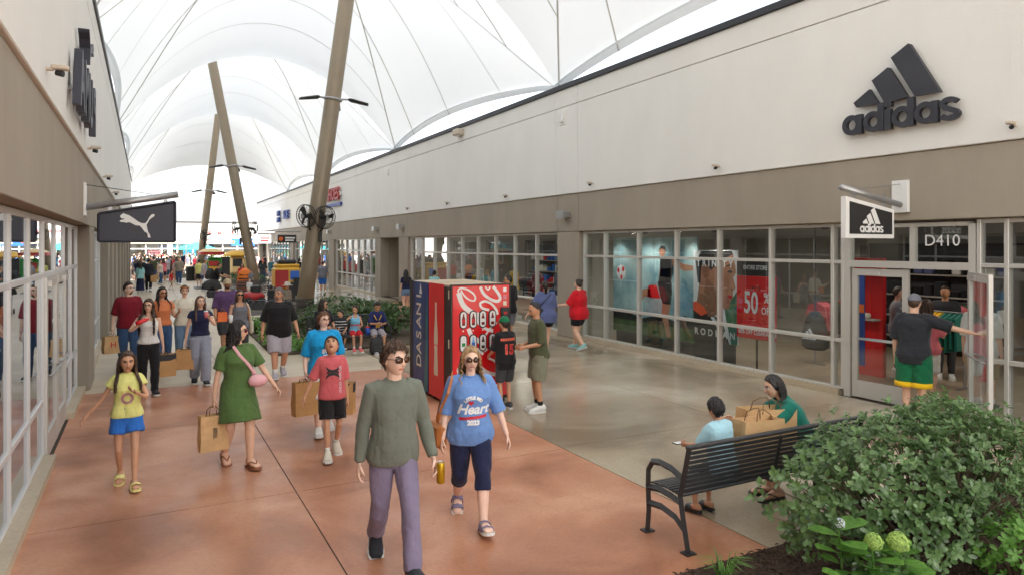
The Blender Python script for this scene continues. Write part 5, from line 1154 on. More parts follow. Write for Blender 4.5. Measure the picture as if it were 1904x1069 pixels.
mat('leather_brown', srgb(176, 110, 58), .5, var=.15, vscale=9); mat('leather_black', (.03, .03, .035), .45); mat('leather_pink', srgb(232, 176, 184), .5); mat('tortoise', (.06, .025, .012), .25); mat('lens_amber', (.07, .025, .006), .06, spec=.9); mat('frame_red', srgb(130, 20, 30), .3); mat('slide_yellow', srgb(236, 226, 150), .6); mat('slide_mauve', srgb(130, 120, 150), .7); mat('flop_tan', srgb(150, 96, 70), .6); mat('gold_can', srgb(190, 150, 30), .3, .6); mat('tin', (.7, .7, .7), .25, .9)
mat('print_gold', srgb(240, 190, 40), .6); mat('print_orange', srgb(232, 110, 80), .6); mat('print_crimson', srgb(200, 40, 60), .6); mat('print_pink', srgb(228, 170, 190), .6); mat('print_navy', srgb(30, 36, 70), .6); mat('print_pale', srgb(226, 190, 196), .6)
# man in the grey-green long-sleeved shirt
g1 = person('man in a grey-green long-sleeved shirt and lavender trousers carrying a can', (1.74, 5.3), -5, 1.83, 'm', .92, .02, 'fair', ('volume', 'brown', .024), dict(kind='long', c='cloth_greygreen', sleeve=.97, hem=.487, loose=.012, hl=.036, wr=.008), dict(c='cloth_lav', len=.99, loose=.014, wr=.009), ('sneaker', 'cloth_char'), 'walkL',
            ((-8, 13, 2, 6), (4, 14, 26, 8)), (2, 0), (24, -2, 0), ('tortoise', 'lens_amber'), curl=(.6, .75))
g = g1['grips'][1]; E_ = empty('drink_can', (g.x+.02, g.y-.04, g.z-.1), 'gold and silver drink can held by the man in grey-green', 'can'); part('can_body', 'gold_can', E_, lambda b: b.lathe([(.024, 0), (.033, .008), (.033, .15), (.027, .165)], (0, 0, 0), 16), True, False); part('can_lid', 'tin', E_, lambda b: b.lathe([(.0, .163), (.0275, .163), (.0275, .168), (.022, .164), (0, .164)], (0, 0, 0), 16), False, False)
part('drawstring', 'cloth_char', g1['e'], lambda b: [b.tube([(sx, .135, .985), (sx*1.6, .142, .93), (sx*2, .14, .88)], .004, 5) for sx in (-.012, .012)], True, False)
# woman in the blue printed tee
w1 = person('woman in a blue heart-print tee and navy capris with a brown bag', (2.66, 5.86), -15, 1.66, 'f', 1.16, .05, 'fair', ('long', 'blond', .018, .13, .016, .12, 0, 8., 1.35, .42), dict(kind='tee', c='cloth_skyblue', sleeve=.56, hem=.475, loose=.016, sfl=.014, hl=.016, wr=.008), dict(c='cloth_navy', len=.64, loose=.012, waist=.58), ('sandal', 'rubber_white', 'slide_mauve'), 'walkL',
            ((-4, 15, 14, 8), (8, 22, 12, 16)), (1, 0), (2, -2, 0), ('tortoise', 'lens_amber'))
on_shirt(w1, lambda b: [T2(b, c, .037, .102*sin(a), .03+.102*cos(a)-.075, bold=.003, rot=-a) for c, a in zip('LITTLE RED', [-.78+i*.172 for i in range(10)])], 'print_white', zc_=.705, name='lettering')
on_shirt(w1, lambda b: T2(b, 'Heart', .122, .0, -.05, bold=.0035, shear=.3), 'print_white', zc_=.705, name='lettering')
on_shirt(w1, lambda b: b.add([(-.125, -.118, 0), (.125, -.1, 0), (.125, -.125, 0), (-.125, -.143, 0)], [(3, 2, 1, 0)]), 'print_crimson', zc_=.705, name='ribbon_print')
on_shirt(w1, lambda b: T2(b, '2023', .056, 0, -.166, bold=.004), 'print_white', zc_=.705, name='lettering')
on_shirt(w1, lambda b: b.add([(.0, -.022, 0)]+[(.026*16*sin(t)**3/16, .024*(13*cos(t)-5*cos(2*t)-2*cos(3*t)-cos(4*t))/16, 0) for t in [2*pi*i/18 for i in range(18)]], [(0, 1+(i+1) % 18, 1+i) for i in range(18)]), 'print_crimson', zc_=.712, xc=.02, name='heart_print')
bs_ = empty('shoulder_bag', world(w1, (.30, -.06, .72)), 'brown leather shoulder bag hanging from the woman in blue', 'bag', None, radians(186)); part('bag_body', 'leather_brown', bs_, lambda b: b.bbox(-.05, .05, -.12, .12, -.02, .2, .03), False, False)
def strapw(P, pts, w_, m, lab): 
    q = MB(); q.tube([world(P, p) for p in pts], [(w_, .005)]*len(pts), 6, up=(0, 1, 0)); return q
q = strapw(w1, [(.30, -.05, .9), (.275, .06, 1.08), (.225, .135, 1.22), (.185, .10, 1.345), (.165, 0, 1.395), (.18, -.1, 1.34), (.27, -.12, 1.05), (.30, -.1, .9)], .014, 'leather_brown', ''); q.build('strap', 'leather_brown', bs_)
# girl in yellow
g2 = person('girl in a pale yellow tee and blue shorts, hand on her chest', (-.17, 8.45), 2, 1.44, 'f', .92, 0, 'tan', ('long', 'brown', .012, .22, .008, .45, 0, 4.), dict(kind='tee', c='cloth_yellow', sleeve=.2, hem=.53, loose=.016, sfl=.02), dict(c='cloth_blue', len=.24, loose=.03, flare=.02), ('slide', 'slide_yellow'), 'stepL', ((-8, 30, 0, 42), (22, 20, 128, -38)), (0, 0), (4, -6, 0), kid=True)
on_shirt(g2, lambda b: [glyph_ring(b, lambda u, v, w: (u, v, 0), 0, 0, .06, .035, 0)], 'print_pink', zc_=.67, name='rainbow_print')
# woman in the green dress
w2 = person('woman in a short green dress and red sunglasses carrying a paper bag', (.95, 8.62), 14, 1.69, 'f', 1.06, .02, 'light', ('long', 'black', .02, .16, .014, .0, 0, 6., 1.2), dict(kind='dress', c='cloth_green', sleeve=.40, hem=.53, loose=.016, hl=0, dlen=.86, flare=.055, sfl=.018), None, ('flop', 'flop_tan'), 'stepL', ((-4, 14, 0, 8), (14, 26, 30, 24)), (0, 0), (58, 0, 0), ('frame_red', 'lens_dark'))
bag_in_hand(w2, 0, .30, .13, .40, .10, radians(12), 'tall plain kraft bag in the hand of the woman in green', txt=('||||||||||', .05, .5, 90))
fan_ = empty('belt_bag', world(w2, (-.16, .18, 1.0)), 'small pink crossbody bag on the green dress', 'bag'); part('bag_body', 'leather_pink', fan_, lambda b: b.tube([(-.095, 0, .01), (-.07, 0, 0), (0, 0, -.01), (.07, 0, 0), (.1, 0, .02)], [(.02, .03), (.045, .062), (.052, .075), (.045, .06), (.012, .03)], 12, up=(0, 0, 1)), True, False)
q = strapw(w2, [(-.14, .165, 1.07), (-.06, .165, 1.19), (.03, .15, 1.30), (.085, .10, 1.40), (.10, .02, 1.44), (.08, -.08, 1.40), (-.05, -.14, 1.2), (-.19, -.03, 1.05), (-.17, .12, 1.0)], .017, 'leather_pink', ''); q.build('strap', 'leather_pink', fan_)
# boy in rose tee looking up
b1_ = person('boy in a rose tee and black shorts tipping his head back', (2.0, 8.45), -7, 1.46, 'm', .95, 0, 'tan', ('short', 'black', .012), dict(kind='tee', c='cloth_rose', sleeve=.50, hem=.49, loose=.02, sfl=.014), dict(c='cloth_black', len=.40, loose=.035, flare=.015), ('sneaker', 'cloth_cream'), 'stepR', ((0, 26, 6, 24), (4, 9, 4, 6)), (-4, 0), (-14, 38, 8), kid=True, mouth=True, sock='cloth_white')
def ua(b):
    for s in (1, -1):
        a = arc(0, s*.1, .085, .085, 200*s, 340*s, 10); stroke2 = stroke2d(a, [.008+.03*sin(pi*i/10) for i in range(11)]); L_, R_ = stroke2; n = len(L_); b.add([(x, y, 0) for x, y in L_+R_], [(i, i+1, n+i+1, n+i) for i in range(n-1)])
    for a0 in (0,): glyph_ring(b, lambda u, v, w: (u*1.5, v*.42, 0), 0, 0, .05, .03, 0)
on_shirt(b1_, ua, 'print_black', zc_=.715, xc=.0, name='emblem_print')
on_shirt(b1_, lambda b: T2(b, 'UNDER ARMOUR', .042, 0, 0, rot=radians(90), bold=.001), 'print_pale', zc_=.655, xc=-.09, lift=.005, name='lettering')
# woman in the bright blue tee behind him
w3 = person('woman in a bright blue lettered tee and glasses carrying paper bags', (2.16, 9.62), -6, 1.67, 'f', 1.2, .03, 'fair', ('pony', 'auburn', .008), dict(kind='tee', c='cloth_cyan', sleeve=.52, hem=.455, loose=.026, sfl=.014, hl=.01), dict(c='cloth_white', len=.5, loose=.03), ('sneaker', SW), 'stepR', ((-4, 16, 34, 2), (4, 14, 22, 0)), (0, 0), (22, -4, 0), ('frame_red', None))
on_shirt(w3, lambda b: [T2(b, t, s, 0, y, bold=.004) for t, s, y in (('SW', .075, .03), ('TYPE', .034, -.03), ('A', .1, -.085))], 'print_white', zc_=.67, xc=-.02, name='lettering')
bag_in_hand(w3, 0, .34, .16, .44, .04, radians(10), 'large kraft bag hanging left of the boy in rose, behind him', m='kraft_dark'); bag_in_hand(w3, 1, .34, .15, .42, .06, radians(-25), 'kraft bag with black top band hanging behind the boy in rose', m='kraft_dark', band='bag_black')
# man in black tee walking
m1 = person('man in a black tee, light grey shorts and neck chain, walking past the bench', (2.3, 14.05), -3, 1.75, 'm', 1.24, .05, 'tan', ('short', 'grey', .012), dict(kind='tee', c='cloth_black', sleeve=.56, hem=.46, loose=.026, sfl=.02, hl=.015), dict(c='cloth_lgrey', len=.50, loose=.035, flare=.015), ('sneaker', 'cloth_lgrey'), 'stepR', ((-4, 18, 8, 8), (4, 20, 16, 14)), (0, 0), (-38, 0, 0), ('eye_dark', None), beard=1, sock=SW, lod=0)
part('neck_chain', 'tin', m1['e'], lambda b: b.tube([m1['tl'](.085*sin(a), .03+.09*cos(a), .84-.028*(1+cos(a))) for a in [2*pi*i/24 for i in range(25)]], .006, 6, cap=False), True, False)
# group of seven
m2 = person('man in a maroon polo, jeans and glasses carrying a small kraft bag', (-.3, 16.1), 8, 1.82, 'm', 1.05, .02, 'fair', ('short', 'dark', .016), dict(kind='tee', c='cloth_maroon', sleeve=.5, hem=.5, loose=.018, sfl=.012), dict(c='cloth_denim', len=.98, loose=.022), ('sneaker', 'cloth_dgrey'), 'stepL', ((-6, 14, 12, 8), ARM_REST), (0, 0), (38, 0, 0), ('eye_dark', None), beard=1, lod=1)
bag_in_hand(m2, 0, .32, .14, .34, .05, radians(25), 'small kraft bag with red print held by the man in maroon', m='kraft', txt=('H', .16, .5), tm='print_red')
w4 = person('long-haired woman in a white tank and black jeans sipping a red drink', (.05, 13.5), 6, 1.64, 'f', .98, 0, 'light', ('long', 'brown', .022, .42, .022, .5, 0, 12., 1.3), dict(kind='tank', c='cloth_white', hem=.55, loose=.010, strap=.03), dict(c='cloth_black', len=.99, loose=.016, waist=.6), ('sneaker', 'cloth_black', 'rubber_white'), 'stepL', ((30, 34, 138, -40), (-2, 12, 6, 6)), (0, 0), (-22, 4, 0), ('eye_dark', None), curl=(1., .6), lod=0)
g = w4['grips'][0]; E_ = empty('drink_bottle', (g.x, g.y-.03, g.z), 'red drink bottle tipped to the mouth of the long-haired woman', 'bottle'); mat('red_drink', srgb(220, 40, 50), .15); part('bottle', 'red_drink', E_, lambda b: b.tube([(-.13, -.02, -.03), (-.06, -.01, 0), (.02, 0, .025), (.07, .0, .04)], [.032, .034, .032, .014], 12), True, False); part('bottle_cap', 'print_white', E_, lambda b: b.tube([(-.14, -.02, -.034), (-.128, -.02, -.03)], .033, 12), False, False)
bag_in_hand(w4, 1, .36, .17, .38, .04, radians(6), 'wide kraft bag with black upper band held by the long-haired woman', m='kraft_dark', band='bag_black')
w5 = person('woman in an orange cut-out top and blue jeans with long black hair', (.3, 15.8), 6, 1.73, 'f', 1.05, 0, 'tan', ('long', 'black', .016, .26, .006, .3, 0, 3.), dict(kind='tee', c='cloth_orange', sleeve=.22, hem=.56, loose=.010), dict(c='cloth_denim', len=.99, loose=.016, waist=.61), ('sneaker', SW), 'stepR', (ARM_REST, (20, 14, 118, 10)), (0, 0), (18, -8, 0), ('leather_brown', 'lens_amber'), lod=1)
w6 = person('woman in a cream sweatshirt with sunglasses pushed up in her hair', (.74, 16.35), 3, 1.72, 'f', 1.04, 0, 'light', ('bun', 'brown', .014), dict(kind='long', c='cloth_cream', sleeve=.95, hem=.52, loose=.028, hl=.01), dict(c='cloth_ldenim', len=.99, loose=.02), ('sneaker', SW), 'stepL', ((22, 10, 126, 6), ARM_REST), (0, 0), (2, -4, 0), lod=1)
part('sunglasses', 'leather_brown', w6['e'], lambda b: b.tube([w6['HM']@Vector((.085*sin(a), .095*cos(a), .085)) for a in [-1.2+2.4*i/10 for i in range(11)]], (.012, .016), 6), True, False)
w7 = person('girl in a navy top and wide grey jeans sipping from a clear cup', (.9, 14.05), 2, 1.64, 'f', 1.0, 0, 'light', ('long', 'lbrown', .012, .26, .004, .55, 0, 3.), dict(kind='tee', c='cloth_navy', sleeve=.16, hem=.565, loose=.010), dict(c='cloth_greyjean', len=1.0, loose=.034, flare=.02, waist=.615), ('sneaker', 'cloth_char', 'rubber_white'), 'stepL', ((-4, 14, 4, 8), (34, 20, 136, -30)), (0, 0), (12, 6, 0), ('tin', None), curl=(.7, 1.))
bag_in_hand(w7, 0, .30, .16, .36, .05, radians(-8), 'plain kraft bag held by the girl in navy', m='kraft_dark')
mat('clear_cup', (.75, .68, .68), .15); mat('pink_drink', srgb(220, 120, 130), .2)
def cup(p, label, m='clear_cup', s=1., lid='print_white'):
    E_ = empty('drink_cup', p, label, 'cup'); part('cup_body', m, E_, lambda b: b.lathe([(.028*s, 0), (.036*s, .11*s)], (0, 0, 0), 16), True, False); part('lid', lid, E_, lambda b: b.lathe([(.038*s, .11*s), (.038*s, .12*s), (.03*s, .128*s), (.002, .13*s)], (0, 0, 0), 16), False, False); part('straw', 'print_white', E_, lambda b: b.tube([(0, 0, .1*s), (.01, 0, .2*s)], .004, 6), False, False); return E_
g = w7['grips'][1]; cup((g.x-.02, g.y-.05, g.z-.03), 'clear cup of pink drink raised by the girl in navy', 'pink_drink')
m3 = person('big man in a purple shirt and tan cap behind the woman in grey', (1.68, 17.3), 2, 1.8, 'm', 1.24, .05, 'olive', ('short', 'dark', .01), dict(kind='tee', c='cloth_purple', sleeve=.58, hem=.46, loose=.028, hl=.012), dict(c='cloth_dgrey', len=.5, loose=.035), ('sneaker', 'cloth_dgrey'), 'stepR', ((10, 14, 40, 4), ARM_REST), (0, 0), (-6, 0, 0), None, ('cloth_khaki', 'cloth_khaki'), beard=2, lod=1)
w8 = person('woman in a grey tank top and sunglasses carrying a white cup', (1.8, 15.95), 2, 1.62, 'f', 1.02, 0, 'tan', ('long', 'brown', .012, .16, .006, .3, 0, 3.), dict(kind='tank', c='cloth_grey', hem=.44, loose=.014, strap=.036), dict(c='cloth_dgrey', len=.5, loose=.02), ('flop', 'flop_tan'), 'stepL', ((10, 14, 88, 4), (-2, 12, 8, 6)), (0, 0), (0, -2, 0), ('tortoise', 'lens_dark'), curl=(1., .6), lod=1)
g = w8['grips'][0]; cup((g.x, g.y-.03, g.z-.06), 'tall white cup carried by the woman in grey', 'print_white', 1.25)
paper_bag((g.x-.16, g.y-.02, .98), .17, .08, .2, .1, 'small orange gift bag beside the white cup', m='orange_p', hl=.08)
tb_ = empty('tote_bag', world(w8, (-.24, -.06, .66)), 'cream shoulder tote of the woman in grey', 'bag'); part('bag_body', 'cloth_cream', tb_, lambda b: b.bbox(-.04, .04, -.13, .13, 0, .28, .03), False, False); q = strapw(w8, [(-.23, .06, .92), (-.19, .1, 1.2), (-.13, .03, 1.33), (-.17, -.08, 1.25), (-.24, -.1, .92)], .012, '', ''); q.build('strap', 'cloth_cream', tb_)
# bench with the seated family
def seat_pose(seat, fy=.42, kn=.1, hy=0., lift=0.): return dict(seat=seat, feet=((.10, fy, lift, 0), (-.10, fy, lift, 0)), kn=kn, hy=hy)
w9 = person('woman in a black tee and sunglasses seated at the bench end', (3.62, 16.28), 20, 1.64, 'f', 1.12, .03, 'tan', ('long', 'dark', .012, .24, .006, .4, 0, 3.), dict(kind='tee', c='cloth_black', sleeve=.45, hem=.5, loose=.02), dict(c='cloth_sage', len=.97, loose=.03), ('sneaker', 'cloth_sage'), seat_pose(.45, .40), ((30, 12, 75, -30), (24, 14, 80, -30)), (4, 0), (40, -6, 0), ('eye_dark', 'lens_dark'), lod=1)
k1 = person('small boy in a striped black tee seated between the woman and the girl', (4.06, 16.3), -10, 1.15, 'm', .95, 0, 'tan', ('short', 'dark', .014), dict(kind='tee', c='cloth_char', sleeve=.5, hem=.5, loose=.02), dict(c='cloth_dgrey', len=.5, loose=.03), ('sneaker', 'cloth_dgrey'), seat_pose(.45, .26, .1, 0, .16), ((20, 10, 60, -20), (20, 10, 60, -20)), (6, 0), (-60, -8, 0), kid=True, lod=1)
for i in range(5): on_shirt(k1, lambda b: b.add([(-.14, -.006, 0), (.14, -.006, 0), (.14, .006, 0), (-.14, .006, 0)], [(0, 1, 2, 3)]), 'print_white', zc_=.56+.055*i, name='stripe')
k2 = person('girl in a light blue basketball jersey and red shorts seated on the bench', (4.4, 16.3), -4, 1.32, 'f', .92, 0, 'tan', ('pony', 'dark', .008), dict(kind='tank', c='cloth_jersey', hem=.47, loose=.018, strap=.05), dict(c='cloth_red', len=.42, loose=.03), ('sneaker', 'cloth_coral'), seat_pose(.45, .36, .08, 0, .07), ((16, 52, 30, 40), (24, 12, 84, -24)), (4, 0), (-35, -8, 0), kid=True, sock=SW, lod=1)
on_shirt(k2, lambda b: T2(b, 'NUGGETS', .055, 0, 0, bold=.003), 'print_red', zc_=.66, name='lettering')
k3 = person('boy in a navy and gold jersey numbered 30 seated with his head bowed', (4.92, 16.3), -4, 1.48, 'm', .98, 0, 'olive', ('volume', 'black', .018), dict(kind='tee', c='cloth_royal', sleeve=.5, hem=.46, loose=.02), dict(c='cloth_lgrey', len=.46, loose=.035), ('sneaker', 'cloth_lgrey'), seat_pose(.45, .40, .16), ((26, 14, 92, -34), (22, 16, 88, -36)), (10, 0), (4, -34, 0), kid=True, sock=SW, lod=1)
on_shirt(k3, lambda b: (T2(b, '30', .11, 0, -.07, bold=.004), T2(b, 'WARRIORS', .035, 0, .01, bold=.002)), 'print_gold', zc_=.66, name='lettering')
on_shirt(k3, lambda b: [b.add([(s*.02, .0, 0), (s*.035, .0, 0), (s*.1, .12, 0), (s*.08, .12, 0)], [(0, 1, 2, 3)]) for s in (-1, 1)], 'print_gold', zc_=.72, name='trim_print')
bp2 = empty('backpack', (4.83, 15.98, 0), 'black backpack standing under the feet of the boy in navy', 'backpack'); mat('pack_black', (.03, .03, .033), .6, bump=.4, bscale=18); part('pack_body', 'pack_black', bp2, lambda b: b.tube([(0, 0, 0), (0, 0, .06), (0, 0, .25), (0, 0, .38), (0, 0, .42)], [(.12, .08), (.17, .11), (.165, .1), (.13, .08), (.05, .03)], 14, up=(0, 1, 0), sq=.7), True, False); part('pack_pocket', 'pack_black', bp2, lambda b: b.bbox(-.12, .12, -.13, -.08, .04, .2, .02), False, False); part('pack_handle', 'pack_black', bp2, lambda b: b.ring((0, 0, .42), .035, .008, (0, 1, 0), 14, 6), True, False)
cup((4.66, 16.15, .45), 'blue and red paper cup standing on the bench by the girl', 'btl_blue', 1.5, 'btl_red')
# at the vending machines
k4 = person('boy in a green cap and black jersey numbered 15 facing the vending machine', (4.98, 9.64), 186, 1.44, 'm', .98, 0, 'tan', ('short', 'dark', .01), dict(kind='tee', c='cloth_black', sleeve=.52, hem=.44, loose=.03, hl=.015, sfl=.015), dict(c='cloth_dgrey', len=.46, loose=.035), ('sneaker', 'cloth_dgrey'), 'stand', ((14, 12, 55, -6), (14, 14, 60, -10)), (2, 0), (0, -6, 0), None, ('cloth_kelly', 'cloth_kelly'), kid=True)
on_shirt(k4, lambda b: T2(b, '15', .2, 0, 0, bold=.011, sx=.95), 'print_orange', front=False, zc_=.655, name='number_print'); on_shirt(k4, lambda b: T2(b, '15', .19, 0, 0, bold=.004, sx=.97), 'print_crimson', front=False, zc_=.655, lift=.0055, name='number_print'); on_shirt(k4, lambda b: T2(b, 'MAHOMES', .056, 0, 0, bold=.003), 'print_orange', front=False, zc_=.765, name='lettering')
m4 = person('balding man in an olive tee and grey-green shorts beside the vending machine', (5.38, 9.28), -104, 1.69, 'm', 1.02, .02, 'olive', ('bald', 'black', .010), dict(kind='tee', c='cloth_olive', sleeve=.54, hem=.49, loose=.02, sfl=.012), dict(c='cloth_sage', len=.47, loose=.04, flare=.02), ('sneaker', 'cloth_white'), 'stand', ((-2, 8, 74, -12), (0, 10, 78, -16)), (4, 0), (6, -26, 0), curl=(.9, .9), sock='cloth_black')
m5 = person('man in a black tee and grey shorts standing behind the vending machine', (8.2, 15.7), 190, 1.8, 'm', 1.08, 0, 'olive', ('short', 'black', .014), dict(kind='tee', c='cloth_black', sleeve=.5, hem=.47, loose=.022), dict(c='cloth_grey', len=.46, loose=.035), ('sneaker', 'cloth_dgrey'), 'stand', (ARM_REST, (4, 12, 20, 6)), (0, 0), (45, 0, 0), ('eye_dark', 'lens_dark'), lod=1)
w10 = person('dark-haired woman in a navy top and denim shorts walking toward the alcove', (8.66, 24.9), 178, 1.66, 'f', 1.0, 0, 'light', ('long', 'black', .014, .36, .008, .0, 0, 4.), dict(kind='tee', c='cloth_navy', sleeve=.3, hem=.57, loose=.012), dict(c='cloth_ldenim', len=.2, loose=.016, waist=.62), ('sneaker', 'flop_tan'), 'stepR', ((-6, 14, 0, 8), ARM_REST), lod=1)
w11 = person('woman in a loose slate-blue tee and black shorts with a black crossbody bag', (8.5, 14.35), 168, 1.72, 'f', 1.3, .03, 'light', ('pony', 'dark', .01), dict(kind='tee', c='cloth_slate', sleeve=.54, hem=.43, loose=.034, hl=.03, sfl=.016), dict(c='cloth_black', len=.32, loose=.02), ('flop', 'rubber_white'), 'stepR', (ARM_REST, (6, 26, 24, 30)), (0, 0), (-14, 0, 0), lod=1)
cb = empty('crossbody_bag', world(w11, (-.25, -.14, .86)), 'black crossbody bag on the hip of the woman in slate blue', 'bag'); part('bag_body', 'leather_black', cb, lambda b: b.bbox(-.15, .15, -.05, .05, 0, .2, .02), False, False); q = strapw(w11, [(-.24, -.14, 1.05), (-.1, -.23, 1.25), (.06, -.2, 1.4), (.1, -.06, 1.475), (.08, .08, 1.42)], .012, '', ''); q.build('strap', 'leather_black', cb)
w12 = person('woman in a red tee and black shorts with her hair in a bun', (9.42, 14.3), -158, 1.74, 'f', 1.42, .05, 'light', ('bun', 'dark', .01), dict(kind='tee', c='cloth_red', sleeve=.56, hem=.45, loose=.03, hl=.012, sfl=.016), dict(c='cloth_black', len=.34, loose=.025), ('sneaker', 'cloth_aqua', 'rubber_white'), 'stepR', (ARM_REST, (24, 22, 82, 12)), (0, 0), (16, 0, 0), lod=1)
w13 = person('person in a pale aqua tee seen beyond the vending machines', (9.6, 24.4), 150, 1.63, 'f', 1.05, 0, 'light', ('bun', 'black', .012), dict(kind='tee', c='cloth_aqua', sleeve=.5, hem=.5, loose=.02), dict(c='cloth_char', len=.95), ('sneaker', SW), 'stand', lod=1)
bl = empty('backpack', (7.7, 13.3, 0), 'blue backpack resting on the floor beside the woman in slate blue', 'backpack'); mat('pack_blue', srgb(30, 40, 100), .6, bump=.4, bscale=18); part('pack_body', 'pack_blue', bl, lambda b: b.tube([(0, 0, 0), (0, 0, .06), (0, 0, .32), (0, 0, .46), (0, 0, .5)], [(.11, .08), (.15, .11), (.15, .1), (.12, .08), (.05, .03)], 14, up=(0, 1, 0), sq=.7), True, False); part('pack_pocket', 'pack_blue', bl, lambda b: b.bbox(-.1, .1, -.135, -.08, .04, .22, .02), False, False); part('pack_trim', 'print_gold', bl, lambda b: b.box(-.13, .13, -.12, -.105, .23, .24), False, False)
# bench in the foreground
w14 = person('woman in a dark teal tee and clear glasses reaching into the bench bags', (5.9, 4.8), -122, 1.66, 'f', 1.1, .02, 'light', ('long', 'black', .014, .24, .014, .0, 0, 7., 1.0, .56), dict(kind='tee', c='cloth_teal', sleeve=.5, hem=.5, loose=.02, sfl=.014), dict(c='cloth_char', len=.6, loose=.03), ('flop', 'leather_black'), dict(seat=.45, feet=((.08, .36, 0, 0), (-.1, .34, 0, 8)), kn=.1), ((52, 14, 80, 6), (50, 16, 82, -6)), (27, 0), (6, -16, 0), ('tin', None))
k5 = person('boy in a light blue tee seated on the bench with his back turned', (4.74, 4.78), 184, 1.28, 'm', 1.0, 0, 'tan', ('short', 'black', .016), dict(kind='tee', c='cloth_ltblue', sleeve=.5, hem=.48, loose=.022), dict(c='cloth_black', len=.5, loose=.035), ('slide', 'leather_black'), dict(seat=.45, feet=((.12, .34, 0, 4), (-.1, .36, 0, 4)), kn=.12), ((30, 14, 70, -10), (30, 14, 80, -10)), (8, 0), (-22, -8, 0), kid=True)
ph = k5['grips'][1]; E_ = empty('phone', (ph.x, ph.y+.03, ph.z), 'dark phone in the hands of the seated boy', 'phone'); part('case', 'leather_black', E_, lambda b: b.bbox(-.07, .07, -.035, .035, -.004, .004, .002), False, False); part('screen', 'print_white', E_, lambda b: b.box(-.06, .06, -.03, .03, .0042, .005), False, False)
paper_bag((5.16, 4.74, .45), .46, .19, .46, radians(-8), 'kraft bag on the bench next to the seated boy', hl=.1); paper_bag((5.44, 4.9, .45), .54, .22, .5, radians(-14), 'larger kraft bag on the bench beside the woman in teal', hl=.1)
# at the entrance
m6 = person('man in a grey cap and green and gold shorts holding the door', (10.02, 6.28), 108, 1.84, 'm', 1.1, .02, 'light', ('short', 'brown', .008), dict(kind='tee', c='cloth_char', sleeve=.54, hem=.45, loose=.026, hl=.012, sfl=.016), dict(c='cloth_kelly', len=.52, loose=.05, flare=.03), ('sneaker', 'cloth_dgrey'), 'stand', ((6, 72, 10, 78), (2, 12, 10, 4)), (2, 0), (4, -4, 0), None, ('cloth_grey', 'cloth_grey'), curl=(1., .6))
part('hem_trim', 'cloth_gold', m6['e'], lambda b: [b.tube(polyl([Vector(m6['hip'])+Vector((s*.098, 0, 0)), Vector((s*.098, 0, .5)), Vector((s*.098, 0, .3))], 3, .62, .72), [.152, .154, .158], 18, up=(0, 1, 0)) for s in (-1, 1)], True, False)
w15 = person('woman in a pink tee just inside the doorway', (11.35, 6.9), 100, 1.68, 'f', 1.1, 0, 'light', ('long', 'brown', .012, .2, .006, 0, 0, 3.), dict(kind='tee', c='cloth_pink', sleeve=.5, hem=.47, loose=.022), dict(c='cloth_white', len=.5, loose=.03), ('sneaker', SW), 'stand', ((2, 20, 110, -10), ARM_REST), lod=1)
m7 = person('man in a white tee and khaki shorts stepping into the store', (11.35, 6.05), 104, 1.83, 'm', 1.06, 0, 'light', ('short', 'dark', .012), dict(kind='tee', c='cloth_white', sleeve=.52, hem=.47, loose=.022), dict(c='cloth_khaki', len=.5, loose=.035), ('sneaker', 'cloth_black'), 'stepR', lod=1, sock=SW)
# ------------------------------------------------------------------ window displays of the right store
mat('poster_sky', srgb(96, 160, 182), .45, var=.35, vscale=1.3, col2=srgb(190, 215, 218)); mat('poster_grass', srgb(60, 92, 50), .5, var=.4, vscale=4); mat('poster_trees', srgb(28, 34, 38), .5); mat('poster_skin', srgb(172, 122, 98), .5, var=.12, vscale=3); mat('poster_skin2', srgb(140, 94, 74), .5, var=.2, vscale=4); mat('poster_dark', (.03, .026, .028), .5); mat('poster_white', (.72, .75, .8), .5); mat('poster_red', srgb(214, 24, 30), .5); mat('poster_orange', srgb(232, 92, 60), .5); mat('poster_green', srgb(70, 120, 90), .5)
def yz(X): return lambda u, v, w: (X-w, u, v)
def flat(m, par, X, poly, t=.003, name='print'): return part(name, m, par, lambda b: quad_pr(b, yz(X), poly, t))
S1 = empty('soccer_poster', (11.3, 13.8, .1), 'wide window poster of a soccer player kicking a ball under a blue sky', 'poster')
part('board', 'poster_sky', S1, lambda b: b.box(11.3, 11.34, 12.2, 15.45, .28, 2.75)); X = 11.2995
part('board_foot', 'black_metal', S1, lambda b: b.box(11.29, 11.35, 12.3, 15.3, 0, .28))
flat('poster_grass', S1, X, [(15.45, .28), (12.2, .28), (12.2, .62), (15.45, .62)], .001, 'grass_print'); flat('poster_trees', S1, X, [(15.45, .6), (12.2, .6), (12.2, .78), (12.6, .9), (13, .74), (13.6, .82), (14.2, .7), (15, .84), (15.45, .8)], .0015, 'tree_print')
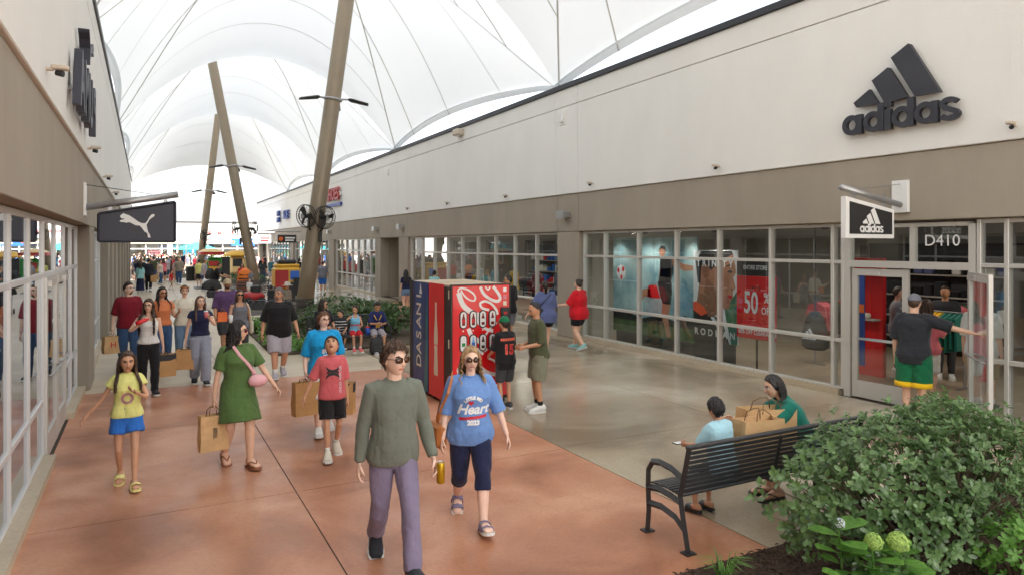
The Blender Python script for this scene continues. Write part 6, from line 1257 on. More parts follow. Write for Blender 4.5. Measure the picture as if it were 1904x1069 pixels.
for n, m, pl in (('leg_print', 'poster_skin', [(13.4, 1.16), (13.11, 1.15), (13.16, .98), (13.2, .79), (13.16, .56), (13.11, .33), (13.27, .31), (13.33, .54), (13.45, .83), (13.44, 1.01)]), ('knee_print', 'poster_skin', [(13.9, 1.5), (14.2, 1.42), (14.26, 1.29), (14.25, 1.12), (14.1, 1.26), (13.85, 1.24)]), ('shorts_print', 'poster_red', [(13.65, 1.58), (13.96, 1.54), (14.0, 1.26), (13.77, 1.24), (13.5, 1.25)]), ('shorts_print', 'poster_dark', [(13.6, 1.65), (13.07, 1.66), (13.07, 1.39), (13.13, 1.12), (13.4, 1.12), (13.5, 1.3)]), ('arm_print', 'poster_skin', [(13.07, 2.23), (12.87, 2.2), (12.66, 2.11), (12.33, 2.08), (12.33, 1.97), (12.62, 1.95), (12.87, 2.04), (13.05, 2.07)]), ('torso_print', 'poster_dark', [(13.51, 2.23), (13.36, 2.3), (13.07, 2.23), (13.02, 1.92), (13.11, 1.64), (13.58, 1.63), (13.51, 1.9)]), ('top_print', 'poster_orange', [(13.5, 2.0), (13.06, 2.0), (13.08, 1.78), (13.54, 1.78)]), ('head_print', 'poster_skin', [(13.56, 2.42), (13.47, 2.5), (13.35, 2.5), (13.3, 2.4), (13.36, 2.28), (13.51, 2.30)]), ('hair_print', 'poster_dark', [(13.56, 2.44), (13.47, 2.55), (13.33, 2.53), (13.27, 2.4), (13.33, 2.44), (13.45, 2.48)])):
    flat(m, S1, X-.002, pl, .0015, n)
for r_, m in ((.2, 'poster_white'),): part('ball_print', m, S1, lambda b: quad_pr(b, yz(X-.002), [(15.1+.2*cos(t), 1.84+.2*sin(t)) for t in [2*pi*i/18 for i in range(18)]], .0015))
for a in (.4, 2.4, 4.6): flat('poster_red', S1, X-.0037, [(15.1+.13*cos(a)+.05*cos(t), 1.84+.13*sin(a)+.07*sin(t)) for t in [2*pi*i/8 for i in range(8)]], .001, 'ball_patch')
S2 = empty('portrait_poster', (11.0, 11.3, .1), 'tall window poster of a dark-haired face in profile with white capital letters', 'poster')
part('board', 'poster_white', S2, lambda b: b.box(11.05, 11.08, 10.72, 12.05, .45, 2.45)); part('board_foot', 'black_metal', S2, lambda b: b.box(11.04, 11.09, 10.8, 12, 0, .45)); X = 11.0495
for i, (n, m, pl) in enumerate((('backdrop_print', 'poster_green', [(10.98, 1.3), (10.72, 1.6), (10.72, .45), (10.9, .45), (11.1, 1.2)]), ('shirt_print', 'poster_dark', [(12.05, 1.13), (11.79, 1.13), (11.49, 1.05), (11.16, .94), (10.95, .45), (12.05, .45)]), ('neck_print', 'poster_skin2', [(11.85, 1.75), (11.55, 1.8), (11.2, 1.36), (11.12, 1.2), (11.3, 1.05), (11.55, .98), (11.94, 1.25)]), ('face_print', 'poster_skin', [(11.83, 2.1), (11.75, 2.2), (11.41, 2.2), (11.13, 2.3), (10.84, 2.36), (10.78, 2.13), (10.76, 1.98), (10.84, 1.87), (10.77, 1.66), (10.86, 1.58), (10.84, 1.47), (10.88, 1.40), (10.93, 1.33), (10.97, 1.19), (11.11, 1.21), (11.3, 1.35), (11.85, 1.5)]), ('hair_print', 'poster_dark', [(11.98, 2.22), (11.89, 2.3), (11.79, 2.42), (10.88, 2.44), (10.84, 2.36), (11.13, 2.26), (11.31, 2.15), (11.5, 2.0), (11.6, 2.12), (11.79, 2.12), (11.82, 1.7), (11.9, 1.72)]), ('ear_print', 'poster_skin2', [(11.77, 2.06), (11.64, 2.15), (11.54, 2.04), (11.56, 1.87), (11.66, 1.82), (11.75, 1.9)]), ('collar_print', 'poster_orange', [(12.05, 1.28), (11.94, 1.3), (11.71, 1.19), (11.6, 1.06), (11.79, .98), (12.05, 1.1)]), ('eye_print', 'poster_dark', [(11.02, 1.99), (10.9, 2.03), (10.84, 1.99), (10.9, 1.96)]), ('brow_print', 'poster_dark', [(11.1, 2.09), (10.92, 2.15), (10.85, 2.12), (10.92, 2.12)]), ('lip_print', 'poster_red', [(11.0, 1.48), (10.86, 1.5), (10.88, 1.44), (10.94, 1.43)]), ('cheek_print', 'poster_skin2', [(11.62, 1.85), (11.35, 1.62), (11.12, 1.3), (11.11, 1.22), (11.3, 1.34), (11.7, 1.5)]), ('nostril_print', 'poster_dark', [(10.9, 1.63), (10.84, 1.645), (10.85, 1.62)]), ('stripe_print', 'poster_white', [(11.5, .98), (11.4, 1.0), (11.2, .8), (11.3, .78)]))):
    flat(m, S2, X-.0012*i, pl, .001, n)
part('lettering', 'poster_white', S2, lambda b: (text_on(b, 'TRINITY', .2, lambda u, v, w: (11.031-w, 11.38-u, 2.15+v), bold=.006, space=1.6), text_on(b, 'RODMAN', .2, lambda u, v, w: (11.031-w, 11.38-u, .63+v), bold=.006, space=1.7)))
S3 = empty('sale_banner', (10.95, 10.1, .1), 'red sale banner reading entire store up to 50% off behind the glass', 'poster')
part('board', 'poster_red', S3, lambda b: b.box(10.95, 10.965, 9.62, 10.64, .66, 1.93)); part('header_board', 'poster_dark', S3, lambda b: b.box(10.952, 10.963, 9.78, 10.64, 1.935, 2.27)); part('post', 'black_metal', S3, lambda b: b.tube([(10.98, 10.13, 0), (10.98, 10.13, .7)], .02, 8))
T = lambda b, t, s, y, z, **k: text_on(b, t, s, lambda u, v, w: (10.949-w, y-u, z+v), **k)
part('lettering', 'poster_white', S3, lambda b: (T(b, '50', .62, 10.26, 1.37, bold=.012, sx=.62), T(b, '%', .28, 9.85, 1.5, bold=.006, sx=.8), T(b, 'OFF', .2, 9.85, 1.24, bold=.004, sx=.8), T(b, 'ENTIRE STORE', .12, 10.15, 2.1, bold=.003, sx=.8), T(b, '60% OFF CLEARANCE', .13, 10.1, .79, bold=.003, sx=.8))); part('lettering', 'poster_dark', S3, lambda b: T(b, 'UP TO', .11, 10.15, 1.68, bold=.003, sx=.85))
# track lights
mat('lamp_glow', (1, .9, .75), .5); ng = MATS['lamp_glow'].node_tree.nodes['Principled BSDF']; ng.inputs['Emission Color'].default_value = (1, .88, .7, 1); ng.inputs['Emission Strength'].default_value = 4
for i, y in enumerate((15.1, 14.0, 13.5, 12.3, 11.15, 9.6, 8.4)):
    e = empty('track_light', (10.8, y, 3.2), 'black ceiling spotlight above the '+('left edge of the soccer poster', 'ball of the soccer poster', 'head of the soccer player', 'right edge of the soccer poster', 'portrait poster', 'sale banner', 'shelf window')[i], 'lamp', 'track lights in the poster window'); d = Vector((.3, .1*(-1)**i, -1)).normalized(); p = Vector((10.8, y, 2.98)); part('stem', 'black_metal', e, lambda b: b.tube([(10.8, y, 3.26), p], .012, 6)); part('spot_can', 'black_metal', e, lambda b: b.tube([p-d*.06, p, p+d*.13], [.03, .055, .07], 12)); part('bulb', 'lamp_glow', e, lambda b: b.tube([p+d*.128, p+d*.133], .058, 12)); sp = bpy.data.lights.new('spot_lamp', 'SPOT'); sp.energy = 14; sp.spot_size = radians(95); sp.spot_blend = .8; sp.shadow_soft_size = .06; sp.color = (1, .93, .82); so = bpy.data.objects.new('spot_lamp', sp); COL.objects.link(so); so.location = p+d*.15; so.rotation_euler = Vector((-.36, .0, 1)).to_track_quat('Z', 'Y').to_euler()
def room_light(x, y, z, en, sz=1.2, nm='room_fill_light'):  # area lamp without a fixture, added to brighten the store interiors
    l = bpy.data.lights.new(nm, 'AREA'); l.energy = en; l.size = sz; l.color = (1, .9, .76); o = bpy.data.objects.new(nm, l); COL.objects.link(o); o.location = (x, y, z)
for y in (5.5, 9.5, 13.5): room_light(13.2, y, 3.2, 15)
for y in (19, 24, 28): room_light(13.2, y, 3.2, 16)
room_light(13.2, 39, 3.2, 18); room_light(13.2, 51, 3.2, 18)
# racks, shelves and merchandise
GC = ['cloth_black', 'cloth_grey', 'cloth_white', 'cloth_maroon', 'cloth_navy', 'cloth_char', 'cloth_pink', 'cloth_olive', 'cloth_red', 'cloth_teal', 'cloth_gold', 'cloth_slate']
def garment(b, x, y, z, L, w_, ax):
    # a shirt on a hanger seen edge-on, hanging from (x,y,z)
    prof = [(-.02, 0), (-w_, -.08), (-w_*1.15, -.3), (-w_*.85, -.3), (-w_*.8, -L), (w_*.8, -L), (w_*.85, -.3), (w_*1.15, -.3), (w_, -.08), (.02, 0)]
    f_ = (lambda u, v: (x-.02, y+u, z+v)) if ax == 0 else (lambda u, v: (x+u, y-.02, z+v)); b.prism(prof, f_, (.04, 0, 0) if ax == 0 else (0, .04, 0))
def rack(x, y, L, along, label, seed, z=1.35):
    rg = random.Random(seed); E_ = empty('clothes_rack', (x, y, 0), label, 'rack'); dx, dy = (1, 0) if along == 'x' else (0, 1)
    part('rail', 'grey_metal', E_, lambda b: b.tube([(x-dx*L/2, y-dy*L/2, z), (x+dx*L/2, y+dy*L/2, z)], .016, 8))
    for s in (-1, 1): part('upright', 'grey_metal', E_, lambda b: b.tube([(x+s*dx*L/2, y+s*dy*L/2, 0), (x+s*dx*L/2, y+s*dy*L/2, z)], .018, 8)); part('foot', 'grey_metal', E_, lambda b: b.box(x+s*dx*L/2-(.03 if dx else .25), x+s*dx*L/2+(.03 if dx else .25), y+s*dy*L/2-(.03 if dy else .25), y+s*dy*L/2+(.03 if dy else .25), .004, .03))
    n = int(L/.09)
    for i in range(n):
        t = -L/2+.06+i*(L-.12)/(n-1); part('garment', GC[(seed*3+i//4) % len(GC)], E_, lambda b: garment(b, x+dx*t, y+dy*t, z-.02, rg.uniform(.6, .75), .22, 0 if dx else 1))
rack(14.4, 8.4, 1.8, 'x', 'clothes rack inside behind the narrow pane', 1); rack(13.8, 10.2, 2.0, 'x', 'clothes rack inside behind the sale banner', 2); rack(13.6, 5.0, 1.6, 'x', 'clothes rack inside right of the open door', 3); rack(12.4, 4.2, 1.2, 'y', 'clothes rack of pink garments inside the window right of the door', 6)
rack(12.6, 19.5, 1.8, 'y', 'clothes rack behind the near mannequin window', 8); rack(12.6, 23, 2.2, 'y', 'clothes rack behind the mannequin window centre', 9); rack(12.6, 27.5, 2.2, 'y', 'clothes rack behind the mannequin window end', 11); rack(12.6, 38, 2.4, 'y', 'clothes rack behind the windows past the alcove', 4); rack(12.8, 41.5, 2.0, 'y', 'clothes rack at the end window past the alcove', 5)
def shelf(x, y0, y1, label, seed, cols):
    rg = random.Random(seed); E_ = empty('display_shelf', (x, (y0+y1)/2, 0), label, 'shelf'); part('back_panel', cols[0], E_, lambda b: b.box(x+.42, x+.46, y0, y1, .004, 2.6))
    for z in (.35, .85, 1.35, 1.85): part('board', 'room_wall', E_, lambda b: b.box(x, x+.42, y0, y1, z, z+.03))
    for s in (y0, y1-.03): part('side_panel', 'room_wall', E_, lambda b: b.box(x, x+.419, s, s+.03, .004, 2.55))
    for z in (.38, .88, 1.38, 1.88):
        y = y0+.08
        while y < y1-.35:
            w_ = rg.uniform(.18, .32); h_ = rg.uniform(.12, .34); m = rg.choice(cols[1:]); part('merchandise', m, E_, lambda b: b.bbox(x+.08, x+.36, y, y+w_, z+.003, z+h_, .02)); y += w_+rg.uniform(.03, .1)
shelf(16.2, 4, 7.6, 'shoe shelves on the back wall opposite the entrance', 1, ['room_ceiling', 'cloth_white', 'cloth_grey', 'cloth_navy', 'cloth_red']); shelf(16.2, 8, 11.6, 'folded stock shelves on the back wall behind the banner', 2, ['room_ceiling', 'cloth_black', 'cloth_char', 'cloth_slate', 'cloth_white']); shelf(16.2, 18, 23, 'stock shelves on the back wall of the mannequin store', 3, ['room_ceiling', 'cloth_aqua', 'cloth_white', 'cloth_navy']); shelf(16.2, 24, 29, 'stock shelves at the far back wall of the mannequin store', 4, ['room_ceiling', 'cloth_red', 'cloth_white', 'cloth_blue'])
e = empty('feature_wall', (12.6, 8.8, 0), 'red feature wall seen through the closed door leaf', 'display'); part('panel', 'poster_red', e, lambda b: b.box(12.6, 12.7, 8.5, 9.2, .004, 2.3)); part('shelf', 'room_wall', e, lambda b: b.box(12.4, 12.6, 8.55, 9.15, 1.1, 1.13)); part('shoe', 'cloth_cream', e, lambda b: b.bbox(12.44, 12.56, 8.7, 8.98, 1.133, 1.24, .03))
rack(12.9, 7.75, 1.2, 'y', 'clothes rack behind the closed door leaf', 7)
e = empty('wall_graphic', (11.4, 8.02, 0), 'narrow blue and orange sign panel inside the thin pane', 'poster'); part('panel', 'blue_p', e, lambda b: b.box(11.4, 11.43, 8.05, 8.4, .4, 2.1)); part('band', 'orange_p', e, lambda b: b.box(11.394, 11.4, 8.05, 8.4, 1.35, 1.5))
# hanging sports bag in the window
e = empty('sports_bag', (11.3, 9.0, .6), 'black drawstring sports bag with white stripes hung in the window', 'bag'); part('bag_body', 'bag_black', e, lambda b: b.tube([(11.3, 9, .58), (11.3, 9, .64), (11.3, 9, .9), (11.3, 9, 1.2), (11.3, 9, 1.3)], [(.12, .2), (.16, .29), (.16, .28), (.1, .18), (.05, .1)], 14, up=(0, 1, 0)), True); part('cord', 'bag_black', e, lambda b: b.tube([(11.3, 9, 1.3), (11.3, 9, 3.2)], .006, 6))
three_stripes(lambda n, fn: part(n, 'poster_white', e, fn), lambda u, v, w: (11.135-w, 9.17-u*.17, .78+v*.17), .004)
# mannequins behind the glass
MN = dict(skin='fair', lod=2, mann=True, name='mannequin', hair=('short', 'dark', .01), shoes=('bare', ''))
mat('mann', (.3, .3, .31), .5); MATS['skin_mann'] = MATS['mann']; MATS['lip_mann'] = MATS['mann']; MN['skin'] = 'mann'
for i, (y, tc, bc, l) in enumerate(((24.2, 'cloth_white', 'cloth_grey', 'mannequin in a white tee and grey shorts behind the glass'), (22.9, 'cloth_ltblue', 'cloth_navy', 'mannequin in a pale blue tee behind the glass'), (21.4, 'cloth_gold', 'cloth_kelly', 'mannequin in a gold top and green shorts behind the glass'), (19.8, 'cloth_maroon', 'cloth_black', 'mannequin in a maroon top behind the glass'), (18.4, 'cloth_royal', 'cloth_white', 'mannequin in a royal blue top behind the glass'), (36.5, 'cloth_coral', 'cloth_dgrey', 'mannequin in a coral top past the alcove'), (39.8, 'cloth_white', 'cloth_denim', 'mannequin in white and denim past the alcove'), (4.6, 'cloth_black', 'cloth_lgrey', 'mannequin in a black hoodie and grey joggers right of the door'))):
    person(l, (11.4, y), -90, 1.85, 'm' if i % 2 == 0 else 'f', 1., 0, 'mann', MN['hair'], dict(kind='tee' if i != 7 else 'long', c=tc, sleeve=.5 if i != 7 else .95, hem=.48, loose=.02), dict(c=bc, len=.5 if i != 7 else .97, loose=.03), ('bare', ''), 'stand', lod=2, mann=True, name='mannequin', z=.12); 
    e = bpy.data.objects['mannequin' if i == 0 else 'mannequin.%03d' % i]; part('plinth', 'white_paint', e, lambda b: b.lathe([(.28, -.12), (.28, 0)], (0, 0, 0), 18), False, False)
# shoppers inside the poster store
person('shopper in a dark patterned shirt deep inside the doorway', (13.6, 7.9), -60, 1.78, 'm', 1.1, 0, 'olive', ('short', 'dark', .012), dict(kind='tee', c='cloth_char', hem=.47, loose=.02), dict(c='cloth_dgrey', len=.97), ('sneaker', SW), lod=2)
person('shopper in a grey tee browsing inside behind the closed door leaf', (13.2, 8.6), 40, 1.74, 'm', 1.1, 0, 'light', ('short', 'dark', .012), dict(kind='tee', c='cloth_grey', hem=.47, loose=.02), dict(c='cloth_black', len=.97), ('sneaker', SW), lod=2)
# ------------------------------------------------------------------ middle distance people
def far(label, u, face, H, sex, skin, hair, tc, bc, **k):
    kk = dict(b=1.05, lod=2 if u[1] > 40 else 1, pose='stand'); kk.update(k); tk = kk.pop('tk', 'tee'); ln = kk.pop('ln', .5); lo = kk.pop('lo', .02); br = kk.pop('skirt', False); arms = kk.pop('arms', (ARM_REST, ARM_REST))
    return person(label, u, face, H, sex, skin=skin, hair=hair, top=dict(kind=tk, c=tc, hem=.48, loose=lo, sleeve=.5 if tk != 'long' else .95), bottom=dict(c=bc, len=ln, loose=.025, skirt=br), shoes=kk.pop('shoes', ('sneaker', SW)), arms=arms, **kk)
SH = ('short', 'dark', .012); LG = ('long', 'dark', .014, .24)
far('man in a grey tee and blue shorts beside the planter mast', (8.4, 37.6), 160, 1.72, 'm', 'tan', ('short', 'brown', .01), 'cloth_grey', 'cloth_blue', b=1.15)
far('man in a black tee at the left of the waiting group', (7.17, 50.5), 0, 1.8, 'm', 'tan', SH, 'cloth_black', 'cloth_dgrey'); far('woman in a grey tee and pink cap with hands on hips', (6.6, 46.3), 5, 1.65, 'f', 'light', LG, 'cloth_dgrey', 'cloth_denim', ln=.97, cap=('cloth_coral',), arms=((-5, 30, -10, -20), (-5, 30, -10, -20)))
far('man in a teal tee and cap looking toward the woman in grey', (7.38, 48.1), -50, 1.74, 'm', 'light', SH, 'cloth_tealg', 'cloth_lgrey', cap=('cloth_khaki',), beard=0); far('child in a pink tee within the waiting group', (8.02, 48.9), 20, 1.5, 'f', 'light', ('bun', 'auburn', .01), 'cloth_coral', 'cloth_white'); far('person in a red football jersey and blue cap', (8.59, 49.8), 178, 1.74, 'm', 'tan', SH, 'cloth_red', 'cloth_black', cap=('cloth_blue',)); far('woman in a pink blouse with a shoulder strap, back turned', (8.67, 47.4), 185, 1.68, 'f', 'light', ('bun', 'auburn', .012), 'cloth_pink', 'cloth_maroon', b=1.2); far('woman with dark hair in a dark dress at the end of the group', (9.24, 48.3), 100, 1.7, 'f', 'light', LG, 'cloth_char', 'cloth_char', ln=.8)
mb1 = far('man in a black tee with a black backpack leaning forward with a cup', (2.94, 35.8), 62, 1.76, 'm', 'tan', SH, 'cloth_black', 'cloth_dgrey', lean=(16, 0), arms=((40, 8, 70, 0), (40, 8, 72, 0)), glasses=('eye_dark', None))
e = empty('backpack', (2.66, 35.9, .95), 'large black backpack worn by the leaning man', 'backpack'); part('pack_body', 'pack_black', e, lambda b: b.tube([(0, 0, 0), (0, 0, .08), (.06, 0, .3), (.12, 0, .48), (.14, 0, .52)], [(.06, .12), (.11, .17), (.11, .17), (.08, .13), (.02, .05)], 12, up=(1, 0, 0)), True, False); part('pack_pocket', 'pack_black', e, lambda b: b.bbox(-.16, -.08, -.12, .12, .05, .25, .02), False, False)
far('woman in red with sunglasses sitting behind the striped orange ride', (4.55, 39.3), 5, 1.62, 'f', 'light', LG, 'cloth_red', 'cloth_dgrey', glasses=('eye_dark', 'lens_dark')); far('small child in grey sitting on the striped orange ride', (4.62, 36.3), -40, 1.0, 'm', 'tan', SH, 'cloth_grey', 'cloth_char', kid=True, z=.35); far('small child in a white tee sitting on the black bench', (4.35, 34.75), 0, 1.0, 'm', 'light', ('short', 'blond', .01), 'cloth_white', 'cloth_khaki', kid=True, pose=dict(seat=.45, feet=((.08, .28, .15, 0), (-.08, .28, .15, 0)), kn=.1)); far('dark-haired child crouching in front of the cowboy hat', (4.2, 27.4), 160, 1.05, 'm', 'olive', ('volume', 'black', .016), 'cloth_char', 'cloth_dgrey', kid=True)
ck = far('child wearing a cream cowboy hat by the planter bench', (4.62, 26.4), 10, 1.12, 'm', 'tan', SH, 'cloth_taupe', 'cloth_denim', kid=True)
part('cowboy_hat', 'cloth_cream', ck['e'], lambda b: (b.lathe([(.19, .0), (.2, .01), (.11, .02), (.1, .1), (.07, .14), (.0, .12)], ck['hc']+Vector((0, 0, .06)), 18),), True, False)
far('person with long black hair and black clothes by the round ride', (6.1, 62.4), 175, 1.66, 'f', 'light', ('long', 'black', .02, .4), 'cloth_black', 'cloth_black', ln=.97); far('person in sage and khaki beside the black-clothed person', (5.84, 64.8), 20, 1.62, 'f', 'light', LG, 'cloth_sage', 'cloth_khaki'); far('person in a red tee by the round ride', (7.2, 64.1), 60, 1.68, 'm', 'tan', SH, 'cloth_red', 'cloth_dgrey')
far('man in an off-white polo and faded jeans walking forward', (1.94, 49.9), -8, 1.84, 'm', 'tan', SH, 'cloth_taupe', 'cloth_denim', ln=.97, b=1.15, pose='stepL'); far('woman in a cream top and jeans with a crossbody bag', (.86, 50.4), 50, 1.64, 'f', 'light', ('bun', 'dark', .012), 'cloth_cream', 'cloth_denim', ln=.97, pose='stepR', tk='tank'); far('man in dark long sleeves and trousers walking away', (.16, 43.4), 178, 1.86, 'm', 'tan', SH, 'cloth_char', 'cloth_black', tk='long', ln=.98, pose='stepL'); far('woman in an aqua top and long denim skirt walking away', (-.24, 42.6), 180, 1.62, 'f', 'light', ('long', 'dark', .02, .18), 'cloth_aqua', 'cloth_navy', ln=.92, skirt=True); far('man in a black tee facing the couple', (-.2, 47.5), 0, 1.82, 'm', 'olive', SH, 'cloth_black', 'cloth_denim', ln=.97)
far('small child in a red tee and khaki shorts', (1.32, 44.5), 70, 1.12, 'm', 'tan', SH, 'cloth_red', 'cloth_khaki', kid=True, pose='stepR'); mc = far('man in a grey tee and pale cap carrying a plastic bag', (2.89, 42.6), 70, 1.82, 'm', 'tan', SH, 'cloth_lgrey', 'cloth_denim', ln=.97, cap=('cloth_khaki',), lean=(8, 0)); far('person in a cream top and dark shorts behind the man in the cap', (2.95, 47), 170, 1.7, 'm', 'light', SH, 'cloth_yellow', 'cloth_char')
g = mc['grips'][0]; e = empty('plastic_bag', (g.x, g.y-.05, g.z-.42), 'white plastic bag hanging from the man in the pale cap', 'bag'); part('bag_body', 'print_white', e, lambda b: b.tube([(0, 0, 0), (0, 0, .1), (0, 0, .25), (0, 0, .36)], [(.08, .06), (.16, .11), (.13, .08), (.04, .03)], 10, up=(0, 1, 0)), True, False); part('handle', 'print_white', e, lambda b: b.tube([(0, 0, .34), (0, 0, .44)], .01, 6), False, False)
paper_bag((.42, 43.1, .55), .3, .14, .36, 0, 'kraft bag beside the man in dark long sleeves', m='kraft_dark')
# ------------------------------------------------------------------ rides, stands and street furniture in the middle distance
mat('ride_yellow', srgb(222, 172, 60), .45); mat('ride_orange', srgb(236, 120, 24), .4); mat('ride_red', srgb(176, 44, 44), .4); mat('ride_green', srgb(30, 140, 50), .35); mat('ride_cream', srgb(226, 196, 140), .4); mat('turquoise', srgb(70, 205, 205), .7)
R1 = empty('kiddie_bus', (6.5, 37.5, 0), 'yellow and red kiddie bus ride with a cartoon-free blue side panel', 'ride'); R1['label'] = 'yellow and red kiddie bus ride with a blue side panel'
part('bus_body', 'ride_yellow', R1, lambda b: b.bbox(5.85, 7.15, 36.9, 38.1, .28, 1.45, .12)); part('roof', 'ride_yellow', R1, lambda b: b.bbox(5.9, 7.1, 36.95, 38.05, 1.45, 1.6, .06)); part('windscreen', 'gasket', R1, lambda b: b.bbox(6.05, 6.95, 37.0, 38.0, 1.6, 1.82, .08)); part('front_panel', 'ride_red', R1, lambda b: b.bbox(5.86, 6.5, 36.85, 36.9, .4, 1.3, .01)); part('side_panel', 'blue_sign', R1, lambda b: b.bbox(6.6, 7.05, 36.86, 36.9, .8, 1.25, .01)); part('plinth', 'black_metal', R1, lambda b: b.box(5.8, 7.2, 36.85, 38.15, 0, .27)); part('coin_box', 'black_metal', R1, lambda b: b.bbox(6.75, 7.0, 36.6, 36.84, 0, .9, .02))
R2 = empty('kiddie_car', (3.9, 29.6, 0), 'small red ride-on car with white trim', 'ride'); part('car_body', 'ride_red', R2, lambda b: b.tube([(3.5, 29.6, .42), (3.58, 29.6, .48), (3.8, 29.6, .52), (4.05, 29.6, .5), (4.25, 29.6, .42)], [(.2, .12), (.36, .22), (.4, .22), (.36, .24), (.2, .14)], 14), True); part('seat', 'black_metal', R2, lambda b: b.bbox(3.75, 4.1, 29.35, 29.85, .6, .95, .05)); part('plinth', 'black_metal', R2, lambda b: b.box(3.45, 4.3, 29.25, 29.95, 0, .25))
for x in (3.62, 4.12):
    for y in (29.22, 29.98): part('wheel', 'gasket', R2, lambda b: b.tube([(x, y-.05, .36), (x, y+.05, .36)], .15, 14, up=(0, 0, 1)))
R3 = empty('striped_ride', (4.45, 37.4, 0), 'orange ride with black stripes and a rounded back', 'ride'); part('ride_body', 'ride_orange', R3, lambda b: b.tube([(4.45, 37.4, .3), (4.45, 37.4, .5), (4.45, 37.3, .9), (4.45, 37.2, 1.2), (4.45, 37.1, 1.38)], [(.35, .5), (.42, .6), (.36, .36), (.3, .26), (.12, .12)], 16, up=(0, 1, 0)), True); part('plinth', 'black_metal', R3, lambda b: b.box(3.9, 5.0, 36.8, 38, 0, .28))
for z, w_ in ((.55, .40), (.72, .385), (.9, .355), (1.08, .32)): part('stripe', 'print_black', R3, lambda b: b.tube([(4.45-w_*cos(a)*1.0, 37.38-(z-.4)*.2-(.62-(z-.5)*.6)*sin(a)*.98, z) for a in [.5+.25*i for i in range(9)]], [(.02, .035)]*9, 6))
K1 = empty('snack_stand', (4.2, 54.3, 0), 'round snack stand with a red and cream canopy and green body', 'stand'); part('canopy_top', 'ride_cream', K1, lambda b: b.lathe([(.85, 2.0), (.88, 2.08), (.5, 2.3), (.0, 2.36)], (4.2, 54.3, 0), 20)); part('canopy_trim', 'ride_red', K1, lambda b: b.lathe([(.86, 1.9), (.9, 1.9), (.9, 2.1), (.86, 2.1)], (4.2, 54.3, 0), 20, cap=False)); part('body', 'ride_green', K1, lambda b: b.bbox(3.9, 5.1, 53.9, 54.9, .3, 1.7, .15)); part('counter', 'ride_red', K1, lambda b: b.bbox(4.0, 4.7, 53.8, 53.9, 1.1, 1.45, .02)); part('post', 'grey_metal', K1, lambda b: b.tube([(4.2, 54.3, 0), (4.2, 54.3, 2.3)], .05, 8)); part('sign_panel', 'ride_yellow', K1, lambda b: b.bbox(4.0, 4.7, 53.78, 53.89, .6, 1.05, .02))
K2 = empty('round_ride', (6.6, 60, 0), 'cream round ride with a yellow roof and dark window', 'ride'); part('body', 'ride_cream', K2, lambda b: b.bbox(5.9, 7.3, 59.5, 60.9, .2, 1.7, .25)); part('roof', 'ride_yellow', K2, lambda b: b.lathe([(.95, 1.7), (1.0, 1.8), (.6, 2.1), (0, 2.2)], (6.6, 60.2, 0), 18)); part('window', 'gasket', K2, lambda b: b.bbox(6.2, 6.9, 59.46, 59.5, .9, 1.5, .01)); part('plinth', 'black_metal', K2, lambda b: b.box(6, 7.2, 59.6, 60.8, 0, .2))
e = empty('loudspeaker', (4.96, 52.4, 0), 'tall black loudspeaker cabinet next to the snack stand', 'speaker'); part('cabinet', 'black_metal', e, lambda b: b.bbox(4.75, 5.25, 52.2, 52.6, 0, 1.75, .02)); part('grille', 'gasket', e, lambda b: b.box(4.8, 5.2, 52.19, 52.2, .15, 1.65))
e = empty('loudspeaker', (6.05, 33.5, 0), 'small black loudspeaker standing before the yellow bus ride', 'speaker'); part('cabinet', 'black_metal', e, lambda b: b.bbox(5.9, 6.2, 33.4, 33.7, 0, .85, .02)); part('grille', 'gasket', e, lambda b: b.box(5.93, 6.17, 33.39, 33.4, .1, .8))
e = empty('litter_bin', (2.9, 55.5, 0), 'black litter bin left of the snack stand', 'bin'); part('bin_body', 'black_metal', e, lambda b: b.lathe([(.28, 0), (.3, 1.0), (.3, 1.02)], (2.9, 55.5, 0), 16)); part('bin_rim', 'grey_metal', e, lambda b: b.ring((2.9, 55.5, 1.03), .27, .035, (0, 0, 1), 18, 6))
e = empty('stroller', (2.45, 31.4, 0), 'black pushchair with an arched hood behind the man in purple', 'stroller'); part('hood', 'pack_black', e, lambda b: b.tube([(2.45+.2*cos(a), 31.4, .72+.24*sin(a)) for a in [pi*i/8 for i in range(9)]], [(.2, .02)]*9, 6, up=(0, 1, 0)), True); part('seat', 'pack_black', e, lambda b: b.bbox(2.26, 2.64, 31.15, 31.6, .4, .7, .05)); part('frame', 'grey_metal', e, lambda b: b.tube([(2.2, 31.1, .1), (2.2, 31.3, .6), (2.2, 31.9, 1.05), (2.7, 31.9, 1.05), (2.7, 31.3, .6), (2.7, 31.1, .1)], .015, 8))
for x in (2.2, 2.7):
    for y in (31.1, 31.75): part('wheel', 'gasket', e, lambda b: b.tube([(x-.02, y, .1), (x+.02, y, .1)], .1, 14, up=(0, 0, 1)))
PU = empty('parasol', (4.7, 79, 0), 'turquoise market parasol in front of the far stores', 'parasol'); part('pole', 'white_paint', PU, lambda b: b.tube([(4.7, 79, 0), (4.7, 79, 2.9)], .04, 8))
for i in range(8):
    a0, a1 = 2*pi*i/8, 2*pi*(i+1)/8; part('canopy_panel', 'turquoise', PU, lambda b: b.add([(4.7, 79, 2.95), (4.7+2.1*cos(a0), 79+2.1*sin(a0), 2.15), (4.7+2.1*cos(a1), 79+2.1*sin(a1), 2.15), (4.7, 79, 2.92), (4.7+2.1*cos(a0), 79+2.1*sin(a0), 2.12), (4.7+2.1*cos(a1), 79+2.1*sin(a1), 2.12)], [(0, 1, 2), (3, 5, 4), (1, 4, 5, 2)]))
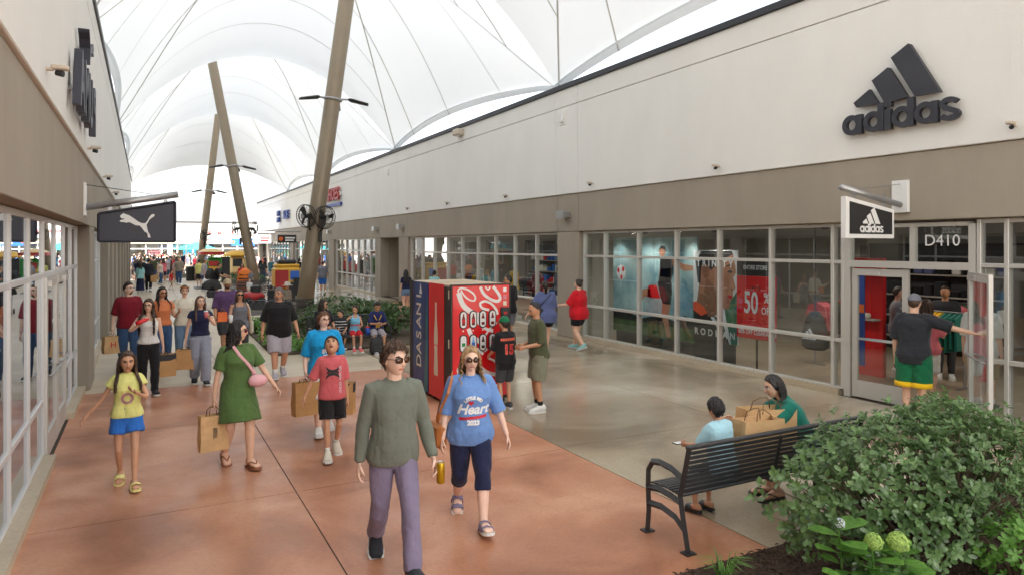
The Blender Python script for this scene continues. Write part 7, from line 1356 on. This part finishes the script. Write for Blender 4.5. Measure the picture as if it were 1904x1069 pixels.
e = empty('floor_mat', (3.1, 45.5, 0), 'dark rubber mat lying beside the rides', 'mat'); part('mat_sheet', 'black_metal', e, lambda b: b.bbox(2.6, 3.7, 44.6, 46.8, 0, .05, .01)); part('border', 'grey_metal', e, lambda b: b.box(2.6, 3.7, 44.5, 44.6, 0, .03))
for x, y, l in ((3.6, 76, 'tall slim lamp post right of the turquoise parasol'), (2.2, 86, 'slim lamp post farther off in the plaza')):
    e = empty('lamp_post', (x, y, 0), l, 'lamp post'); part('pole', 'grey_metal', e, lambda b: b.tube([(x, y, 0), (x, y, 4.6)], [.07, .05], 10)); part('lamp_head', 'grey_metal', e, lambda b: b.bbox(x-.6, x+.6, y-.12, y+.12, 4.58, 4.68, .02)); part('base', 'grey_metal', e, lambda b: b.lathe([(.14, 0), (.12, .3)], (x, y, 0), 12))
# ------------------------------------------------------------------ far crowd
rg = random.Random(99); tops = ['white', 'white', 'char', 'khaki', 'olive', 'maroon', 'grey', 'navy', 'black', 'ltblue', 'red', 'lgrey', 'tealg', 'pink', 'cream', 'blue']; bots = ['navy', 'char', 'khaki', 'denim', 'black', 'white']; NM = dict(white='white', grey='grey', navy='navy', black='black', ltblue='pale blue', red='red', lgrey='light grey', tealg='teal', pink='pink', cream='cream', blue='blue', char='charcoal', khaki='khaki', denim='denim', olive='olive', maroon='maroon')
n = 0; placed = []; used = set()
while n < 130:
    y = rg.uniform(52, 91); x = rg.uniform(-1.2, 10.0) if y > 63 else rg.uniform(-.7, 2.3)
    if any((x-a)**2+(y-b)**2 < .5 for a, b in placed) or (abs(x-4.7) < .4 and abs(y-79) < .5) or (x > 1.2 and abs(y-56.5) < 2.2 and x > 2.0) or (5.3 < x < 7.8 and y < 66) or (y < 84 and x > 4.6 and abs(y-82) < 1.2): continue
    placed.append((x, y)); f_ = rg.random() < .5; t_ = rg.choice(tops); b_ = rg.choice(bots); ln = rg.choice((.45, .45, .5, .97))
    while (f_, t_, b_, ln < .6) in used: t_ = rg.choice(tops); b_ = rg.choice(bots); f_ = rg.random() < .5
    used.add((f_, t_, b_, ln < .6)); n += 1
    person('distant %s in a %s top and %s %s in the far crowd' % ('woman' if f_ else 'man', NM[t_], NM[b_], 'shorts' if ln < .6 else 'trousers'), (x, y), rg.uniform(0, 360), rg.uniform(1.6, 1.68) if f_ else rg.uniform(1.7, 1.84), 'f' if f_ else 'm', rg.uniform(.95, 1.2), 0, rg.choice(['fair', 'light', 'tan', 'olive']), LG if f_ else SH, dict(kind='tee', c='cloth_'+t_, hem=.48, loose=.02), dict(c='cloth_'+b_, len=ln, loose=.03), ('sneaker', 'cloth_white'), rg.choice(['stand', 'stepL', 'stepR']), lod=2, group='people in the far crowd')
run_jobs()
bpy.data.scenes.remove(TMP)
